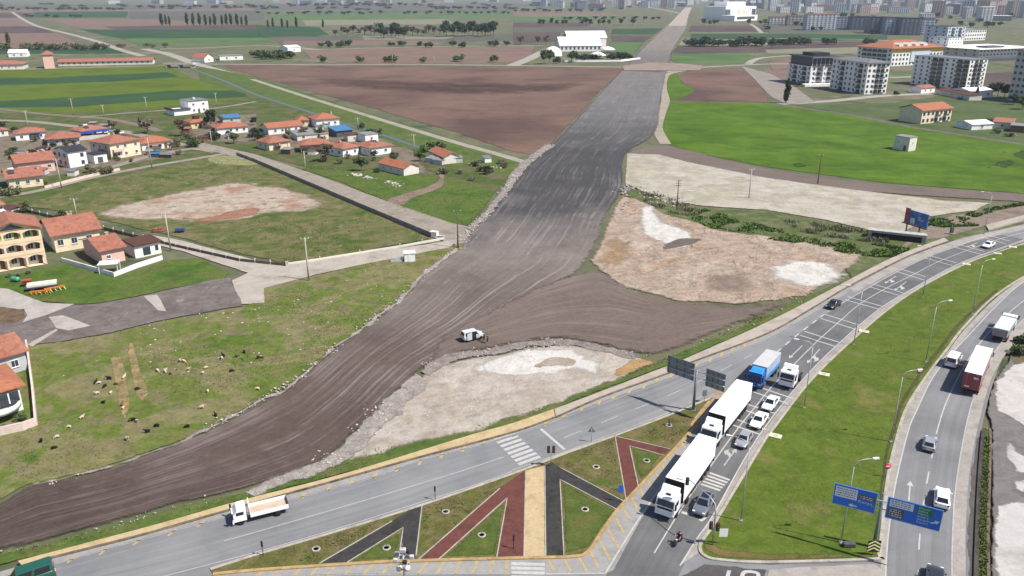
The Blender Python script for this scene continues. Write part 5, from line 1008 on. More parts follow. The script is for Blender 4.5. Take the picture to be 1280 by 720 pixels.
# sheds around them
house('shed', 'white gabled shed in front of the seven storey block', 'shed', (1211, 122.8), (1240, 121.6), 14, 4.2, 'gx', 1.5, w_white, r_white, (1.2,), (0.3, 0.8), (), (), 0.4, ww=1.6, wh=1.6)
house('shed', 'low wall shed with brick red roof left of the white gabled shed', 'shed', (1169, 117.5), (1211, 126), 8, 3.0, 'shed', 0.8, w_pale, r_brown, (1.0,), (0.2, 0.5, 0.8), (), (), 0.3)
house('shed', 'tiny house with red roof at the end of the pale road', 'shed', (1151, 117), (1168, 115.5), 9, 3.2, 'gx', 1.6, w_white, r_tile, (1.0,), (0.3, 0.7), (), (), 0.4)
house('shed', 'tent like white shelter at the edge of the bright crop', 'shed', (1214, 163), (1240, 161.5), 10, 2.6, 'gx', 1.4, w_white, r_white, (0.9,), (0.5,), (), (), 0.4)
house('shed', 'shed with red and white roof right of the white shelter', 'shed', (1240, 160), (1264, 162), 10, 3.0, 'shed', 1.0, w_pale, r_tile2, (0.9,), (0.5,), (), (), 0.4)
house('shed', 'brown stone shed at the right edge by the meadow', 'shed', (1262, 165), (1300, 168), 9, 3.0, 'flat', 0, w_brown, r_tin, (0.9,), (0.5,), (), (), 0.4)
house('white_hut', 'single white concrete hut standing in the bright green crop', 'hut', (1115.8, 186.5), (1135, 189.8), 5, 5.6, 'flat', 0, w_pale, r_tin, (3.0,), (0.3,), (0.5,), (), 0.15, ww=0.7, wh=0.7, door=0.75, dmat=f_dark)
# white wedding hall by the new road
r, W_ = house('white_hall', 'big white hall with ribbed white roofs beside the new road', 'hall', (700, 64.5), (751.5, 64), 30, 6.0, 'gx', 9, w_white, r_white, (2,), [0.05 + .1 * k for k in range(10)], (0.5,), (), 0.6, ww=2.4, wh=3)
q = MB(); q.box(14, W_ + 12, 26, 54, -0.3, 13); q.build('rear_hall', w_white, r)
q = MB(); q.face([(13, 25.5, 13.002), (W_ + 13, 25.5, 13.002), (W_ + 13, 40, 20), (13, 40, 20)]); q.face([(13, 40, 20), (W_ + 13, 40, 20), (W_ + 13, 54.5, 13.002), (13, 54.5, 13.002)]); rr = q.build('rear_roof', r_white, r); rr.modifiers.new('thick', 'SOLIDIFY').thickness = 0.3
q = MB(); q.box(W_ + 12.002, W_ + 14, 26, 34, 0, 6); q.build('red_entrance', pmat('red_panel', (0.45, 0.06, 0.06, 1)), r)
p = G(691, 70.5); r = thing('dome_tent', 'white dome tent at the left end of the white hall', 'tent', (p.x, p.y, 0)); q = MB(); q.lathe([(9.5, -0.2), (9.5, 1.5), (9.0, 4.2), (7.0, 7.2), (4.2, 9.0), (1.5, 9.8), (0.01, 10.0)], 24); q.build('canopy', r_white, r); q = MB(); q.box(-1.5, 1.5, -9.9, -8.6, 0, 3); q.build('entrance', w_dark, r)
for i, (x, y, rr) in enumerate(((746.5, 73.5, 8.5), (759, 66, 8.5))):
    p = G(x, y); r = thing('parasol_tent', ('white umbrella shaped tent in front of the hedge', 'white umbrella shaped tent at the right end of the hall')[i], 'tent', (p.x, p.y, 0), 0, 'umbrella tents by the white hall'); q = MB(); q.lathe([(rr, 3.2), (rr, 3.5), (rr * .6, 5.6), (0.3, 6.8), (0.01, 7.2)], 16); q.build('canopy', r_white, r); q = MB(); q.lathe([(0.2, 0), (0.2, 3.3)], 8); q.build('pole', m_steel, r)
fence_run('hall_fence', 'low white boundary wall in front of the white hall', 'wall', '706,77.5 740,77.3 776,76.8 800,74', 1.6, 0.5, w_white)
# hospital
r, W_ = tower('large white hospital block with dark glazed corners on the far plain', (906, 25.5), (944, 24), 60, 30, 7, w_white, r_white, 0, 0, 0, cat='hospital', name='hospital', over=0.3, group=None)
for x0, x1 in ((0.0, 0.14), (0.42, 0.6), (0.86, 0.98)): q = MB(); q.box(W_ * x0, W_ * x1, -0.8, -0.002, 9, 24); q.build('glass_corner', w_dark if x0 != .42 else w_pale, r)
q = MB(); q.box(W_ * .2, W_ * .8, 15, 50, 30.3, 40); q.build('upper_storey', w_white, r)
for k in range(12): q = MB(); q.box(W_ * (.16 + .058 * k), W_ * (.16 + .058 * k) + 1.2, -0.6, -0.004, 2, 28); q.build('window_strip', w_blue, r)
q = MB(); q.box(-30, W_ * .5, -45, -8, -0.3, 12); q.build('clinic_wing', w_white, r); q = MB(); q.box(-20, W_ * .4, -45.6, -45.002, 4, 9); q.build('clinic_glass', w_dark, r)

# ------------------------------------------------------------------ rows of blocks and the town along the horizon
def slab_mesh(w, d, h, fl, wall, rf, win):
    m = MB(); m.box(0, w, 0, d, -1, h, 0); m.box(-.6, w + .6, -.6, d + .6, h + .02, h + 1.0, 1)
    n = max(2, int(w / 6))
    for k in range(n):
        x = (k + .5) * w / n; m.box(x - w / n * .22, x + w / n * .22, -0.5, -0.02, fl * .3, h - fl * .25, 2)
    n2 = max(2, int(d / 6))
    for k in range(n2):
        y = (k + .5) * d / n2
        m.box(-0.5, -0.02, y - d / n2 * .22, y + d / n2 * .22, fl * .3, h - fl * .25, 2); m.box(w + .02, w + .5, y - d / n2 * .22, y + d / n2 * .22, fl * .3, h - fl * .25, 2)
    for k in range(1, int(h / fl)): m.box(-.7, w + .7, -.7, d + .7, k * fl - .35, k * fl + .35, 0)
    return m.mesh('block', [wall, rf, win])
w_win = pmat('far_window', (0.14, 0.16, 0.20, 1), 0.3, 0, 0.5, 0.1, 4); w_farw = pmat('far_white', (0.78, 0.77, 0.75, 1), 0.85, 0, 0.2, 0.08, 8); w_fark = pmat('far_charcoal', (0.14, 0.155, 0.19, 1), 0.7, 0, 0.3, 0.1, 8); w_farb = pmat('far_beige', (0.56, 0.48, 0.40, 1), 0.85, 0, 0.2, 0.1, 8); w_farp = pmat('far_pink', (0.56, 0.40, 0.36, 1), 0.85, 0, 0.2, 0.1, 8)
def farblock(px, w, d, h, wall, rf, label, grp, rz=0.0, cat='apartment block'):
    p = G(*px); o = put(slab_mesh(w * .9, d * .8, h * .76, 3.2, wall, rf, w_win), 'apartment_block', None, (p.x, p.y, 0), rz); tag(o, label, cat, grp); return o
GB = 'blocks of flats in the middle distance'
for x, y, w, d, h, wl, rf, lb in (
    (962, 31, 38, 30, 20, w_farw, r_tile2, 'white block at the left end of the middle row of flats, by the dark trees'), (984, 32, 45, 30, 24, w_farb, r_tile2, 'beige block with red roof in the middle row of flats'),
    (1008, 38, 52, 40, 34, w_farw, r_tile2, 'tall pale block in front of the beige flats'), (1040, 36.5, 40, 30, 26, w_blue, r_grey, 'blue grey block right of the tall pale flats'),
    (1063, 37.5, 30, 30, 28, w_fark, r_dark, 'charcoal block beside the red roofed white flats'), (1073, 37.5, 20, 30, 30, w_farw, r_tile, 'narrow white block with red roof in the middle row of flats'),
    (1087, 42, 34, 40, 32, w_fark, r_dark, 'first charcoal block right of the red roofed white flats'), (1106, 43, 34, 40, 32, w_blue, r_dark, 'grey block with pale strips between two charcoal blocks'),
    (1124, 44, 34, 40, 32, w_fark, r_dark, 'charcoal block right of the grey block with pale strips'), (1143, 43.5, 30, 40, 30, w_blue, r_dark, 'last grey block at the right end of the charcoal row'),
    (1226, 27, 26, 40, 40, w_farw, r_white, 'white tower with a pale cap above the low school'), (1207, 24, 14, 30, 36, w_farw, r_white, 'slim white tower left of the capped tower'),
    (1233, 26, 60, 30, 14, w_fark, r_white, 'long low hall right of the capped white tower'), (1152, 22, 40, 30, 12, w_farw, r_white, 'white pavilion with flat roof behind the charcoal row'), (1182, 18, 20, 30, 26, w_farw, r_white, 'small bright white tower right of the white pavilion')):
    farblock((x, y), w, d, h, wl, rf, lb, GB, -0.12)
rt = random.Random(11)
kinds = [('pale', w_farw, r_tin), ('beige', w_farb, r_tile2), ('blue grey', w_blue, r_tin), ('pinkish', w_farp, r_tile2), ('charcoal', w_fark, r_dark)]
shared = {}
for nm, wl, rf in kinds:
    for s_, (w, d, h) in enumerate(((34, 24, 26), (60, 30, 18), (26, 26, 40))): shared[nm, s_] = slab_mesh(w, d, h, 4.5, wl, rf, w_win)
cnt = 0
for i in range(285):
    x = 640 + 700 * rt.random() ** 0.72 if i < 260 else rt.uniform(120, 660)
    if i < 260: y = rt.uniform(1.5, 23) if x > 960 else rt.uniform(1.0, 12)
    else: y = rt.uniform(0.5, 6)
    if 840 < x < 900 and y > 8: continue
    if x < 660 and i < 260: continue
    if 955 < x < 1165 and y > 17: continue
    nm = rt.choices([k[0] for k in kinds], (46, 20, 14, 16, 6))[0]; s_ = rt.randrange(3) if i < 260 else 1; p = G(x, y)
    o = put(shared[nm, s_], 'apartment_block', None, (p.x, p.y, 0), rt.uniform(-.5, .5)); sz = ('compact', 'long low', 'slender tall')[s_]
    tag(o, f'{sz} {nm} block in the hazy town along the horizon', 'apartment block', f'{sz} {nm} blocks of the hazy town'); cnt += 1
# ================================================================== vehicles (x forward, origin on the ground under the middle)
def paint(name, c, coat=0.6, rough=0.35, metal=0.0): return pmat('paint_' + name, c, rough, metal, 0.5, 0.03, 2.0, coat=coat)
p_white = paint('white', (0.78, 0.78, 0.78, 1)); p_silver = paint('silver', (0.32, 0.33, 0.36, 1), metal=0.3); p_dgrey = paint('dark_grey', (0.10, 0.11, 0.14, 1), metal=0.2); p_grey = paint('mid_grey', (0.13, 0.145, 0.18, 1), metal=0.2)
p_black = paint('black', (0.02, 0.02, 0.024, 1)); p_green = paint('green', (0.012, 0.075, 0.05, 1)); p_blue = paint('blue', (0.01, 0.09, 0.42, 1)); p_sky = paint('sky_blue', (0.03, 0.25, 0.62, 1)); p_red = paint('dark_red', (0.22, 0.025, 0.03, 1))
m_tyre = pmat('tyre_rubber', (0.018, 0.018, 0.018, 1), 0.9, 0, 0.2, 0.1, 0.3); m_rim = pmat('wheel_rim', (0.45, 0.46, 0.48, 1), 0.35, 0.7, 0.5, 0.05, 0.3); m_vglass = pmat('vehicle_glass', (0.012, 0.016, 0.02, 1), 0.08, 0, 0.8, 0.05, 1)
m_plast = pmat('black_plastic', (0.02, 0.02, 0.022, 1), 0.7, 0, 0.3, 0.1, 0.5); m_lampw = pmat('lamp_lens', (0.70, 0.72, 0.74, 1), 0.15, 0, 0.8, 0.03, .3); m_lampr = pmat('lamp_red', (0.35, 0.012, 0.01, 1), 0.2, 0, 0.7, 0.05, .3); m_plate = pmat('number_plate', (0.72, 0.72, 0.70, 1), 0.5)
m_chass = pmat('chassis', (0.035, 0.034, 0.034, 1), 0.8, 0, 0.3, 0.2, 0.6); m_tarp = pmat('trailer_white', (0.78, 0.78, 0.78, 1), 0.55, 0, 0.3, 0.03, 3.0, dirt=(0.68, 0.67, 0.65, 1)); m_tarpg = pmat('trailer_grey', (0.42, 0.42, 0.42, 1), 0.6, 0, 0.3, 0.06, 2.0); m_wood = pmat('load_bed', (0.46, 0.36, 0.28, 1), 0.85, 0, 0.2, 0.15, 0.7, bands=('Y', 0.25, 0.2))
_wh = {}
def wheel(par, x, y, r=0.32, w=0.22):
    k = (r, w)
    if k not in _wh:
        t = MB(); t.lathe([(r * .62, -w / 2), (r * .93, -w / 2), (r, -w * .32), (r, w * .32), (r * .93, w / 2), (r * .62, w / 2)], 20, 0, 'y')
        q = MB(); q.lathe([(0.02, -w * .46), (r * .2, -w * .46), (r * .55, -w * .3), (r * .64, -w * .42), (r * .64, w * .42), (r * .55, w * .3), (r * .2, w * .46), (0.02, w * .46)], 14, 0, 'y')
        _wh[k] = (t.mesh('tyre', m_tyre), q.mesh('rim', m_rim))
    o = put(_wh[k][0], 'wheel', par, (x, y, r)); put(_wh[k][1], 'rim', o); return o
def vroot(name, label, cat, F, R, z=None, group=None, length=None, at='mid'):
    z = ZR + 0.02 if z is None else z
    f, r_ = G(*F, z), G(*R, z); d = f - r_; c = (f + r_) / 2
    if at == 'front' and length: c = f - d.normalized() * length / 2
    return thing(name, label, cat, (c.x, c.y, z), math.atan2(d.y, d.x), group)
CARS = {  # L, W, H, nose x list: hood height, belt, ws base x, roof front x, roof rear x, rear glass base x, tail height
 'sedan': dict(L=4.6, W=1.78, H=1.46, hood=0.86, belt=0.95, wb=0.95, rf=0.25, rr=-0.95, rb=-1.6, tail=1.0, wx=1.33, wr=0.32),
 'hatch': dict(L=4.1, W=1.76, H=1.48, hood=0.88, belt=0.96, wb=0.85, rf=0.2, rr=-1.35, rb=-1.85, tail=0.98, wx=1.25, wr=0.31),
 'suv': dict(L=4.55, W=1.86, H=1.66, hood=1.0, belt=1.08, wb=0.95, rf=0.3, rr=-1.65, rb=-2.1, tail=1.08, wx=1.35, wr=0.36),
 'mpv': dict(L=4.4, W=1.82, H=1.84, hood=1.08, belt=1.12, wb=1.25, rf=0.65, rr=-2.0, rb=-2.16, tail=1.1, wx=1.35, wr=0.32),
 'van': dict(L=5.1, W=1.95, H=2.1, hood=1.2, belt=1.25, wb=1.65, rf=1.05, rr=-2.4, rb=-2.5, tail=1.2, wx=1.55, wr=0.34),
}
def car(label, F, R, style, mat, cat='car', z=None, name='car', roof_mat=None, open_door=False, group='passenger cars on the roads', sunroof=False):
    s = CARS[style]; r = vroot(name, label, cat, F, R, z, group); L, W_, H = s['L'], s['W'], s['H']; hl, hw = L / 2, W_ / 2
    # lower body: cross sections along x
    st = [(-hl, .86, .42, s['tail'] - .1), (-hl + .12, .95, .3, s['tail']), (s['rb'] if s['rb'] > -hl + .3 else -hl + .35, 1, .24, s['belt'] + .0), (-.6, 1, .22, s['belt']), (.4, 1, .22, s['belt']), (s['wb'], 1, .22, s['belt'] - .01), (s['wb'] + .35, .99, .24, s['hood'] + .03), (hl - .5, .96, .26, s['hood'] - .05), (hl - .14, .88, .3, s['hood'] - .2), (hl, .76, .38, s['hood'] - .38)]
    rows = []
    for x, k, z0, z1 in st:
        w = hw * k; zm = z0 + (z1 - z0) * .55
        rows.append([(x, -w * .9, z0), (x, -w * .99, z0 + .14), (x, -w, zm), (x, -w * .97, z1 - .07), (x, -w * .88, z1), (x, w * .88, z1), (x, w * .97, z1 - .07), (x, w, zm), (x, w * .99, z0 + .14), (x, w * .9, z0)])
    m = MB(); m.grid(rows, 0, True, True); m.face(rows[0][::-1]); m.face(rows[-1])
    body = m.build('body', mat, r, bevel=0.04)
    # cabin: pillars and roof in body colour, glass set into it
    bw, rw, rh = hw * .93, hw * .74 if style not in ('mpv', 'van') else hw * .84, H
    b = s['belt'] - .03
    lo = [(s['wb'], -bw * .9, b), (s['wb'] - .35, -bw, b), (s['rb'] + .3, -bw, b), (s['rb'], -bw * .86, b), (s['rb'], bw * .86, b), (s['rb'] + .3, bw, b), (s['wb'] - .35, bw, b), (s['wb'], bw * .9, b)]
    hi = [(s['rf'], -rw * .92, rh - .05), (s['rf'] - .18, -rw, rh - .03), (s['rr'] + .2, -rw, rh - .03), (s['rr'], -rw * .9, rh - .07), (s['rr'], rw * .9, rh - .07), (s['rr'] + .2, rw, rh - .03), (s['rf'] - .18, rw, rh - .03), (s['rf'], rw * .92, rh - .05)]
    m = MB(); m.grid([lo, hi], 0, True, False)
    m.face([hi[0], hi[1], hi[6], hi[7]]); m.face([hi[1], hi[2], hi[5], hi[6]]); m.face([hi[2], hi[3], hi[4], hi[5]])
    m.build('cabin', roof_mat or mat, r, bevel=0.05)
    def pane(nm, a, b_, c, d, out, par=None):
        A0, B0, C0, D0 = (Vector(q) for q in (a, b_, c, d)); e = Vector(out) * .014
        cen = (A0 + B0 + C0 + D0) / 4; q = [(p_ + (cen - p_) * 0.10) + e for p_ in (A0, B0, C0, D0)]
        mm = MB(); mm.face(q); mm.face([p_ - e * .8 for p_ in q][::-1])
        for i in range(4): mm.face([q[i], q[i] - e * .8, q[(i + 1) % 4] - e * .8, q[(i + 1) % 4]])
        return mm.build(nm, m_vglass, r)
    pane('windscreen', lo[0], lo[7], hi[7], hi[0], (1, 0, .6)); pane('rear_window', lo[4], lo[3], hi[3], hi[4], (-1, 0, .5))
    for sgn, (i1, i2) in ((-1, (1, 2)), (1, (6, 5))):
        f0, f1, g0, g1 = Vector(lo[i1]), Vector(lo[i2]), Vector(hi[i1]), Vector(hi[i2])
        for a_, c_ in ((0.0, .47), (.5, 1.0)):
            pane('side_window', f0.lerp(f1, a_), f0.lerp(f1, c_), g0.lerp(g1, c_), g0.lerp(g1, a_), (0, sgn, .25))
    if sunroof: q = MB(); q.box(s['rr'] + .35, s['rf'] - .3, -rw * .7, rw * .7, rh - .03, rh + .012); q.build('sunroof', m_vglass, r)
    for sx in (1, -1):
        for sy in (1, -1): wheel(r, sx * s['wx'], sy * (hw - .1), s['wr'])
    for sy in (1, -1):
        q = MB(); q.box(hl - .34, hl - .06, sy * hw * .68 - .17, sy * hw * .68 + .17, s['hood'] - .34, s['hood'] - .17); q.build('headlight', m_lampw, r, bevel=.03)
        q = MB(); q.box(-hl - .015, -hl + .2, sy * hw * .76 - .14, sy * hw * .76 + .14, s['tail'] - .3, s['tail'] - .08); q.build('tail_light', m_lampr, r, bevel=.02)
        q = MB(); q.box(s['wb'] - .5, s['wb'] - .32, sy * (hw + .08) - .09, sy * (hw + .08) + .09, s['belt'] + .0, s['belt'] + .15); q.build('mirror', mat, r, bevel=.03)
    q = MB(); q.box(hl - .05, hl + .03, -hw * .6, hw * .6, .30, .5); q.build('grille', m_plast, r, bevel=.02)
    q = MB(); q.box(-hl - .03, -hl + .05, -.26, .26, .56, .68); q.build('number_plate', m_plate, r); q = MB(); q.box(-hl - .02, -hl + .06, -hw * .8, hw * .8, .28, .44); q.build('bumper', m_plast, r, bevel=.02)
    if open_door:
        q = MB(); q.box(-.55, .35, -hw - .02, -hw + .04, .3, 1.75); q.build('doorway', m_plast, r); q = MB(); q.box(-1.6, -.6, -hw - .16, -hw - .1, .3, 1.7); q.build('sliding_door', mat, r, bevel=.03)
    return r
car('white silver sedan first in the right turning lane behind the white tractor unit', (956, 516.5), (969, 500), 'sedan', paint('pearl', (0.62, 0.65, 0.70, 1)))
car('white sedan between the white silver sedan and the silver hatchback', (941, 539.5), (955, 520), 'sedan', p_white)
car('silver hatchback waiting behind the grey car with the glass roof', (923, 563.5), (935, 545), 'hatch', p_silver)
car('dark grey estate car with black glass roof beside the cab of the front white lorry', (871, 649.5), (887, 622), 'suv', p_grey, sunroof=True)
car('black sedan driving on the through lane above the turning lanes', (1032.5, 389), (1050, 378), 'sedan', p_black)
car('white sedan high on the turning lanes near the billboard', (1227, 312.5), (1243, 305), 'sedan', p_white)
car('silver coupe driving away on the right carriageway', (1163.5, 549), (1159, 568), 'hatch', p_silver)
car('white off road car on the right carriageway behind the blue road sign', (1177, 614), (1176, 640), 'suv', p_white)
car('dark car entering at the bottom edge of the right carriageway', (1168, 713), (1166, 745), 'suv', p_black)
car('silvery white minivan with open side door parked on the dirt road', (603.5, 420.5), (578, 426), 'mpv', paint('pale_silver', (0.50, 0.52, 0.55, 1)), 'minivan', 0.475, 'minivan', open_door=True, group=None)
car('dark green van at the bottom left corner of the highway', (12, 737), (63, 720), 'van', p_green, 'van', None, 'van', group=None)
car('white delivery van beside the red backed lorry', (1197, 446), (1185, 464), 'van', p_white, 'van', None, 'van', group=None)

def cab(r, x1, L, W_, z0, H, mat, deflector=True, grille=None, tilt=.12, stripe=None):
    """lorry cab whose front is at x1"""
    hw = W_ / 2; x0 = x1 - L; m = MB()
    prof = [(x0, z0), (x1 - .05, z0), (x1, z0 + .5), (x1, z0 + 1.0), (x1 - .1, z0 + (H - z0) * .55), (x1 - .1 - tilt * 3, H - .12), (x1 - .35 - tilt * 3, H), (x0, H)]
    m.extr_y(prof, -hw, hw); m.build('cab', mat, r, bevel=.07)
    za, zb = z0 + (H - z0) * .5, H - .32; xa = x1 - .085; xb = x1 - .1 - tilt * 3 + .06 + .02
    sl = lambda z: (x1 - .1) - (z - (z0 + (H - z0) * .55)) * (tilt * 3) / (H - .12 - (z0 + (H - z0) * .55)) if z > z0 + (H - z0) * .55 else x1 - .1 + .1 * ((z0 + (H - z0) * .55) - z) / ((H - z0) * .55 - 1.0 + 1e-6)
    q = MB(); a = [(sl(za) + .02, -hw * .9, za), (sl(za) + .02, hw * .9, za), (sl(zb) + .02, hw * .84, zb), (sl(zb) + .02, -hw * .84, zb)]; q.face(a); b = [(p[0] - .05, p[1], p[2]) for p in a]; q.face(b[::-1])
    for i in range(4): q.face([a[i], b[i], b[(i + 1) % 4], a[(i + 1) % 4]])
    q.build('windscreen', m_vglass, r)
    for sy in (-1, 1):
        q = MB(); y = sy * (hw + .012); q.box(x1 - 1.35, x1 - .45, y - .012, y + .012, za + .05, zb - .05); q.build('side_window', m_vglass, r)
        q = MB(); q.box(x1 - .1, x1 + .12, sy * (hw + .16) - .1, sy * (hw + .16) + .1, zb - .75, zb + .05); q.box(x1 - .05, x1 + .02, min(sy * hw, sy * (hw + .1)), max(sy * hw, sy * (hw + .1)), zb - .1, zb - .04); q.build('mirror', m_plast, r, bevel=.03)
        q = MB(); q.box(x1 - .1, x1 + .03, sy * hw * .74 - .2, sy * hw * .74 + .2, z0 + .18, z0 + .42); q.build('headlight', m_lampw, r, bevel=.02)
    q = MB(); q.box(x1 - .03, x1 + .02, -hw * .78, hw * .78, z0 + .62, za - .12); q.build('grille', grille or m_plast, r, bevel=.02)
    q = MB(); q.box(x1 - .12, x1 + .06, -hw, hw, z0 - .22, z0 + .12); q.build('bumper', mat, r, bevel=.04)
    q = MB(); q.box(x1 + .062, x1 + .075, -.26, .26, z0 - .1, z0 + .02); q.build('number_plate', m_plate, r)
    if deflector:
        q = MB(); q.extr_y([(x0 + .02, H + .002), (x1 - .55 - tilt * 3, H + .002), (x1 - .95 - tilt * 3, H + .22), (x0 + .5, H + .75), (x0 + .02, H + .8)], -hw * .9, hw * .9); q.build('wind_deflector', mat, r, bevel=.06)
        q = MB(); q.box(x0 + 1.0, x0 + 1.25, -.35, .35, H + .5, H + .56) if False else q.box(x1 - .95 - tilt * 3 + .05, x1 - .62 - tilt * 3, -.32, .32, H + .1, H + .2); q.build('roof_hatch', m_plast, r)
def chassis(r, x0, x1, z0=.55, z1=.95):
    q = MB()
    for sy in (-1, 1): q.box(x0, x1, sy * .42 - .08, sy * .42 + .08, z0, z1)
    q.box(x0, x1, -.34, .34, z0 + .1, z1 - .1); q.build('chassis', m_chass, r)
def boxbody(r, x0, x1, W_, z0, z1, mat, side=None, rear=None, rear_lines=True, roof=None):
    hw = W_ / 2; q = MB(); q.box(x0, x1, -hw, hw, z0, z1); q.build('trailer_body', side or mat, r, bevel=.03)
    q = MB(); q.box(x0 - .02, x1 + .02, -hw - .02, hw + .02, z1 + .002, z1 + .06); q.build('roof_panel', roof or mat, r, bevel=.02)
    q = MB(); q.box(x0 - .03, x0 - .002, -hw + .04, -.02, z0 + .05, z1 - .05); q.build('rear_door', rear or mat, r); q = MB(); q.box(x0 - .03, x0 - .002, .02, hw - .04, z0 + .05, z1 - .05); q.build('rear_door', rear or mat, r)
    for y in (-hw * .55, hw * .55): q = MB(); q.tube([(x0 - .06, y, z0 + .1), (x0 - .06, y, z1 - .1)], .02, 6); q.build('lock_bar', m_steel, r)
    q = MB(); q.box(x0 - .04, x1, -hw - .01, hw + .01, z0 - .14, z0 - .002); q.build('floor_rail', m_chass, r)
    q = MB(); q.box(x0 - .02, x0 + .08, -hw, hw, .5, .68); q.build('underrun_bar', m_chass, r)
    for sy in (-1, 1): q = MB(); q.box(x0 - .06, x0 + .02, sy * hw * .82 - .16, sy * hw * .82 + .16, .7, .84); q.build('tail_light', m_lampr, r)
def semi(label, F, R, body=m_tarp, cabm=p_white, L=15.6, tl=12.4, front=True):
    r = vroot('articulated_lorry', label, 'lorry', F, R, None, 'white articulated lorries at the lights', L, 'front' if front else 'mid'); h = L / 2
    cab(r, h, 2.25, 2.5, .95, 3.05, cabm); chassis(r, h - 5.6, h - .6)
    chassis(r, -h, h - 4, .95, 1.15); boxbody(r, -h, -h + tl, 2.55, 1.25, 4.0, body)
    for x in (h - 1.4, h - 4.9):
        for sy in (-1, 1): wheel(r, x, sy * 1.05, .5, .32 if x > h - 3 else .5)
    for k in range(3):
        for sy in (-1, 1): wheel(r, -h + 2.0 + 1.3 * k, sy * 1.05, .5, .36)
    for sy in (-1, 1):
        q = MB(); q.box(-h + 5.6, -h + tl - 3.2, sy * 1.22 - .02, sy * 1.22 + .02, .5, 1.08); q.build('side_guard', m_plast, r)
        q = MB(); q.box(h - 3.9, h - 2.6, sy * 1.0 - .25, sy * 1.0 + .25, .45, .95); q.build('fuel_tank', m_steel, r, bevel=.1)
        q = MB(); q.box(-h + tl - 3.0, -h + tl - 2.85, sy * .8 - .08, sy * .8 + .08, .15, 1.1); q.build('landing_leg', m_chass, r)
    q = MB(); q.box(-h + tl - .02, -h + tl + .03, -1.26, 1.26, 1.3, 4.0); q.build('front_frame', m_plast, r)
    return r
semi('plain white articulated lorry at the stop line, first in the queue', (829.5, 650.5), (893, 560))
semi('second white articulated lorry, right behind the first white one', (884, 560), (930, 502))
# blue lorry
r = vroot('box_lorry', 'blue lorry with grey roofed box behind the second white lorry', 'lorry', (941, 487.5), (967, 459), None, None, 9.4, 'front'); cab(r, 4.7, 2.1, 2.45, .9, 2.85, p_blue, False); chassis(r, -4.6, 4.2)
q = MB(); q.extr_y([(2.62, 2.86), (4.0, 2.86), (3.4, 3.25), (2.62, 3.4)], -1.0, 1.0); q.build('wind_deflector', p_sky, r, bevel=.05); q = MB(); q.box(3.8, 4.28, -1.15, 1.15, 2.86, 3.0); q.build('sun_visor', p_sky, r, bevel=.04)
boxbody(r, -4.7, 2.45, 2.5, 1.15, 3.5, m_tarpg, side=pmat('tarp_bluegrey', (0.30, 0.36, 0.46, 1), 0.6, 0, 0.3, 0.1, 1.5), roof=m_tarpg)
for sy in (-1, 1): q = MB(); q.box(-4.65, 2.4, sy * 1.262 - .01, sy * 1.262 + .01, 1.2, 1.9); q.build('side_board', p_sky, r)
for x in (3.3, -2.2, -3.4):
    for sy in (-1, 1): wheel(r, x, sy * 1.02, .48, .32)
# white tractor unit
r = vroot('tractor_unit', 'white tractor unit without trailer beside the blue lorry', 'lorry', (981.5, 487), (996, 468), None, None, 5.8, 'front'); cab(r, 2.9, 2.2, 2.5, .9, 3.05, p_white, True, pmat('grille_maroon', (0.10, 0.035, 0.04, 1), .5)); chassis(r, -2.9, 2.4)
q = MB(); q.lathe([(.02, 1.0), (.5, 1.0), (.5, 1.12), (.02, 1.12)], 16, 0, 'z', (-1.4, 0, 0)); q.build('fifth_wheel', m_plast, r); q = MB(); q.box(-2.9, -.4, -1.2, -.85, 1.0, 1.1); q.box(-2.9, -.4, .85, 1.2, 1.0, 1.1); q.build('mudguard', m_plast, r)
for x in (1.5, -1.6):
    for sy in (-1, 1): wheel(r, x, sy * 1.03, .5, .34)
# red backed lorry on the right carriageway
r = vroot('box_lorry', 'lorry with dark red rear doors and white roof on the right carriageway', 'lorry', (1231, 446), (1206, 505), None, None); h = 7.4
boxbody(r, -h, -h + 12.6, 2.5, 1.15, 4.0, m_tarp, side=p_red, rear=p_red, roof=m_tarp); chassis(r, -h, h - .8); cab(r, h, 2.0, 2.45, .9, 2.8, p_white, False)
q = MB(); q.box(-h - .04, -h - .032, -.9, -.2, 3.1, 3.4); q.box(-h - .04, -h - .032, .2, .9, 1.5, 1.7); q.build('door_sticker', m_plate, r)
for x in (h - 1.3, -h + 2.0, -h + 3.3, -h + 4.6):
    for sy in (-1, 1): wheel(r, x, sy * 1.03, .5, .34)
# tipper
r = vroot('tipper_lorry', 'grey white tipper lorry driving away at the right edge', 'lorry', (1267, 398), (1240, 439.5), None, None); h = 4.9
cab(r, h, 2.0, 2.45, .9, 2.9, p_white, False); chassis(r, -h, h - .5)
q = MB(); q.prism([(-h, -1.2), (2.4, -1.2), (2.4, 1.2), (-h, 1.2)], 1.15, 2.7, 0, [(-h - .15, -1.28), (2.5, -1.28), (2.5, 1.28), (-h - .15, 1.28)]); q.build('tipper_body', pmat('tipper_grey', (0.46, 0.50, 0.53, 1), .5), r, bevel=.03)
q = MB(); q.box(-h - .1, 2.45, -1.2, 1.2, 2.702, 2.78); q.build('load_cover', pmat('cover_grey', (0.50, 0.55, 0.58, 1), .7), r); q = MB(); q.box(-h - .2, -h - .14, -1.15, 1.15, 1.2, 2.6); q.build('tailgate', pmat('tailgate_brown', (0.25, 0.20, 0.18, 1), .7), r)
for k in range(5): q = MB(); x = -h + .7 + k * 1.5; q.box(x - .06, x + .06, -1.33, -1.24, 1.2, 2.7); q.box(x - .06, x + .06, 1.24, 1.33, 1.2, 2.7); q.build('rib', pmat('tipper_grey', None), r)
for x in (h - 1.3, -h + 1.2, -h + 2.5):
    for sy in (-1, 1): wheel(r, x, sy * 1.03, .5, .34)
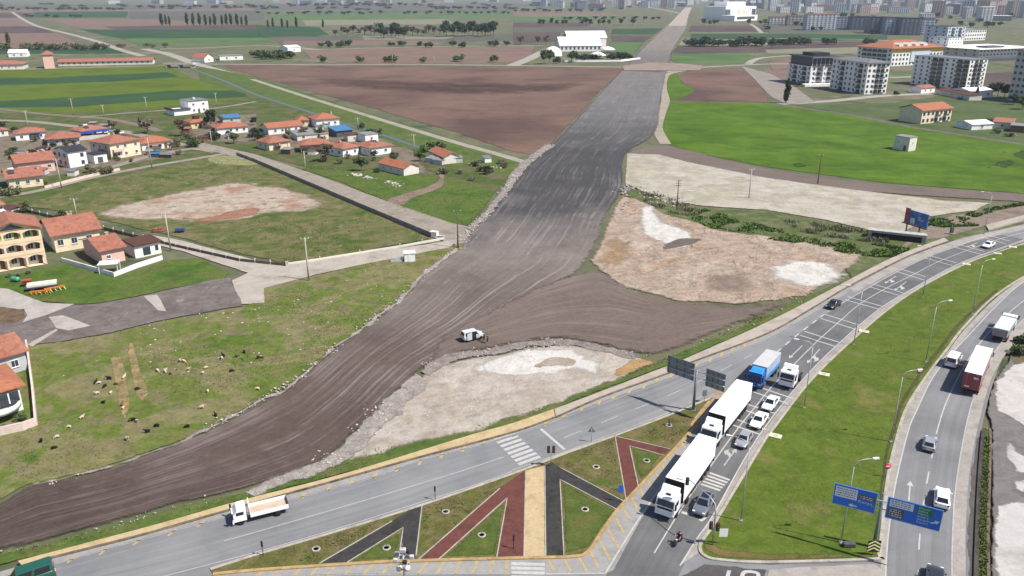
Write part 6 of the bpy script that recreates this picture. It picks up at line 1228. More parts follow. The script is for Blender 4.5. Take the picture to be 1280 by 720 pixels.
for sy in (-1, 1): q = MB(); q.box(-h - .1, -h, sy * 1.0 - .18, sy * 1.0 + .18, .7, .9); q.build('tail_light', m_lampr, r)
# white flatbed lorry
r = vroot('flatbed_lorry', 'white flatbed lorry with empty drop side bed on the near carriageway', 'lorry', (292.5, 653), (358.5, 636.5), None, None); h = 3.35
cab(r, h, 1.65, 1.95, .55, 2.25, p_white, False, tilt=.16); chassis(r, -h, h - .4, .5, .8)
q = MB(); q.box(-h, 1.25, -1.05, 1.05, .86, .98); q.build('bed_floor', m_wood, r)
for sy in (-1, 1): q = MB(); q.box(-h, 1.25, sy * 1.07 - .03, sy * 1.07 + .03, .86, 1.42); q.build('side_board', p_white if sy > 0 else p_white, r)
q = MB(); q.box(-h - .05, -h, -1.1, 1.1, .86, 1.42); q.build('tail_board', p_dgrey, r); q = MB(); q.box(1.25, 1.32, -1.05, 1.05, .86, 1.8)
q = MB(); q.box(1.2, 1.28, -1.05, -.98, .98, 2.35); q.box(1.2, 1.28, .98, 1.05, .98, 2.35); q.box(1.2, 1.28, -1.05, 1.05, 2.352, 2.42); q.box(1.2, 1.26, -.97, .97, 1.6, 1.66); q.build('headboard', p_white, r)
q = MB(); q.box(1.3, 1.62, -.6, .6, .9, 1.5); q.build('crane_base', m_steel, r, bevel=.05)
for x in (h - .95, -h + 1.35):
    for sy in (-1, 1): wheel(r, x, sy * .85, .38, .24 if x > 0 else .4)
for sy in (-1, 1): q = MB(); q.box(-h - .07, -h - .052, sy * .85 - .15, sy * .85 + .15, .62, .76); q.build('tail_light', m_lampr, r)

# ================================================================== people and animals
def skin_fig(name, joints, edges, mat, parent=None, sub=1):
    """joints: name -> (x, y, z, radius); one continuous skinned surface"""
    ks = list(joints); me = D.meshes.new(name); me.from_pydata([joints[k][:3] for k in ks], [(ks.index(a), ks.index(b)) for a, b in edges], [])
    o = D.objects.new(name, me); C.objects.link(o)
    o.modifiers.new('skin', 'SKIN'); 
    if not me.skin_vertices: 
        bm = bmesh.new(); bm.from_mesh(me); bm.verts.layers.skin.verify(); bm.to_mesh(me); bm.free()
    for i, k in enumerate(ks):
        v = me.skin_vertices[0].data[i]; rr = joints[k][3]; v.radius = (rr, rr) if not isinstance(rr, tuple) else rr; v.use_root = (i == 0)
    sb = o.modifiers.new('sub', 'SUBSURF'); sb.levels = sub; sb.render_levels = sub
    dg = bpy.context.evaluated_depsgraph_get(); nm = D.meshes.new_from_object(o.evaluated_get(dg)); o.modifiers.clear(); o.data = nm
    nm.materials.clear(); nm.materials.append(mat); nm.polygons.foreach_set('use_smooth', [True] * len(nm.polygons))
    if parent: o.parent = parent
    return o
m_skin = pmat('skin', (0.42, 0.24, 0.16, 1), 0.6); m_hair = pmat('hair_dark', (0.02, 0.015, 0.012, 1), 0.8)
def person(label, px, z, rz, top, legs, sitting=False, name='person', hat=None):
    p = G(*px, z); r = thing(name, label, 'person', (p.x, p.y, z), rz)
    zz = 0.0
    J = {'pel': (0, 0, .95, .15), 'sp': (.01, 0, 1.18, .15), 'ch': (.02, 0, 1.38, (.19, .13)), 'nk': (.02, 0, 1.52, .06), 'hd': (.04, 0, 1.63, .095), 'tp': (.03, 0, 1.74, .075)}
    E_ = [('pel', 'sp'), ('sp', 'ch'), ('ch', 'nk'), ('nk', 'hd'), ('hd', 'tp')]
    for s, n in ((-1, 'r'), (1, 'l')):
        if sitting:
            J.update({n + 'sh': (.04, s * .2, 1.42, .075), n + 'el': (.26, s * .3, 1.2, .055), n + 'wr': (.5, s * .32, 1.12, .04), n + 'hp': (.06, s * .1, .92, .1), n + 'kn': (.42, s * .2, .80, .075), n + 'an': (.2, s * .2, .42, .05), n + 'to': (.36, s * .2, .38, .045)})
        else:
            k = .1 if s > 0 else -.04
            J.update({n + 'sh': (.02, s * .2, 1.43, .07), n + 'el': (.02, s * .27, 1.15, .05), n + 'wr': (.12, s * .28, .9, .038), n + 'hp': (0, s * .1, .9, .1), n + 'kn': (.03 + k, s * .11, .5, .07), n + 'an': (k, s * .12, .08, .05), n + 'to': (.15 + k, s * .13, .045, .045)})
        E_ += [('ch', n + 'sh'), (n + 'sh', n + 'el'), (n + 'el', n + 'wr'), ('pel', n + 'hp'), (n + 'hp', n + 'kn'), (n + 'kn', n + 'an'), (n + 'an', n + 'to')]
    skin_fig('body', J, E_, m_skin, r)
    T = {k: (*J[k][:3], (J[k][3] if not isinstance(J[k][3], tuple) else J[k][3][0]) * 1.14) for k in J if k in ('pel', 'sp', 'ch', 'rsh', 'lsh', 'rel', 'lel')}
    skin_fig('jacket', T, [('pel', 'sp'), ('sp', 'ch'), ('ch', 'rsh'), ('rsh', 'rel'), ('ch', 'lsh'), ('lsh', 'lel')], top, r)
    L_ = {k: (*J[k][:3], (J[k][3] if not isinstance(J[k][3], tuple) else J[k][3][0]) * 1.15) for k in J if k in ('pel', 'rhp', 'lhp', 'rkn', 'lkn', 'ran', 'lan')}
    skin_fig('trousers', L_, [('pel', 'rhp'), ('rhp', 'rkn'), ('rkn', 'ran'), ('pel', 'lhp'), ('lhp', 'lkn'), ('lkn', 'lan')], legs, r)
    for s in (-1, 1):   # five fingered hand in a loose curl
        n = 'r' if s < 0 else 'l'; w = Vector(J[n + 'wr'][:3]); d = (w - Vector(J[n + 'el'][:3])).normalized()
        HJ = {'w': (*w, .028), 'pm': (*(w + d * .07), .034)}; HE = [('w', 'pm')]
        for f in range(4):
            b0 = w + d * .1 + Vector((0.02 * (f - 1.5), 0, 0)); HJ.update({f'a{f}': (*b0, .011), f'b{f}': (*(b0 + d * .04 + Vector((.008, -s * .012, 0))), .009), f'c{f}': (*(b0 + d * (.065 + .008 * (f in (1, 2))) + Vector((.012, -s * .03, 0))), .008)}); HE += [('pm', f'a{f}'), (f'a{f}', f'b{f}'), (f'b{f}', f'c{f}')]
        HJ.update({'t0': (*(w + d * .04 + Vector((.035, 0, 0))), .012), 't1': (*(w + d * .08 + Vector((.06, -s * .01, 0))), .01)}); HE += [('pm', 't0'), ('t0', 't1')]
        skin_fig('hand', HJ, HE, m_skin, r)
    m = MB(); m.lathe([(.105, -.05), (.118, .02), (.105, .08), (.06, .13), (.01, .145)], 14, 0, 'z', (.03, 0, 1.65)); m.build('helmet' if hat else 'hair', hat or m_hair, r)
    for s in (-1, 1): m = MB(); m.lathe([(.002, -.008), (.012, 0), (.002, .008)], 8, 0, 'x', (.128, s * .035, 1.645)); m.build('eye', m_plast, r)
    m = MB(); m.extr_y([(.125, 1.60), (.155, 1.60), (.13, 1.65)], -.015, .015); m.build('nose', m_skin, r)
    return r
c_blk = pmat('cloth_black', (0.02, 0.02, 0.024, 1), 0.9, 0, 0.2); c_nav = pmat('cloth_navy', (0.03, 0.035, 0.06, 1), 0.9, 0, 0.2); c_brn = pmat('cloth_brown', (0.06, 0.035, 0.025, 1), 0.9, 0, 0.2)
person('person in dark clothes standing at the nose of the white minivan', (605, 426), 0.475, math.pi * .9, c_nav, c_blk)
person('person in brown jacket standing a step further from the white minivan', (609.5, 428), 0.475, math.pi, c_brn, c_blk)
# motorcycle and rider
r = vroot('motorcycle', 'black motorcycle rolling up to the stop line', 'motorcycle', (840.5, 686.5), (854.5, 673), None)
for x in (.68, -.68): 
    t = MB(); t.lathe([(.2, -.06), (.29, -.06), (.32, -.02), (.32, .02), (.29, .06), (.2, .06)], 20, 0, 'y'); o = t.build('wheel', m_tyre, r, loc=(x, 0, .32)); q = MB(); q.lathe([(.03, -.05), (.05, -.05), (.05, .05), (.03, .05)], 10, 0, 'y'); q.lathe([(.2, -.03), (.215, -.03), (.215, .03), (.2, .03)], 18, 0, 'y'); [q.tube([(0, 0, 0), (.2 * math.cos(a), 0, .2 * math.sin(a))], .012, 5) for a in (0, 1.26, 2.5, 3.77, 5.03)]; q.build('rim', m_rim, o)
q = MB(); q.extr_y([(-.35, .35), (.3, .35), (.38, .6), (-.3, .6)], -.13, .13); q.build('engine', m_plast, r, bevel=.03)
q = MB(); q.extr_y([(-.1, .62), (.4, .62), (.42, .86), (.2, .95), (-.05, .82)], -.15, .15); q.build('fuel_tank', p_black, r, bevel=.05)
q = MB(); q.extr_y([(-.8, .76), (-.1, .7), (-.1, .8), (-.5, .84), (-.82, .88)], -.13, .13); q.build('saddle', m_plast, r, bevel=.03)
for s in (-.09, .09): q = MB(); q.tube([(.68, s, .32), (.42, s, .95)], .03, 8); q.build('fork', m_steel, r)
q = MB(); q.tube([(.3, -.38, 1.02), (.42, -.12, 1.0), (.42, .12, 1.0), (.3, .38, 1.02)], .018, 8); q.build('handlebar', m_plast, r); q = MB(); q.box(.5, .62, -.09, .09, .82, 1.0); q.build('headlight', m_lampw, r, bevel=.03); q = MB(); q.box(-.9, -.82, -.06, .06, .8, .88); q.build('tail_light', m_lampr, r); q = MB(); q.tube([(-.1, -.16, .34), (-.85, -.18, .42)], .045, 8); q.build('exhaust', m_steel, r)
mc = r; pr_ = person('motorcyclist in black jacket and dark helmet riding the black motorcycle', (847, 680), ZR + .02, mc.rotation_euler.z, c_blk, c_nav, True, hat=p_black)
pr_.location = (mc.location.x - .16 * math.cos(mc.rotation_euler.z), mc.location.y - .16 * math.sin(mc.rotation_euler.z), ZR + .02 - .04)

# sheep
def sheep_mesh(graze, mat, seed):
    rr = random.Random(seed)
    J = {'pel': (-.32, 0, .62, .2), 'mid': (0, 0, .64, .245), 'sho': (.32, 0, .64, .205), 'tail': (-.52, 0, .58, .06)}
    if graze: J.update({'nk': (.52, 0, .5, .11), 'hd': (.66, 0, .22, .085), 'mz': (.72, 0, .1, .055)})
    else: J.update({'nk': (.52, 0, .82, .11), 'hd': (.66, 0, .98, .09), 'mz': (.82, 0, .92, .055)})
    E_ = [('pel', 'mid'), ('mid', 'sho'), ('sho', 'nk'), ('nk', 'hd'), ('hd', 'mz'), ('pel', 'tail')]
    for s in (-1, 1):
        n = 'a' if s < 0 else 'b'
        J.update({n + 'f1': (.33, s * .13, .45, .085), n + 'f2': (.35, s * .13, .24, .045), n + 'f3': (.34, s * .13, .02, .038), n + 'h1': (-.28, s * .14, .45, .1), n + 'h2': (-.40, s * .14, .25, .048), n + 'h3': (-.36, s * .14, .02, .038), n + 'e1': (J['hd'][0] - .02, s * .12, J['hd'][2] + .05, .03)})
        E_ += [('sho', n + 'f1'), (n + 'f1', n + 'f2'), (n + 'f2', n + 'f3'), ('pel', n + 'h1'), (n + 'h1', n + 'h2'), (n + 'h2', n + 'h3'), ('hd', n + 'e1')]
    o = skin_fig('sheep', J, E_, mat, None, 2); me = o.data
    for v in me.vertices:
        if v.co.z > .4 and abs(v.co.x) < .5: v.co += v.normal * .03 * mnoise.noise(v.co * 9)
    D.objects.remove(o); return me
c_wool = {'white': pmat('wool_white', (0.44, 0.38, 0.30, 1), 0.95, 0, 0.1, 0.15, .2), 'tan': pmat('wool_tan', (0.46, 0.34, 0.22, 1), 0.95, 0, 0.1, 0.2, .2), 'brown': pmat('wool_brown', (0.13, 0.07, 0.045, 1), 0.95, 0, 0.1, 0.2, .2), 'black': pmat('wool_black', (0.018, 0.016, 0.015, 1), 0.95, 0, 0.1, 0.2, .2)}
SM = {(c, g): sheep_mesh(g, c_wool[c], i) for i, c in enumerate(c_wool) for g in (True, False)}
SHEEP = [
 (120, 480, 'black', 0, 'left of a pair by the tilled bed'), (124, 480.5, 'white', 1, 'standing close against a black one left of the tilled bed'), (137, 475, 'black', 0, 'at the upper left edge of the tilled bed'), (131.5, 484.5, 'black', 1, 'just left of the tilled bed below its upper corner'),
 (145, 481.5, 'brown', 1, 'on the left edge of the tilled bed'), (122, 493.5, 'white', 0, 'left of the tilled bed below the black pair'), (139, 493, 'white', 1, 'lying pale beside the left edge of the tilled bed'), (129, 505, 'black', 0, 'alone left of the lower end of the tilled bed'),
 (155.5, 474, 'white', 0, 'in the middle of the tilled bed'), (171.5, 488, 'black', 1, 'on the right half of the tilled bed'), (153, 508, 'brown', 0, 'upper one of two at the lower tip of the tilled bed'), (154.5, 512, 'tan', 1, 'lower one of two at the lower tip of the tilled bed'),
 (102.5, 524, 'white', 0, 'between the bottom left house and the tilled bed tip'), (86.5, 535.5, 'white', 1, 'on the open grass right of the yard wall'), (168, 526.5, 'black', 0, 'right one of the dark and pale pair under the tilled bed'), (164, 527, 'brown', 1, 'left one of the pair under the tilled bed'),
 (171, 528.5, 'white', 0, 'pale one touching the black sheep under the tilled bed'), (196.5, 534, 'black', 1, 'upper one of two dark sheep above the stone edge'), (185, 541.5, 'black', 0, 'lower one of two dark sheep above the stone edge'), (234.5, 535, 'black', 1, 'big dark one right beside the stone edge of the dirt road'),
 (158.5, 551, 'white', 0, 'alone near the stone edge, below the dark pair'), (52, 553, 'black', 0, 'upper dark one of the trio at the lower left'), (71.5, 548, 'white', 1, 'pale one of the trio at the lower left'), (67.5, 562, 'black', 1, 'lower dark one of the trio at the lower left'),
 (225.5, 452.5, 'white', 0, 'first of the upper group, right of the tilled bed'), (229.5, 453.5, 'tan', 1, 'touching the white one in the upper group'), (197, 465, 'white', 1, 'leftmost of three in the middle group right of the tilled bed'), (207, 466.5, 'white', 0, 'middle one of three in the middle group'), (213.5, 468.5, 'brown', 1, 'dark faced one at the right of the middle group'),
 (235.5, 463.5, 'tan', 0, 'alone right of the middle group'), (257.5, 461.5, 'white', 1, 'upper one of two white sheep on the strip of dark grass'), (254, 468, 'white', 0, 'lower one of two white sheep on the strip of dark grass'), (279.5, 446.5, 'black', 0, 'dark one of the pair high on the pasture'), (277.5, 449.5, 'white', 1, 'pale one of the pair high on the pasture'),
 (297, 446.5, 'brown', 0, 'left of the black one at the top of the pasture'), (305.5, 441.5, 'black', 1, 'highest one, at the top of the pasture'), (289.5, 465.5, 'black', 1, 'small one on the dry grass at the right'), (260, 491, 'white', 1, 'upright one on the bare grass toward the stone edge'), (252, 511.5, 'tan', 0, 'sandy one alone in the lower right of the pasture'), (270, 521, 'black', 0, 'dark one among the stones of the road edge'),
 (323, 448.5, 'black', 0, 'one of two tiny dark ones far right in the pasture'), (328, 448.5, 'brown', 1, 'other of two tiny dark ones far right in the pasture'), (322, 488, 'tan', 1, 'by the stone edge at the far right of the flock')]
for i, (x, y, c, g, w) in enumerate(SHEEP):
    p = G(x, y, .06); rr = random.Random(i * 7 + 3)
    o = put(SM[c, bool(g)], 'sheep', None, (p.x, p.y, .06), rr.uniform(0, 6.28), rr.uniform(.7, .86)); tag(o, f'{c} sheep {w}', 'sheep', 'sheep grazing on the pasture')
# ================================================================== street furniture
m_galv = pmat('galvanised', (0.40, 0.41, 0.41, 1), 0.5, 0.5, 0.5, 0.08, 1.0); m_polec = pmat('pole_concrete', (0.42, 0.38, 0.33, 1), 0.9, 0, 0.2, 0.12, 1.0); m_polew = pmat('pole_wood', (0.10, 0.075, 0.06, 1), 0.9, 0, 0.2, 0.2, 0.8)
m_signb = pmat('sign_blue', (0.008, 0.12, 0.52, 1), 0.45, 0, 0.5, 0.03, 2); m_signw = pmat('sign_white', (0.62, 0.68, 0.76, 1), 0.45, 0, 0.5, 0.03, 2); m_signg = pmat('sign_green', (0.0, 0.16, 0.07, 1), 0.45, 0, 0.5, 0.03, 2); m_signbr = pmat('sign_brown', (0.09, 0.055, 0.06, 1), 0.5, 0, 0.5, 0.2, .4); m_signtxt = pmat('sign_ink', (0.10, 0.09, 0.11, 1), 0.6); m_signback = pmat('sign_back', (0.20, 0.22, 0.24, 1), 0.5, 0.4, 0.4, 0.1, 1)
m_signtan = pmat('sign_tan', (0.45, 0.38, 0.30, 1), .6); m_yel = pmat('chevron_yellow', (0.72, 0.70, 0.30, 1), 0.5); m_redp = pmat('sign_red', (0.5, 0.02, 0.02, 1), 0.5)
ZMED = ZR + .1
def lamp(label, base, adir, h=10.5, arm=2.2, z=ZMED, double=False, group='street lamps along the highway'):
    p = G(*base, z); r = thing('street_lamp', label, 'street lamp', (p.x, p.y, z), adir, group)
    q = MB(); q.tube([(0, 0, 0), (0, 0, h * .5), (0, 0, h)], .085, 8, r1=.05); q.box(-.2, .2, -.2, .2, -.05, .12); q.build('pole', m_galv, r)
    for s in ((1, -1) if double else (1,)):
        q = MB(); q.tube([(0, 0, h - .02), (.12 * s, 0, h + .4), (.5 * s, 0, h + .75), (1.1 * s, 0, h + .9), (arm * s, 0, h + .95)], .04, 8); q.build('arm', m_galv, r)
        q = MB(); q.prism([(s * arm - .1, -.12), (s * arm + .65, -.15), (s * arm + .65, .15), (s * arm - .1, .12)], h + .86, h + 1.04); hd = q.build('lamp_head', pmat('lamp_head', (0.66, 0.66, 0.62, 1), .4), r, bevel=.03); q = MB(); q.box(s * arm + .1, s * arm + .65, -.13, .13, h + .835, h + .858) if s > 0 else q.box(-arm - .65, -arm - .1, -.13, .13, h + .835, h + .858); q.build('lens', m_lampw, hd)
lamp('curved street lamp on the median behind the left blue sign', (1051, 678), .1)
lamp('street lamp on the median edge below the small red arrow sign', (1113, 552), .15)
lamp('street lamp on the median opposite the white delivery van', (1157, 452), .2)
lamp('street lamp on the right median edge above the delivery van, second from the top', (1215, 392), .3)
lamp('street lamp leaning over the car queue, beside the zebra bars', (926, 651), 2.7)
lamp('street lamp on the median edge right of the white silver sedan', (1005, 510), 2.8)
lamp('street lamp on the median edge near the black sedan', (1067, 431), 2.8)
lamp('street lamp high on the median edge under the double bars', (1153, 372), 2.9)
lamp('street lamp on the footway right of the billboard', (1230, 292), 2.9, z=ZR + .13)
def cov(label, px, rz): 
    p = G(*px, ZMED); r = thing('drain_slab', label, 'concrete slab', (p.x, p.y, ZMED), rz, 'concrete slabs along the median'); q = MB(); q.box(-.9, .9, -.6, .6, -.05, .12); q.build('slab', pmat('slab_cream', (0.52, 0.48, 0.36, 1), .9, 0, .2, .1, .6), r, bevel=.03); q = MB(); q.box(-.3, .3, -.3, .3, .122, .14); q.build('lid', m_conc if False else w_conc, r)
for lb, x, y in (('cream concrete slab beside the silver hatchback on the median', 969, 545), ('cream concrete slab beside the white tractor unit on the median', 1030, 468), ('cream concrete slab below the black sedan on the median', 1080, 414.5), ('cream slab on the median near the upper bend', 1208, 330.5), ('cream slab below the white sedan by the billboard', 1247, 317), ('cream slab at the far right end of the median', 1266, 309)): cov(lb, (x, y), -.5)
# road sign gantries
def sign_panel(r, name, a, b, h, front, z):
    """panel between local ground points a, b with its middle at height z; returns its Empty-free mesh"""
    d = b - a; w = d.length; o = MB(); o.box(-w / 2, w / 2, -.04, .04, -h / 2, h / 2); me = o.build(name, m_signback if front is None else m_signb, r)
    c = (a + b) / 2; me.location = (c.x, c.y, z); me.rotation_euler = (0, 0, math.atan2(d.y, d.x)); return me, w
def gantry(label, base, top_row, panels, front, z, lean=0):
    p = G(*base, z); H = HT(base[0], base[1], top_row, z); r = thing('road_sign', label, 'road sign', (p.x, p.y, z), 0)
    q = MB(); q.tube([(0, 0, -.1), (0, 0, H * .5), (0, 0, H + .3)], .24, 12, r1=.17); q.box(-.4, .4, -.4, .4, -.1, .08); q.build('post', m_signback, r)
    ends = []; out = []
    for (x0, y0, x1, y1, h) in panels:
        a, b = G(x0, y0, z + H) - p, G(x1, y1, z + H) - p; ends += [a, b]; out.append(sign_panel(r, 'sign_board', a, b, h, front, H) + (h,))
    dv = (ends[-1] - ends[0]).normalized(); nrm = Vector((-dv.y, dv.x)) * (.2 if front else -.2)
    for zz in (-.5, .5):
        q = MB(); a, b = ends[0] + nrm * .6, ends[-1] + nrm * .6; q.tube([(a.x, a.y, H + zz), (b.x, b.y, H + zz)], .07, 8); q.build('beam', m_galv, r)
    return r, out
r, pn = gantry('road sign seen from behind, two grey boards on one post at the island tip', (866.5, 512.5), 464, ((834.5, 454, 868, 465.5, 2.9), (882.5, 471, 906.5, 479.5, 2.9)), None, ZR + .12)
for o, w, h in pn:
    for k in range(4): q = MB(); x = -w / 2 + .3 + (w - .6) * k / 3; q.box(x - .05, x + .05, -.12, -.042, -h / 2, h / 2); q.build('stiffener', pmat('stiffener', (0.09, 0.10, 0.11, 1), .5), o)
    for k in (-.7, .7): q = MB(); q.box(-w / 2, w / 2, -.1, -.042, k - .04, k + .04); q.build('rail', m_galv, o)
r, pn = gantry('blue overhead road sign with two boards beside the right carriageway', (1092, 684), 620, ((1041.5, 616, 1095.5, 629.5, 2.75), (1108, 633.5, 1177, 651.5, 2.75)), True, ZMED)
def txt(par, s, x, z, size, mat, y=-.06):
    cu = D.curves.new('lettering', 'FONT'); cu.body = s; cu.size = size; cu.extrude = .004; cu.space_character = 1.15; o = D.objects.new('lettering', cu); C.objects.link(o); o.parent = par; o.location = (x, y, z); o.rotation_euler = (math.pi / 2, 0, 0); cu.materials.append(mat)
    dg = bpy.context.evaluated_depsgraph_get(); me = D.meshes.new_from_object(o.evaluated_get(dg)); n = D.objects.new('lettering', me); C.objects.link(n); n.parent = par; n.matrix_local = o.matrix_local.copy(); n.location = (x, y, z); n.rotation_euler = (math.pi / 2, 0, 0); D.objects.remove(o)
def plate(par, nm, x0, x1, z0, z1, mat, y=-.046, t=.006): q = MB(); q.box(x0, x1, y - t, y, z0, z1); return q.build(nm, mat, par)
def sarrow(par, x, z, L, ang):
    c_, s_ = math.cos(ang), math.sin(ang); q = MB(); T = lambda u, v: (x + u * c_ - v * s_, -.055, z + u * s_ + v * c_)
    q.face([T(-L / 2, -.08), T(L * .1, -.08), T(L * .1, .08), T(-L / 2, .08)]); q.face([T(0, -.26), T(L / 2, 0), T(0, .26)]); q.build('arrow', m_signw, par, fix=False)
def border(par, w, h):
    q = MB(); t = .07
    for b in ((-w / 2, w / 2, h / 2 - t, h / 2), (-w / 2, w / 2, -h / 2, -h / 2 + t), (-w / 2, -w / 2 + t, -h / 2 + t, h / 2 - t), (w / 2 - t, w / 2, -h / 2 + t, h / 2 - t)): q.box(b[0], b[1], -.056, -.042, b[2], b[3])
    q.build('border', pmat('sign_edge', (0.30, 0.45, 0.70, 1), .45), par)
def scribble(par, x0, x1, z0, z1, rows, seed, cols):
    rr = random.Random(seed)
    q = MB(); dz = (z1 - z0) / rows
    for k in range(rows):
        x = x0 + .05; z = z0 + dz * (k + .3)
        while x < x1 - .2:
            w = rr.uniform(.08, .3); q.box(x, min(x + w, x1 - .05), -.0585, -.0535, z, z + dz * .4, rr.randrange(len(cols))); x += w + rr.uniform(.05, .12)
    q.build('lettering', cols, par)
o, w, h = pn[0]; border(o, w, h); plate(o, 'white_panel', -w / 2 + .2, .05 * w, -.25, h / 2 - .25, m_signw); scribble(o, -w / 2 + .3, .03 * w, -.15, h / 2 - .35, 4, 3, [m_signtxt, pmat('ink_red', (.3, .06, .05, 1)), pmat('ink_green', (.05, .2, .08, 1))])
plate(o, 'brown_panel', .08 * w, w / 2 - .2, .1, .65, m_signbr); scribble(o, .1 * w, w / 2 - .25, .12, .62, 2, 5, [m_signw, m_signtan]); txt(o, 'Konya', .09 * w, -.38, .5, m_signw); sarrow(o, -.02 * w, -h * .36, .9, math.pi)
o, w, h = pn[1]; border(o, w, h); plate(o, 'white_panel', -w / 2 + .25, -.02 * w, .25, h / 2 - .2, m_signw); scribble(o, -w / 2 + .35, -.04 * w, .32, h / 2 - .28, 3, 8, [m_signtxt, pmat('ink_red', None), pmat('ink_green', None), m_signb])
plate(o, 'brown_panel', -w / 2 + .25, -.17 * w, -h / 2 + .3, .1, m_signbr); scribble(o, -w / 2 + .3, -.19 * w, -h / 2 + .35, .05, 4, 11, [m_signw, m_signtan]); plate(o, 'green_panel', .05 * w, .32 * w, .1, h / 2 - .15, m_signg)
for k, s in enumerate(('Otoyol', 'Adana', 'Mersin', 'Ankara', 'Nevşehir', 'Kayseri')): txt(o, s, .07 * w, h / 2 - .5 - k * .36, .34, m_signw)
sarrow(o, .4 * w, -.35, .9, .5)
# chevron board and small signs
def post_sign(name, label, base, h, z, cat='sign', rz=0.0, pole=m_galv):
    p = G(*base, z); r = thing(name, label, cat, (p.x, p.y, z), rz); q = MB(); q.tube([(0, 0, -.05), (0, 0, h)], .045, 8); q.build('post', pole, r); return r
r = post_sign('chevron_sign', 'black sign with pale yellow chevrons at the bottom corner of the median', (1090, 694), 2.0, ZMED); q = MB(); q.box(-.75, .75, -.09, -.05, .5, 2.1); q.build('board', m_plast, r)
for k in range(3):
    z0 = .6 + k * .45; q = MB(); q.face([(-.7, -.1, z0), (0, -.1, z0 + .42), (0, -.1, z0 + .62), (-.7, -.1, z0 + .2)]); q.face([(0, -.1, z0 + .42), (.7, -.1, z0), (.7, -.1, z0 + .2), (0, -.1, z0 + .62)]); q.build('chevron', m_yel, r, fix=False)
r = post_sign('arrow_sign', 'small red and white round arrow sign on the median edge', (1107, 596), 2.0, ZMED); q = MB(); q.lathe([(.01, -.09), (.45, -.09), (.45, -.05), (.01, -.05)], 18, 0, 'y', (0, 0, 1.7)); q.build('disc', m_redp, r); q = MB(); q.box(-.3, .3, -.1, -.092, 1.6, 1.8); q.build('bar', m_signw, r)
r = post_sign('arrow_sign', 'small red and white round sign opposite the delivery van', (1147, 475), 2.0, ZMED); q = MB(); q.lathe([(.01, -.09), (.45, -.09), (.45, -.05), (.01, -.05)], 18, 0, 'y', (0, 0, 1.7)); q.build('disc', m_redp, r); q = MB(); q.box(-.3, .3, -.1, -.092, 1.6, 1.8); q.build('bar', m_signw, r)
r = post_sign('control_box', 'dark little control box on the median beside the curved lamp', (1061, 683), .5, ZMED, 'control box'); q = MB(); q.box(-.7, .7, -.3, .3, .05, .55); q.build('box', pmat('box_dark', (0.06, 0.06, 0.07, 1), .6), r, bevel=.04)
r = post_sign('road_sign', 'small grey sign back near the paved nose of the island', (880, 502), 2.0, ZR + .12, rz=.5); q = MB(); q.box(-.4, .4, -.06, .06, 1.0, 2.1); q.build('board', m_signback, r)
r = post_sign('warning_sign', 'triangular warning sign seen from behind by the stop line', (739, 552), 2.2, ZR + .12); q = MB(); q.extr_y([(-.55, 1.6), (.55, 1.6), (0, 2.5)], -.02, .04); q.build('board', m_signback, r)
r = post_sign('parking_sign', 'slim blue post sign beside the right black path on the island', (775, 627), 2.4, ZR + .12); q = MB(); q.box(-.3, .3, -.07, -.03, 1.4, 2.5); q.build('board', m_signb, r)
for lb, x, y in (('dark marker post at the foot of the yellow footpath', 642, 686), ('dark marker post on the island kerb above the red path', 544, 624), ('dark marker post near the left end of the island', 329, 694)):
    r = post_sign('marker_post', lb, (x, y), 1.9, ZR + .12, 'marker post', pole=m_plast); q = MB(); q.box(-.1, .1, -.07, .07, 1.2, 1.95); q.build('marker', m_plast, r)
def signal_head(r, x, y, z, ry=0):
    q = MB(); q.box(x - .2, x + .2, y - .16, y + .16, z, z + 1.0); hd = q.build('signal_head', m_plast, r, bevel=.03)
    for k, c in enumerate((pmat('lens_green', (.01, .06, .03, 1), .3), pmat('lens_amber', (.12, .07, .01, 1), .3), pmat('lens_red', (.16, .01, .01, 1), .3))): q = MB(); q.lathe([(.01, -.2), (.11, -.2), (.12, -.162), (.01, -.162)], 14, 0, 'y', (x, y, z + .2 + .3 * k)); q.build('lens', c, hd)
r = post_sign('traffic_light', 'traffic light post with two black heads beside the zebra crossing', (688.5, 583), 2.6, ZR + .12, 'traffic light'); signal_head(r, -.35, 0, 2.2); signal_head(r, .35, 0, 2.2)
p = G(890.5, 681, ZMED); H = HT(890.5, 681, 634, ZMED); r = thing('traffic_light', 'traffic light with long arm reaching over the first white lorry', 'traffic light', (p.x, p.y, ZMED), 0); tip = G(859.5, 598, ZMED + H + 1.0) - p
q = MB(); q.tube([(0, 0, 0), (0, 0, H * .8), (tip.x * .05, tip.y * .05, H + .3), (tip.x * .25, tip.y * .25, H + .8), (tip.x, tip.y, H + 1.0)], .1, 8, r1=.05); q.build('mast', m_galv, r); signal_head(r, tip.x, tip.y, H + .1); signal_head(r, -.45, -.2, 2.4); signal_head(r, .45, .1, 2.0); q = MB(); q.box(.7, 1.7, .06, .1, 1.1, 2.2); q.build('board', f_white, r)
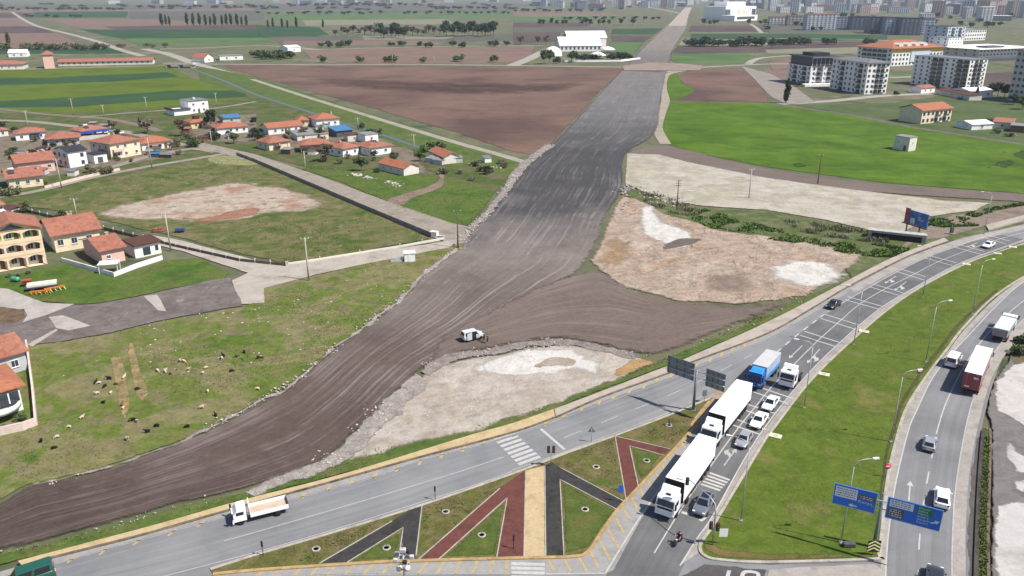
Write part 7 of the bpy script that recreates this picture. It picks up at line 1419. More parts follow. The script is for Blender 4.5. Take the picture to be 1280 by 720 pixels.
# camera pole rising from below the frame
p = G(509, 785, ZR + .12); H = HT(509, 785, 690, ZR + .12); r = thing('camera_pole', 'tall pole crowned with cameras and a ring at the bottom of the photo', 'camera pole', (p.x, p.y, ZR + .12), 0); q = MB(); q.tube([(0, 0, 0), (0, 0, H)], .12, 10, r1=.08); q.build('pole', m_galv, r)
q = MB(); q.tube([(.75 * math.cos(a * .5236), .75 * math.sin(a * .5236), H - .9) for a in range(13)], .04, 6, cap=False); q.build('ring', m_galv, r); q = MB(); q.tube([(.55 * math.cos(a * .5236), .55 * math.sin(a * .5236), H - 1.7) for a in range(13)], .04, 6, cap=False); q.build('ring', m_plast, r)
for a in range(5): c_, s_ = math.cos(a * 1.256), math.sin(a * 1.256); q = MB(); q.box(c_ * .85 - .22, c_ * .85 + .22, s_ * .85 - .16, s_ * .85 + .16, H - .75, H - .4); q.build('camera_housing', (w_grey, m_plast, m_galv)[a % 3], r, bevel=.04); q = MB(); q.tube([(0, 0, H - .8), (c_ * .8, s_ * .8, H - .7)], .03, 6); q.build('bracket', m_galv, r)
for a in (-.4, .4): q = MB(); q.lathe([(.02, -.25), (.3, -.2), (.3, .15), (.02, .25)], 14, 0, 'z', (a, -.3, H - 1.7)); q.build('lamp', w_pale, r)
q = MB(); q.box(-.3, .3, -.22, .22, H, H + .4); q.build('camera_housing', w_grey, r, bevel=.04); q = MB(); q.tube([(0, 0, H + .4), (0, 0, H + 1.0)], .02, 5); q.build('antenna', m_galv, r)
# saplings in white rings
for lb, x, y in (('white planting ring near the left end of the island', 395, 686.5), ('white planting ring inside the left black path', 483, 685), ('white planting ring left of the red path', 557, 640), ('white planting ring inside the red path', 602, 669), ('white planting ring above the right black path', 745, 584), ('white planting ring inside the right red path', 808, 576), ('white planting ring with a bare sapling inside the right black path', 731, 637), ('white planting ring with a dark stump at the island tip', 836, 532)):
    p = G(x, y, ZR + .12); r = thing('planting_ring', lb, 'planting ring', (p.x, p.y, ZR + .12), 0, 'planting rings on the traffic island'); q = MB(); q.lathe([(.32, .02), (.32, .12), (.5, .12), (.56, -.02)], 18); q.build('ring', m_kerb_w, r); q = MB(); q.lathe([(.01, .03), (.318, .03)], 14); q.build('soil', pmat('dug_soil', (0.10, 0.08, 0.06, 1), .95), r)
    q = MB(); q.tube([(0, 0, 0), (.03, 0, .6), (0, .05, 1.3 if 'sapling' in lb or 'stump' in lb else .5)], .03 if 'stump' not in lb else .12, 6); q.build('stem', m_polew, r)
# billboard
pa, pb = G(1132, 291, .3), G(1147.5, 296, .3); r = thing('billboard', 'blue billboard with a red end panel on two dark legs above the culvert', 'billboard', (pa.x, pa.y, .3), math.atan2((pb - pa).y, (pb - pa).x)); L = (pb - pa).length
for x in (0, L): q = MB(); q.box(x - .15, x + .15, -.12, .12, -.3, 4.2); q.build('leg', m_polew, r)
bl = pmat('billboard_blue', (0.03, 0.10, 0.30, 1), .4, 0, .5, .3, 1.2, dirt=(0.14, 0.22, 0.40, 1)); bx0, bx1 = -L * .25, L * 1.55
q = MB(); q.box(bx0 + 1.4, bx1, -.2, .1, 2.9, 6.6); q.build('poster', bl, r); q = MB(); q.box(bx0, bx0 + 1.398, -.2, .1, 2.9, 6.9); q.build('red_panel', pmat('billboard_red', (0.30, 0.05, 0.06, 1), .4, 0, .5, .25, .8), r); q = MB(); q.box(bx0 + 2, bx0 + 3.4, -.22, -.202, 3.1, 4.6); q.build('poster_figure', pmat('billboard_pale', (0.5, 0.52, 0.5, 1), .5, 0, .4, .2, .5), r)
for k in range(3): q = MB(); q.box(bx0 + 4.2, bx1 - 1.2 - k, -.22, -.202, 4.4 + k * .6, 4.7 + k * .6); q.build('poster_line', pmat('billboard_line', (0.30, 0.38, 0.60, 1), .5), r)
q = MB(); q.box(bx0 - .6, bx1, -.5, .3, 2.6, 2.75); q.build('catwalk', m_polew, r)
p = G(1120, 301, .1); r = thing('culvert', 'dark concrete culvert mouth under the billboard', 'culvert', (p.x, p.y, 0), -.42)
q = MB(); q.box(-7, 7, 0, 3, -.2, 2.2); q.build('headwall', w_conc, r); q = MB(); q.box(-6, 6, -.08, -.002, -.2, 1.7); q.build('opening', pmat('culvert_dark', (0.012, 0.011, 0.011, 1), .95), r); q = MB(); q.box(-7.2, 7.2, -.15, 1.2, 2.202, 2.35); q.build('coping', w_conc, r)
p = G(1189, 292, .4); r = thing('junction_box', 'small dark cabinet on the footway right of the billboard', 'cabinet', (p.x, p.y, ZR + .13), 0); q = MB(); q.box(-.4, .4, -.3, .3, 0, 1.6); q.build('cabinet', w_dark, r, bevel=.04); q = MB(); q.box(-.5, .5, -.4, .4, -.1, .0); q.build('plinth', w_conc, r)
# power poles
def power_pole(label, base, top_row, wood=False, arms=1, z=.08):
    p = G(*base, z); H = max(5, HT(base[0], base[1], top_row, z)); r = thing('power_pole', label, 'power pole', (p.x, p.y, z), .3, 'power poles'); m_ = m_polew if wood else m_polec
    q = MB(); q.tube([(0, 0, -.2), (0, 0, H)], .19, 8, r1=.11); q.build('pole', m_, r)
    for k in range(arms):
        q = MB(); q.box(-.95, .95, -.06, .06, H - .35 - k * .7, H - .22 - k * .7); q.build('crossarm', m_polew if wood else m_galv, r)
        for x in (-.85, 0, .85): q = MB(); q.lathe([(.02, 0), (.07, .05), (.07, .2), (.03, .26)], 8, 0, 'z', (x, 0, H - .22 - k * .7)); q.build('insulator', f_white, r)
for lb, b, t, w, a in (('pale concrete power pole on the pale road verge left of the white cabin', (386, 351), 297, 0, 1), ('dark power pole at the corner of the pale road and the new dirt road', (572.5, 310), 263, 1, 1), ('dark triple armed power pole in the rubble beside the drain', (846, 260), 225, 1, 3), ('grey power pole standing on the cream sand', (936, 248), 211, 0, 1), ('dark power pole at the edge of the bright crop', (1022, 230), 193, 1, 1),
        ('pale power pole at the lane below the solar tank house', (77, 235), 199, 0, 1), ('pale power pole on the corner by the pink house', (213.5, 313.5), 266, 0, 1), ('thin power pole behind the cream walled house', (96.5, 272), 248, 0, 1), ('pale power pole in front of the turquoise tarp', (190, 210), 172, 0, 1), ('tall power pole by the blue gate house', (36, 162), 138, 0, 1), ('short pole at the village street corner', (265, 182), 164, 0, 1), ('pale pole beside the straight village road', (382, 214), 189, 0, 1), ('slender pole near the canal and the last barn', (518, 191), 168, 0, 1),
        ('pole in the striped field, first from the left', (92, 144), 123, 0, 1), ('pole in the striped field, second from the left', (130, 145), 131, 0, 1), ('pole in the striped field left of the white villa', (184, 140), 121, 0, 1), ('pole in the striped field right of the white villa', (271, 133), 116, 0, 1), ('far pole on the farm track beyond the ploughed field', (491, 81), 68, 0, 1), ('far pole at the right of the farm track', (543, 81), 71, 0, 1), ('thin pole on the canal bank', (448, 162), 147, 0, 1)): power_pole(lb, b, t, bool(w), a)
# farm machinery on the lawn
p = G(53, 361, .1); r = thing('trailer', 'farm trailer loaded with two rows of pale boards on the lawn', 'trailer', (p.x, p.y, .1), .45)
q = MB(); q.box(-3.2, 3.2, -1.2, 1.2, .7, .95); q.build('bed', w_dark, r)
for y in (-.7, .7): q = MB(); q.box(-2.8, 3.0, y - .4, y + .4, .952, 1.5); q.build('board_stack', w_pale, r, bevel=.05)
for x in (-1.8, 1.8):
    for s in (-1, 1): wheel(r, x, s * 1.3, .4, .25)
p = G(35, 358, .1); r = thing('seed_hopper', 'rusty red hopper at the left end of the farm trailer', 'farm machine', (p.x, p.y, .1), .3); q = MB(); q.prism([(-.7, -.5), (.7, -.5), (.7, .5), (-.7, .5)], .6, 1.6, 0, [(-.95, -.8), (.95, -.8), (.95, .8), (-.95, .8)]); q.build('hopper', pmat('rust_red', (0.30, 0.07, 0.04, 1), .7, 0, .3, .2, .4), r); [wheel(r, 0, s * .8, .35, .2) for s in (-1, 1)]
m_or = pmat('machine_orange', (0.58, 0.16, 0.03, 1), .6, 0, .3, .2, .5)
for lb, x, y, rz in (('orange plough frame right below the farm trailer', 51, 368, .3), ('yellow and orange cultivator at the right end of the machines', 69, 363.5, .6)):
    p = G(x, y, .1); r = thing('plough', lb, 'farm machine', (p.x, p.y, .1), rz); q = MB(); q.box(-2.0, 2.0, -.12, .12, .7, .95); q.box(-.1, .1, -1.0, .12, .72, .93); q.build('beam', m_or, r)
    for k in range(5): q = MB(); q.tube([(-1.8 + .9 * k, 0, .7), (-1.7 + .9 * k, -.3, .4), (-1.5 + .9 * k, -.5, .02)], .07, 6); q.build('tine', m_yel if 'yellow' in lb else m_or, r)
p = G(20, 352.5, .1); r = thing('tank', 'small green tank on the lawn edge', 'tank', (p.x, p.y, .1), -.3); q = MB(); q.lathe([(.02, -1.0), (.5, -.95), (.55, -.7), (.55, .7), (.5, .95), (.02, 1.0)], 14, 0, 'x', (0, 0, .75)); q.build('vessel', pmat('tank_green', (0.06, 0.26, 0.15, 1), .5), r); q = MB(); q.box(-.8, .8, -.4, .4, 0, .25); q.build('cradle', w_dark, r)
p = G(199, 289.5, .1); r = thing('machine', 'rusty red heap of scrap metal beside the parcel scar', 'scrap heap', (p.x, p.y, .1), .1)
rr_ = random.Random(5); q = MB()
for k in range(14): x, y, s = rr_.uniform(-1.6, 1.6), rr_.uniform(-.8, .8), rr_.uniform(.25, .6); q.box(x - s, x + s, y - s * .5, y + s * .5, 0, s * rr_.uniform(.8, 1.8))
q.build('scrap', pmat('rust_heap', (0.24, 0.09, 0.05, 1), .8, 0, .3, .3, .5), r, bevel=.05)
p = G(225.5, 290.5, .1); r = thing('cart', 'small dark blue cart on the grass of the fenced parcel', 'cart', (p.x, p.y, .1), .2); q = MB(); q.box(-1.2, 1.2, -.7, .7, .5, 1.2); q.build('box', pmat('cart_blue', (0.03, 0.06, 0.16, 1), .6), r, bevel=.05); [wheel(r, 0, s * .8, .35, .2) for s in (-1, 1)]; q = MB(); q.tube([(1.2, 0, .55), (2.6, 0, .45)], .05, 6); q.build('drawbar', m_plast, r)

# ================================================================== trees
def leafmat(name, c, var=.25):
    if name in MATS: return MATS[name]
    t = NT(name); oi = t.n('ObjectInfo').outputs['Random']; pos = t.n('NewGeometry').outputs['Position']
    n_ = t.noise(pos, .9, 4, .7); k = t.math('ADD', t.math('MULTIPLY', n_, 1.0), t.math('MULTIPLY', t.math('SUBTRACT', oi, .5), .3))
    col = t.ramp(k, [(.3, tuple(x * (1 - var) for x in c) + (1,)), (.7, tuple(x * (1 + 1.6 * var) for x in c) + (1,))])
    MATS[name] = t.bsdf(col, .8, 0, .2); return MATS[name]
LF = {'green': [leafmat('leaf_green', (.055, .085, .03)), leafmat('leaf_green_light', (.085, .12, .04))], 'dark': [leafmat('leaf_dark', (.035, .055, .032)), leafmat('leaf_dark_mid', (.05, .075, .04))],
      'olive': [leafmat('leaf_olive', (.10, .105, .055)), leafmat('leaf_olive_light', (.14, .135, .075))], 'bare': [leafmat('twig_brown', (.12, .085, .065)), leafmat('twig_grey', (.15, .125, .095))], 'fresh': [leafmat('leaf_fresh', (.09, .15, .03)), leafmat('leaf_fresh_light', (.13, .19, .05))]}
m_bark = pmat('bark', (0.11, 0.085, 0.065, 1), .95, 0, .2, .2, .5)
_tm = {}
def tree_meshes(kind, pal, v):
    k = (kind, pal, v)
    if k in _tm: return _tm[k]
    rr = random.Random(hash(kind + pal) % 1000 + v * 17); rr = random.Random(sum(map(ord, kind + pal)) + v * 17); m = MB(); t = MB()
    blobs = []
    if kind == 'poplar':
        for i in range(12): z = .16 + .8 * i / 11; blobs.append((rr.uniform(-.03, .03), rr.uniform(-.03, .03), z, .12 * math.sin(math.pi * min(.97, (z - .05)) ** .8) + .025, .09))
    elif kind == 'conifer':
        for i in range(9): z = .14 + .8 * i / 8; blobs.append((0, 0, z, .26 * (1.02 - z), .08))
    elif kind == 'bush':
        for i in range(7): a = rr.uniform(0, 6.28); q = rr.uniform(.1, .42); blobs.append((q * math.cos(a), q * math.sin(a), rr.uniform(.3, .62), rr.uniform(.2, .36), rr.uniform(.2, .34)))
    else:
        for i in range(11): a = rr.uniform(0, 6.28); q = rr.uniform(.04, .3); blobs.append((q * math.cos(a), q * math.sin(a), rr.uniform(.42, .84), rr.uniform(.12, .22), rr.uniform(.1, .18)))
    n = 1000 if kind != 'bush' else 520; s0 = .06 if kind != 'bush' else .085
    for b in blobs:
        mi = rr.randrange(2)
        for _ in range(n // len(blobs)):
            while True:
                d = Vector((rr.uniform(-1, 1), rr.uniform(-1, 1), rr.uniform(-1, 1)))
                if .25 < d.length < 1: break
            d *= .7 + .3 / max(.4, d.length) * rr.random(); c = Vector((b[0] + d.x * b[3], b[1] + d.y * b[3], b[2] + d.z * b[4]))
            if c.z < .04: continue
            u = Vector((rr.gauss(0, 1), rr.gauss(0, 1), rr.gauss(0, .7))).normalized(); w = u.cross(Vector((rr.gauss(0, 1), rr.gauss(0, 1), rr.gauss(0, 1)))).normalized(); s = s0 * rr.uniform(.5, 1.2) * (.8 if pal == 'bare' else 1)
            m.face([c - u * s, c - w * s * .6, c + u * s, c + w * s * .6], mi if rr.random() < .8 else 1 - mi)
    zt = .5 if kind not in ('poplar', 'conifer') else .9
    t.tube([(0, 0, -.02), (.008, .004, zt * .5), (0, 0, zt)], .026, 7, r1=.008)
    for b in blobs[:6]: t.tube([(0, 0, min(b[2] - .05, .25)), (b[0] * .5, b[1] * .5, b[2] * .7), (b[0], b[1], b[2])], .012, 5, r1=.004)
    _tm[k] = (m.mesh('crown', LF[pal]), t.mesh('trunk', m_bark)); return _tm[k]
TN = [0]
def tree(x, y, hpx, kind, pal, label, group=None, cat=None, wide=1.0):
    TN[0] += 1; rr = random.Random(TN[0]); h = max(1.0, HT(x, y, y - hpx)); p = G(x, y); c, t = tree_meshes(kind, pal, TN[0] % 3)
    r = thing({'poplar': 'poplar_tree', 'conifer': 'conifer_tree', 'bush': 'bush'}.get(kind, 'tree'), label, cat or ('bush' if kind == 'bush' else 'tree'), (p.x, p.y, .05), rr.uniform(0, 6.28), group)
    w = h * wide; put(c, 'crown', r, scale=(w, w, h)); put(t, 'trunk' if kind != 'bush' else 'stem', r, scale=(w, w, h)); return r
# village trees
for a in ((185, 167, 22, 'round', 'bare', 'big bare brown tree behind the cream two storey house', 1.2), (229, 170, 22, 'round', 'bare', 'half bare tree left of the small yellow house', 1.1), (264, 161, 25, 'round', 'dark', 'dark tree below the white villa, right of the yellow house', .9), (222, 184, 13, 'bush', 'olive', 'grey green bush right of the low long orange roof', .8), (239.5, 184, 13, 'bush', 'dark', 'dark bush at the street corner below the yellow house', 1),
          (262, 174, 10, 'bush', 'dark', 'first of the dark bushes in front of the white house with bright orange roof', 1.2), (272, 174, 11, 'bush', 'dark', 'second dark bush in front of the white house with bright orange roof', 1.2), (319, 172, 13, 'round', 'dark', 'tree between the two white houses with bright roofs', 1.2), (324, 175, 13, 'bush', 'dark', 'wide dark bush left of the cream porch house', 1.3), (400, 162, 8, 'bush', 'fresh', 'fresh green shrub against the tall canal house', 1),
          (407, 202, 23, 'round', 'bare', 'big bare reddish tree in front of the pink fronted house', 1.25), (452, 214, 20, 'round', 'green', 'green tree on the lot below the twin white houses', 1.1), (531, 190, 12, 'bush', 'green', 'green thicket left part behind the last barn', 1.3), (541, 188, 17, 'bush', 'green', 'green thicket on the canal bank behind the last barn', 1.3), (551, 188, 12, 'bush', 'olive', 'olive thicket right part behind the last barn', 1.3),
          (24, 195, 9, 'bush', 'dark', 'dark garden bush behind the solar tank house, leftmost', 1.3), (36, 195, 10, 'bush', 'dark', 'dark garden bush behind the solar tank house, second', 1.3), (48, 194, 10, 'bush', 'dark', 'dark garden bush behind the solar tank house, third', 1.3), (60, 193, 10, 'round', 'bare', 'bare little tree left of the charcoal roofed villa', 1.3), (68, 196, 10, 'bush', 'dark', 'dark bush touching the charcoal roofed villa', 1),
          (118, 219, 11, 'bush', 'olive', 'grey bush by the lane below the villa, left', 1.3), (129, 218, 12, 'bush', 'olive', 'grey bush by the lane below the villa, middle', 1.3), (139, 217, 12, 'bush', 'olive', 'grey bush by the lane below the villa, right', 1.1), (5, 158, 8, 'bush', 'green', 'green bush at the left edge above the village street', 1.5), (148, 167, 8, 'bush', 'dark', 'dark bush above the cream two storey house', 1.4),
          (3, 246, 15, 'bush', 'olive', 'olive bush at the left edge below the solar tank house', 1.2), (13, 245, 14, 'bush', 'olive', 'second olive bush below the solar tank house', 1.1), (24, 243, 13, 'bush', 'green', 'green bush at the corner of the solar tank house', 1), (57, 231, 7, 'bush', 'green', 'small green shrub on the right of the solar tank house', 1), (25, 268, 9, 'bush', 'dark', 'dark bush where the parcel fence starts', 1.4),
          (12, 347, 6, 'bush', 'green', 'shrub at the foot of the peach apartment house, left', 1.2), (24, 346, 6, 'bush', 'olive', 'shrub at the foot of the peach apartment house, middle', 1.2), (36, 343, 5, 'bush', 'green', 'shrub at the foot of the peach apartment house, right', 1.2), (26, 527, 14, 'bush', 'green', 'bush squeezed between balcony house and yard wall', 1), (8, 540, 10, 'bush', 'green', 'bush in front of the balcony house at the left edge', 1.4),
          (492, 200, 7, 'bush', 'dark', 'dark bush beside the dirt yard', 1.3), (470, 216, 8, 'bush', 'dark', 'dark bush left of the left barn', 1.3), (424, 205, 8, 'bush', 'olive', 'olive bush right of the big bare tree', 1.4), (595, 208, 9, 'bush', 'olive', 'dry bush right of the last barn', 1.5), (612, 215, 10, 'bush', 'olive', 'dry bush on the bank near the new dirt road', 1.5),
          (982.5, 129, 29, 'poplar', 'green', 'tall dark poplar standing alone on the parking ground corner', 1.0), (997, 108, 8, 'bush', 'dark', 'dark bush at the left corner of the mansard block', 1.2), (1220, 124, 15, 'conifer', 'dark', 'dark conifer in front of the white gabled shed', 1.3), (1239, 120, 17, 'round', 'dark', 'dark tree left of the grey apartment tower, first', 1.2), (1247, 120, 18, 'round', 'dark', 'dark tree left of the grey apartment tower, second', 1.2), (1255, 122, 18, 'round', 'dark', 'dark tree touching the grey apartment tower', 1.2),
          (1266, 131, 14, 'round', 'dark', 'dark tree at the foot of the grey apartment tower', 1.3), (1278, 137, 18, 'round', 'green', 'green tree at the right edge below the apartment tower', 1.2), (1236, 154, 8, 'bush', 'olive', 'grey bush in the meadow above the white shelter', 1.6), (1245, 167, 7, 'bush', 'olive', 'dry shrub below the white shelter, left', 1.8), (1262, 171, 7, 'bush', 'olive', 'dry shrub below the red and white roofed shed', 1.8), (1121, 119, 7, 'bush', 'dark', 'dark bush between the six storey block and the tiny red roof', 1.3), (1200, 125, 5, 'bush', 'dark', 'dark bush at the low wall shed', 1.3),
          (1270, 445, 16, 'bush', 'green', 'green bush on the earth beside the tipper lorry', 1.2), (1279, 432, 16, 'bush', 'dark', 'dark bush at the right edge beside the tipper lorry', 1.2),
          (680, 80, 20, 'round', 'green', 'tall tree in front of the dome tent, left', .8), (686.5, 79.5, 19, 'round', 'green', 'tall tree in front of the dome tent, right', .8), (695, 79, 11, 'bush', 'dark', 'dark bush right of the dome tent', 1.1), (714, 78.5, 17, 'round', 'green', 'tree in front of the left end of the white hall', .9), (720, 78, 15, 'round', 'green', 'second tree in front of the white hall', .9)):
    tree(*a[:6], wide=a[6])
for i, (x, w) in enumerate(((727, 'left'), (735, 'middle'), (743, 'right'))): tree(x, 75.5, 11, 'bush', 'dark', f'dark hedge bush between the hall and its left umbrella tent, {w} one', 'hedge of the white hall', 'hedge', 1.5)
for i, (x, w) in enumerate(((764, 'first'), (771, 'second'), (778, 'third'), (785, 'fourth'))): tree(x, 74.5, 12, 'bush', 'dark', f'dark hedge bush below the right umbrella tent, {w} from its left', 'hedge of the white hall', 'hedge', 1.4)
vr = random.Random(44)
for pl, n_ in (('0,165 60,160 130,158 200,178 235,190 200,202 120,216 20,232', 34), ('215,158 325,150 325,182 240,184', 18), ('330,158 440,150 500,186 500,205 430,206 345,196', 26), ('500,190 640,206 610,236 560,226', 12), ('0,265 60,262 120,280 60,300 0,330', 6)):
    arr = np.array(P(pl)); got = 0
    while got < n_:
        c = np.array([[vr.uniform(*[f(arr[:, 0]) for f in (min, max)]), vr.uniform(*[f(arr[:, 1]) for f in (min, max)])]])
        if not inside(c, arr)[0]: continue
        got += 1; k_ = vr.choice(('bush', 'bush', 'bush', 'round')); tree(c[0, 0], c[0, 1], vr.uniform(5.5, 10) * (1.5 if k_ == 'round' else 1), k_, vr.choice(('olive', 'dark', 'green', 'bare')), 'small shrub among the village yards' if k_ == 'bush' else 'small tree among the village yards', 'small shrubs among the village yards' if k_ == 'bush' else 'small trees among the village yards', None, 1.2)
    for k in range(n_ // 3):
        while True:
            c = np.array([[vr.uniform(min(arr[:, 0]), max(arr[:, 0])), vr.uniform(min(arr[:, 1]), max(arr[:, 1]))]])
            if inside(c, arr)[0]: break
        p = G(*c[0], 0); r = thing('lean_to', 'small lean to shed or coop in a village yard', 'shed', (p.x, p.y, .05), vr.uniform(-.6, .6), 'small sheds in the village yards'); a_, b_ = vr.uniform(1.2, 2.6), vr.uniform(1, 1.8); h_ = vr.uniform(1.4, 2.1)
        q = MB(); q.box(-a_, a_, -b_, b_, -.2, h_); q.build('wall', vr.choice((w_grey, w_pale, w_brown, w_white)), r); q = MB(); q.face([(-a_ - .2, -b_ - .2, h_ + .02), (a_ + .2, -b_ - .2, h_ + .02), (a_ + .2, b_ + .2, h_ + .5), (-a_ - .2, b_ + .2, h_ + .5)]); q.face([(-a_ - .2, -b_ - .2, h_ + .0), (a_ + .2, -b_ - .2, h_ + .0), (a_ + .2, b_ + .2, h_ + .0), (-a_ - .2, b_ + .2, h_ + .0)]); q.build('roof', vr.choice((r_tin, r_brown, r_tile2, r_grey)), r)
def row(label, group, xs, y, hpx, kind, pal, wide=1.0, jy=.5):
    rr = random.Random(int(y * 10 + xs[0]))
    for x in xs: tree(x + rr.uniform(-1, 1), y + rr.uniform(-jy, jy), 1.2 * hpx * rr.uniform(.75, 1.15), kind, pal, label, group, None, wide)
row('poplar in the dark row beside the far green field', 'poplar row at the far green field', [202, 208, 213, 235, 242, 249, 257, 263, 270, 277, 283, 289, 296, 303, 309], 31.5, 11, 'poplar', 'dark', 1.1)
row('poplar in the short row left of the plain centre', 'short poplar row', [335, 341, 352, 360, 371, 404], 34.5, 10, 'poplar', 'dark', 1.1)
row('scrub bush along the pinkish field at the far left', 'scrub bushes at the far left', [3, 9, 30, 36, 43, 50, 56, 62, 68, 74, 82, 96, 102, 109, 117, 124, 131], 62.5, 9, 'bush', 'olive', 1.2); tree(12, 60, 19, 'poplar', 'olive', 'single tall poplar at the left edge behind the scrub', wide=1.2)
row('bush beside the farm track junction', 'bushes at the farm track junction', [184, 191, 206, 148, 152], 59, 6, 'bush', 'bare', 1.4)
row('tree in the grove at the middle of the plain', 'grove at the middle of the plain', [476, 480, 485, 490, 494, 499, 505], 47.5, 15, 'round', 'dark', 1.0, 1.2)
row('reddish tree in the orchard line of the plain', 'orchard line', [420, 427, 434, 441, 448, 455, 462, 469, 510, 516, 522, 529, 536, 543, 549], 43.5, 9, 'round', 'bare', 1.3, 2)
row('tree in the dense stand right of the grove', 'dense stand of the plain', [555, 557, 567, 572, 577, 582, 587, 592, 597, 602, 607, 612, 617], 45, 15, 'round', 'dark', .9, 1.5)
row('round bush on the pale farm track', 'bushes along the pale farm track', [402, 411, 425, 432, 437, 490, 503, 525, 535, 566, 577, 617, 634], 58, 8, 'bush', 'dark', 1.3, 1.5)
row('bush at the top edge of the ploughed field', 'bushes above the ploughed field', [402, 486, 495, 531, 572, 618, 450], 77.5, 10, 'bush', 'green', 1.2)
row('bush in the clump left of the ploughed strip', 'clump left of the ploughed strip', [321, 327, 333, 339, 346, 351, 356, 363], 73, 11, 'bush', 'green', 1.2, 2)
row('lone tree on the strips left of the white hall', 'lone trees left of the white hall', [650, 673, 684], 55.5, 10, 'round', 'bare', 1.1)
row('tree in the line behind the white hall', 'tree line behind the white hall', [674, 678, 690, 695, 703, 708, 728, 733, 738, 748, 755, 762, 776, 791], 32, 8, 'round', 'dark', 1.0)
row('tree in the thicket right of the new road', 'thicket right of the new road', [860, 865, 870, 876, 881, 893, 904, 914, 920, 926, 933, 939, 946, 952], 57.5, 12, 'bush', 'dark', 1.3, 1)
row('tree in the clump behind the parking ground', 'clump behind the parking ground', [965, 971, 978, 985, 992, 999, 1006, 1035, 1039, 1087], 56, 10, 'bush', 'dark', 1.3, 1)
row('tree by the hospital', 'trees by the hospital', [880, 886, 892, 898, 935, 950, 957], 31, 6, 'round', 'dark', 1.3, 1)
rr2 = random.Random(3)
for x0, x1, y_, n_ in ((0, 150, 13, 16), (170, 330, 10.5, 18), (380, 520, 8, 16), (540, 640, 12, 14), (30, 110, 22, 8), (320, 480, 18, 18), (500, 640, 17.5, 16), (640, 760, 15, 14), (700, 830, 25, 14)): row('dark tree in a belt across the hazy far plain', 'tree belts across the hazy far plain', [x0 + (x1 - x0) * (k + rr2.random()) / n_ for k in range(n_)], y_, 3.6, 'round', 'dark', 2.4, .7)
row('dark tree among the far blocks of flats', 'trees among the far blocks', [rr2.uniform(950, 1290) for _ in range(50)], 32, 6, 'round', 'dark', 1.6, 11)
row('dark tree line bush under the horizon town', 'tree belt under the horizon town', [rr2.uniform(-10, 1290) for _ in range(110)], 9, 3, 'bush', 'dark', 3.0, 4)

# ================================================================== loose ground cover
def blades(name, label, polys, n, hmin, hmax, mats, z, seed, cat='weeds', clump=None, wid=.35):
    rr = random.Random(seed); q = MB()
    for pl, share in polys:
        pts = [G(x, y, z) for x, y in P(pl)]; arr = np.array([(p.x, p.y) for p in pts]); lo, hi = arr.min(0), arr.max(0); got = 0; tries = 0
        want = int(n * share)
        while got < want and tries < 60:
            tries += 1; cand = np.column_stack([np.array([rr.uniform(lo[k], hi[k]) for _ in range(2000)]) for k in (0, 1)]); ok = inside(cand, arr)
            for c in cand[ok]:
                if clump and mnoise.noise(Vector((c[0] * clump, c[1] * clump, seed))) < rr.uniform(-.1, .25): continue
                h = rr.uniform(hmin, hmax); mi = rr.randrange(len(mats))
                for k in range(3):
                    a = rr.uniform(0, 6.28); d = Vector((math.cos(a), math.sin(a), 0)); w = Vector((-d.y, d.x, 0)) * h * wid; b = Vector((c[0], c[1], z)) + d * h * rr.uniform(0, .3); t_ = b + Vector((0, 0, h * rr.uniform(.6, 1))) + d * h * rr.uniform(.2, .5)
                    q.face([b - w * .6, b + w * .6, t_ + w * .5, t_ - w * .5], mi)
                got += 1
                if got >= want: break
    o = q.build(name, mats, fix=False); return tag(o, label, cat, None, 'stuff')
LW = [leafmat('weed_green', (.08, .13, .03)), leafmat('weed_light', (.11, .16, .04)), leafmat('weed_olive', (.15, .15, .065))]; LD = [leafmat('weed_dark', (.055, .095, .022)), leafmat('weed_green', None)]; LR = [leafmat('reed_dry', (.22, .20, .15)), leafmat('reed_olive', (.15, .15, .09)), leafmat('weed_olive', None)]
blades('weeds', 'green weeds along the strip between dirt road and footway', (('22,700 110,676 200,652 295,625 400,597 470,577 590,540 640,526 692,508 757,483 835,453 855,445 960,398 1040,358 1042,352 960,388 905,412 845,444 822,452 757,480 700,503 590,536 470,562 405,582 320,612 212,638 95,671 0,693', 1),), 7000, .1, .32, LW, .12, 1, clump=.12)
blades('weeds', 'dark green weeds filling the drain', (('880,262 910,270 960,285 1005,295 1000,302 940,292 890,287 868,276 862,268', .35), ('975,292 1090,312 1085,322 1060,318 1000,305 960,300', .2), ('1050,300 1140,312 1120,322 1090,322 1070,312', .25), ('1160,272 1200,278 1225,283 1180,285 1160,282', .2), ('1195,272 1230,262 1280,254 1280,257 1240,266 1205,277', .15)), 4600, .3, .8, LD + [LW[0], LW[1]], .1, 2, clump=.16, wid=.42)
blades('reeds', 'dry grey reeds in the drain', (('800,240 830,246 860,258 880,264 870,274 835,266 805,252', .3), ('980,276 1040,282 1110,296 1110,306 1060,300 1000,292', .7)), 1900, .4, 1.1, LR, .1, 3, clump=.2, wid=.14)
blades('grass_tufts', 'scattered grass tufts on the grazed pasture', (('37,434 125,421 205,402 305,384 395,345 460,330 560,309 525,342 495,375 425,425 360,478 245,538 112,588 32,602 10,590', 1),), 4200, .12, .28, [leafmat('tuft_green', (.085, .12, .035)), leafmat('tuft_dry', (.18, .16, .09)), leafmat('tuft_olive', (.13, .13, .06))], .09, 4, clump=.05)
blades('grass_tufts', 'grass tufts in the fenced parcel and village lots', (('25,260 100,235 175,216 300,194 380,228 300,224 200,238 110,262', .3), ('380,270 430,255 538,298 362,328 300,316 200,292', .35), ('370,206 460,214 560,224 618,240 585,284 520,270 420,224', .35)), 2600, .2, .4, [leafmat('tuft_green', None), leafmat('tuft_dry', None)], .08, 5, clump=.05)
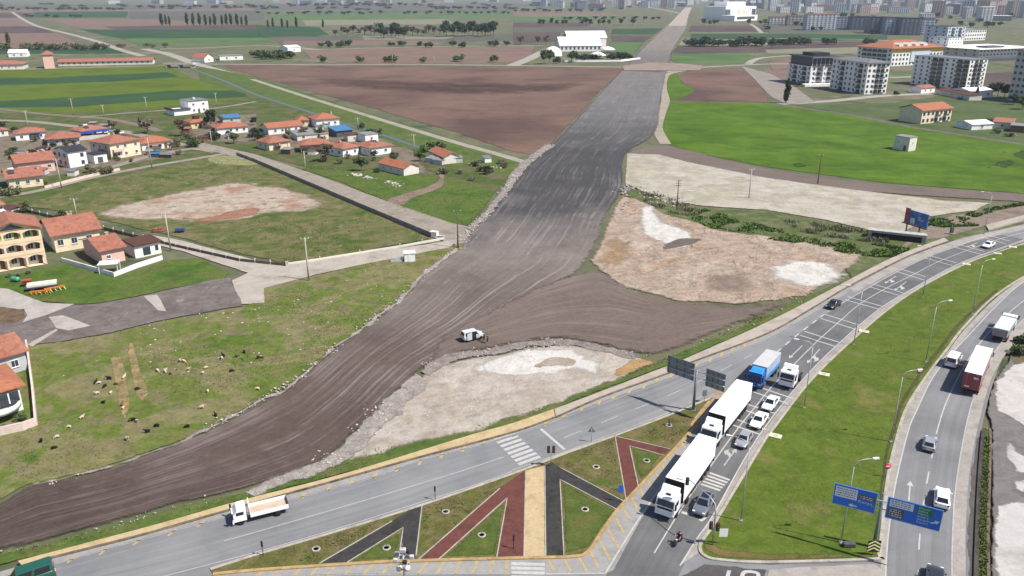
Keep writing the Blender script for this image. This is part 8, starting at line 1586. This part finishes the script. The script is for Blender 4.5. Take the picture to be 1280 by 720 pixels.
blades('grass_tufts', 'rough grass tufts on the traffic island', (('320,697 490,648 398,703', .3), ('530,634 622,612 528,694', .25), ('704,577 766,549 778,618 706,584', .25), ('798,545 868,510 858,538 840,556', .2)), 1500, .08, .18, [leafmat('tuft_green', None), leafmat('tuft_dry', None)], ZR + .12, 6, clump=.3)
blades('grass_tufts', 'short grass tufts on the green median', (('1275,305 1149,362 1054,438 967,538 897,650 884,690 960,698 1090,694 1105,602 1158,470 1208,407 1270,345', 1),), 5000, .05, .12, [leafmat('lawn_blade', (.095, .13, .03)), leafmat('lawn_blade_dry', (.15, .14, .06))], ZMED, 7, clump=.12)
blades('weeds', 'bushy weeds in the verge beside the service yard', (('1230,545 1237,545 1236,600 1234,660 1234,720 1224,720 1223,660 1226,600', 1),), 900, .1, .3, LW, ZR + .16, 8)
ico = bmesh.new(); bmesh.ops.create_icosphere(ico, subdivisions=1, radius=1.0); ICO_V = np.array([v.co[:] for v in ico.verts]); ICO_F = [[v.index for v in f.verts] for f in ico.faces]; ico.free()
def rocks(name, label, runs, mats, z, seed, area=()):
    rr = np.random.default_rng(seed); V, F_, MI = [], [], []; nv = 0
    def add(x, y, s):
        nonlocal nv
        v = ICO_V * (1 + .35 * (rr.random((len(ICO_V), 1)) - .5)) * np.array([rr.uniform(.7, 1.3), rr.uniform(.7, 1.3), rr.uniform(.5, .9)]) * s; a = rr.uniform(0, 6.28); c_, s_ = math.cos(a), math.sin(a)
        v = np.column_stack([v[:, 0] * c_ - v[:, 1] * s_ + x, v[:, 0] * s_ + v[:, 1] * c_ + y, v[:, 2] + z + s * .25]); V.append(v)
        k = int(rr.integers(len(mats)))
        for f in ICO_F: F_.append([i + nv for i in f]); MI.append(k)
        nv += len(v)
    for px, width, dens, smin, smax in runs:
        pts = resample(catmull([G(x, y, z) for x, y in P(px)], False), False, .8); of = offset_line(pts, 1.0)
        for a, b in zip(pts, of):
            if mnoise.noise(Vector((a.x * .15, a.y * .15, seed))) < rr.uniform(-.45, .25): continue
            for _ in range(rr.poisson(dens * .8)):
                t_ = rr.normal(0, .4) * width; q = a + (b - a) * t_; add(q.x + rr.uniform(-.4, .4), q.y + rr.uniform(-.4, .4), smin + (smax - smin) * rr.random() ** 2.5)
    for pl, n, smin, smax in area:
        arr = np.array([tuple(G(x, y, z)) for x, y in P(pl)]); lo, hi = arr.min(0), arr.max(0); c = rr.uniform(lo, hi, (n * 4, 2)); c = c[inside(c, arr)][:n]
        for q in c: add(q[0], q[1], smin + (smax - smin) * rr.random() ** 3)
    me = D.meshes.new(name); me.from_pydata(np.vstack(V).tolist(), [], F_); [me.materials.append(m) for m in mats]; me.polygons.foreach_set('material_index', MI); me.update(); o = D.objects.new(name, me); C.objects.link(o); return tag(o, label, 'rubble', None, 'stuff')
RK = [pmat('rock_pale', (0.36, 0.32, 0.29, 1), .95, 0, .2, .15, .4), pmat('rock_pink', (0.30, 0.25, 0.23, 1), .95, 0, .2, .15, .4), pmat('rock_grey', (0.20, 0.19, 0.19, 1), .95, 0, .2, .15, .4)]
RK2 = [pmat('rock_white', (0.42, 0.385, 0.35, 1), .95, 0, .2, .1, .4), RK[0]]
rocks('rubble', 'pale stones piled along the left edge of the dirt road', (('32,606 112,591 175,569 245,542 320,504 360,481 425,428 452,409 495,378 527,344 570,311', 1.5, 9, .06, .22), ('570,311 590,286 622,252 655,208 688,181', 2.2, 7, .1, .34)), RK2, .3, 21)
rocks('rubble', 'stones along the lower edge of the dirt road', (('0,690 95,669 212,636 320,609 405,578', 0.9, 3, .05, .16), ('405,578 445,545 480,511 508,484', 3.4, 16, .05, .22)), RK2, .3, 22)
rocks('rubble', 'grey stones heaped along the top of the pit ground', (('530,456 560,446 600,442 640,435 702,428 760,437 806,447', 2.4, 17, .06, .24), ('845,442 902,417 960,396 1005,374', 1.0, 1.5, .1, .3)), RK, .3, 23)
rocks('rubble', 'grey rubble at the head of the drain', (('785,236 800,240 820,246 845,256 862,262', 6.0, 16.0, .15, .6), ('778,262 782,240 786,228', 1.5, 3.0, .2, .6)), RK, .2, 24)
rocks('rubble', 'row of pale debris on the green lot below the houses', (('437,216 452,221 470,224 485,228 500,233', 2.5, 7.0, .15, .7), ('590,205 606,212 622,208', 4, 4, .2, .7)), RK2, .15, 25)
rocks('stones', 'white stones scattered over the grazed pasture', (('125,421 170,412 205,404 260,392 306,385', 3.0, 3.0, .05, .2),), RK2, .1, 26, area=(('130,421 305,386 395,345 460,330 520,330 480,372 420,420 330,455 200,470', 260, .04, .24), ('32,600 60,440 330,460 300,510 112,586', 20, .04, .14)))
rocks('clods', 'loose clods and stones on the quarry ground', (('750,340 780,360 850,378 960,376 1010,370', .8, 5, .06, .2),), [RK[1], pmat('clod_tan', (0.32, 0.22, 0.15, 1), .95, 0, .2, .2, .4), pmat('clod_light', (0.40, 0.31, 0.24, 1), .95, 0, .2, .2, .4)], .15, 27, area=(('777,246 835,270 960,296 1085,319 1010,370 850,376 750,340 740,325', 1100, .06, .26),))
rocks('clods', 'small clods on the pit ground', (), [RK2[0], pmat('clod_pit', (0.44, 0.40, 0.36, 1), .95, 0, .2, .1, .4)], .2, 28, area=(('410,578 480,515 570,452 702,432 820,454 690,506 520,554', 500, .04, .16),))
# ================================================================== light and air
SUN_EL, SUN_DIR = 54.0, Vector((0.93, -0.37))       # direction towards the sun on the ground
az = math.atan2(SUN_DIR.x, SUN_DIR.y)
sun = D.objects.new('sun', D.lights.new('sun', 'SUN')); C.objects.link(sun)
sun.data.energy = 4.7; sun.data.angle = math.radians(0.5); sun.data.color = (1.0, 0.945, 0.86)
h = SUN_DIR.normalized() * math.cos(math.radians(SUN_EL)); to_sun = Vector((h.x, h.y, math.sin(math.radians(SUN_EL))))
sun.rotation_euler = to_sun.to_track_quat('Z', 'Y').to_euler(); sun.location = (200, -100, 300)
W = D.worlds.new('World'); S.world = W; W.use_nodes = True; wt = W.node_tree
sky = wt.nodes.new('ShaderNodeTexSky'); sky.sky_type = 'NISHITA'; sky.sun_disc = False
sky.sun_elevation = math.radians(SUN_EL); sky.sun_rotation = az; sky.altitude = 1000; sky.dust_density = 2.0
bgn = wt.nodes['Background']; bgn.inputs['Strength'].default_value = 0.095; wt.links.new(sky.outputs[0], bgn.inputs['Color'])
S.view_settings.view_transform = 'Standard'; S.view_settings.look = 'None'; S.view_settings.gamma = 1; S.view_settings.use_curve_mapping = False
S.view_settings.exposure = 0.62
if HAZE:
    hm = D.materials.new('haze'); hm.use_nodes = True; ht = hm.node_tree; ht.nodes.clear()
    ho = ht.nodes.new('ShaderNodeOutputMaterial'); hv = ht.nodes.new('ShaderNodeVolumePrincipled')
    hv.inputs['Color'].default_value = (0.78, 0.86, 1.0, 1); hv.inputs['Density'].default_value = HAZE; hv.inputs['Anisotropy'].default_value = 0.2
    ht.links.new(hv.outputs[0], ho.inputs['Volume'])
    mb = MB(); mb.box(-13000, 13000, -80, 15000, -1.0, 75.0); hz = mb.build('haze', hm)
    tag(hz, 'thin bluish air haze over the plain', 'haze', None, 'stuff')
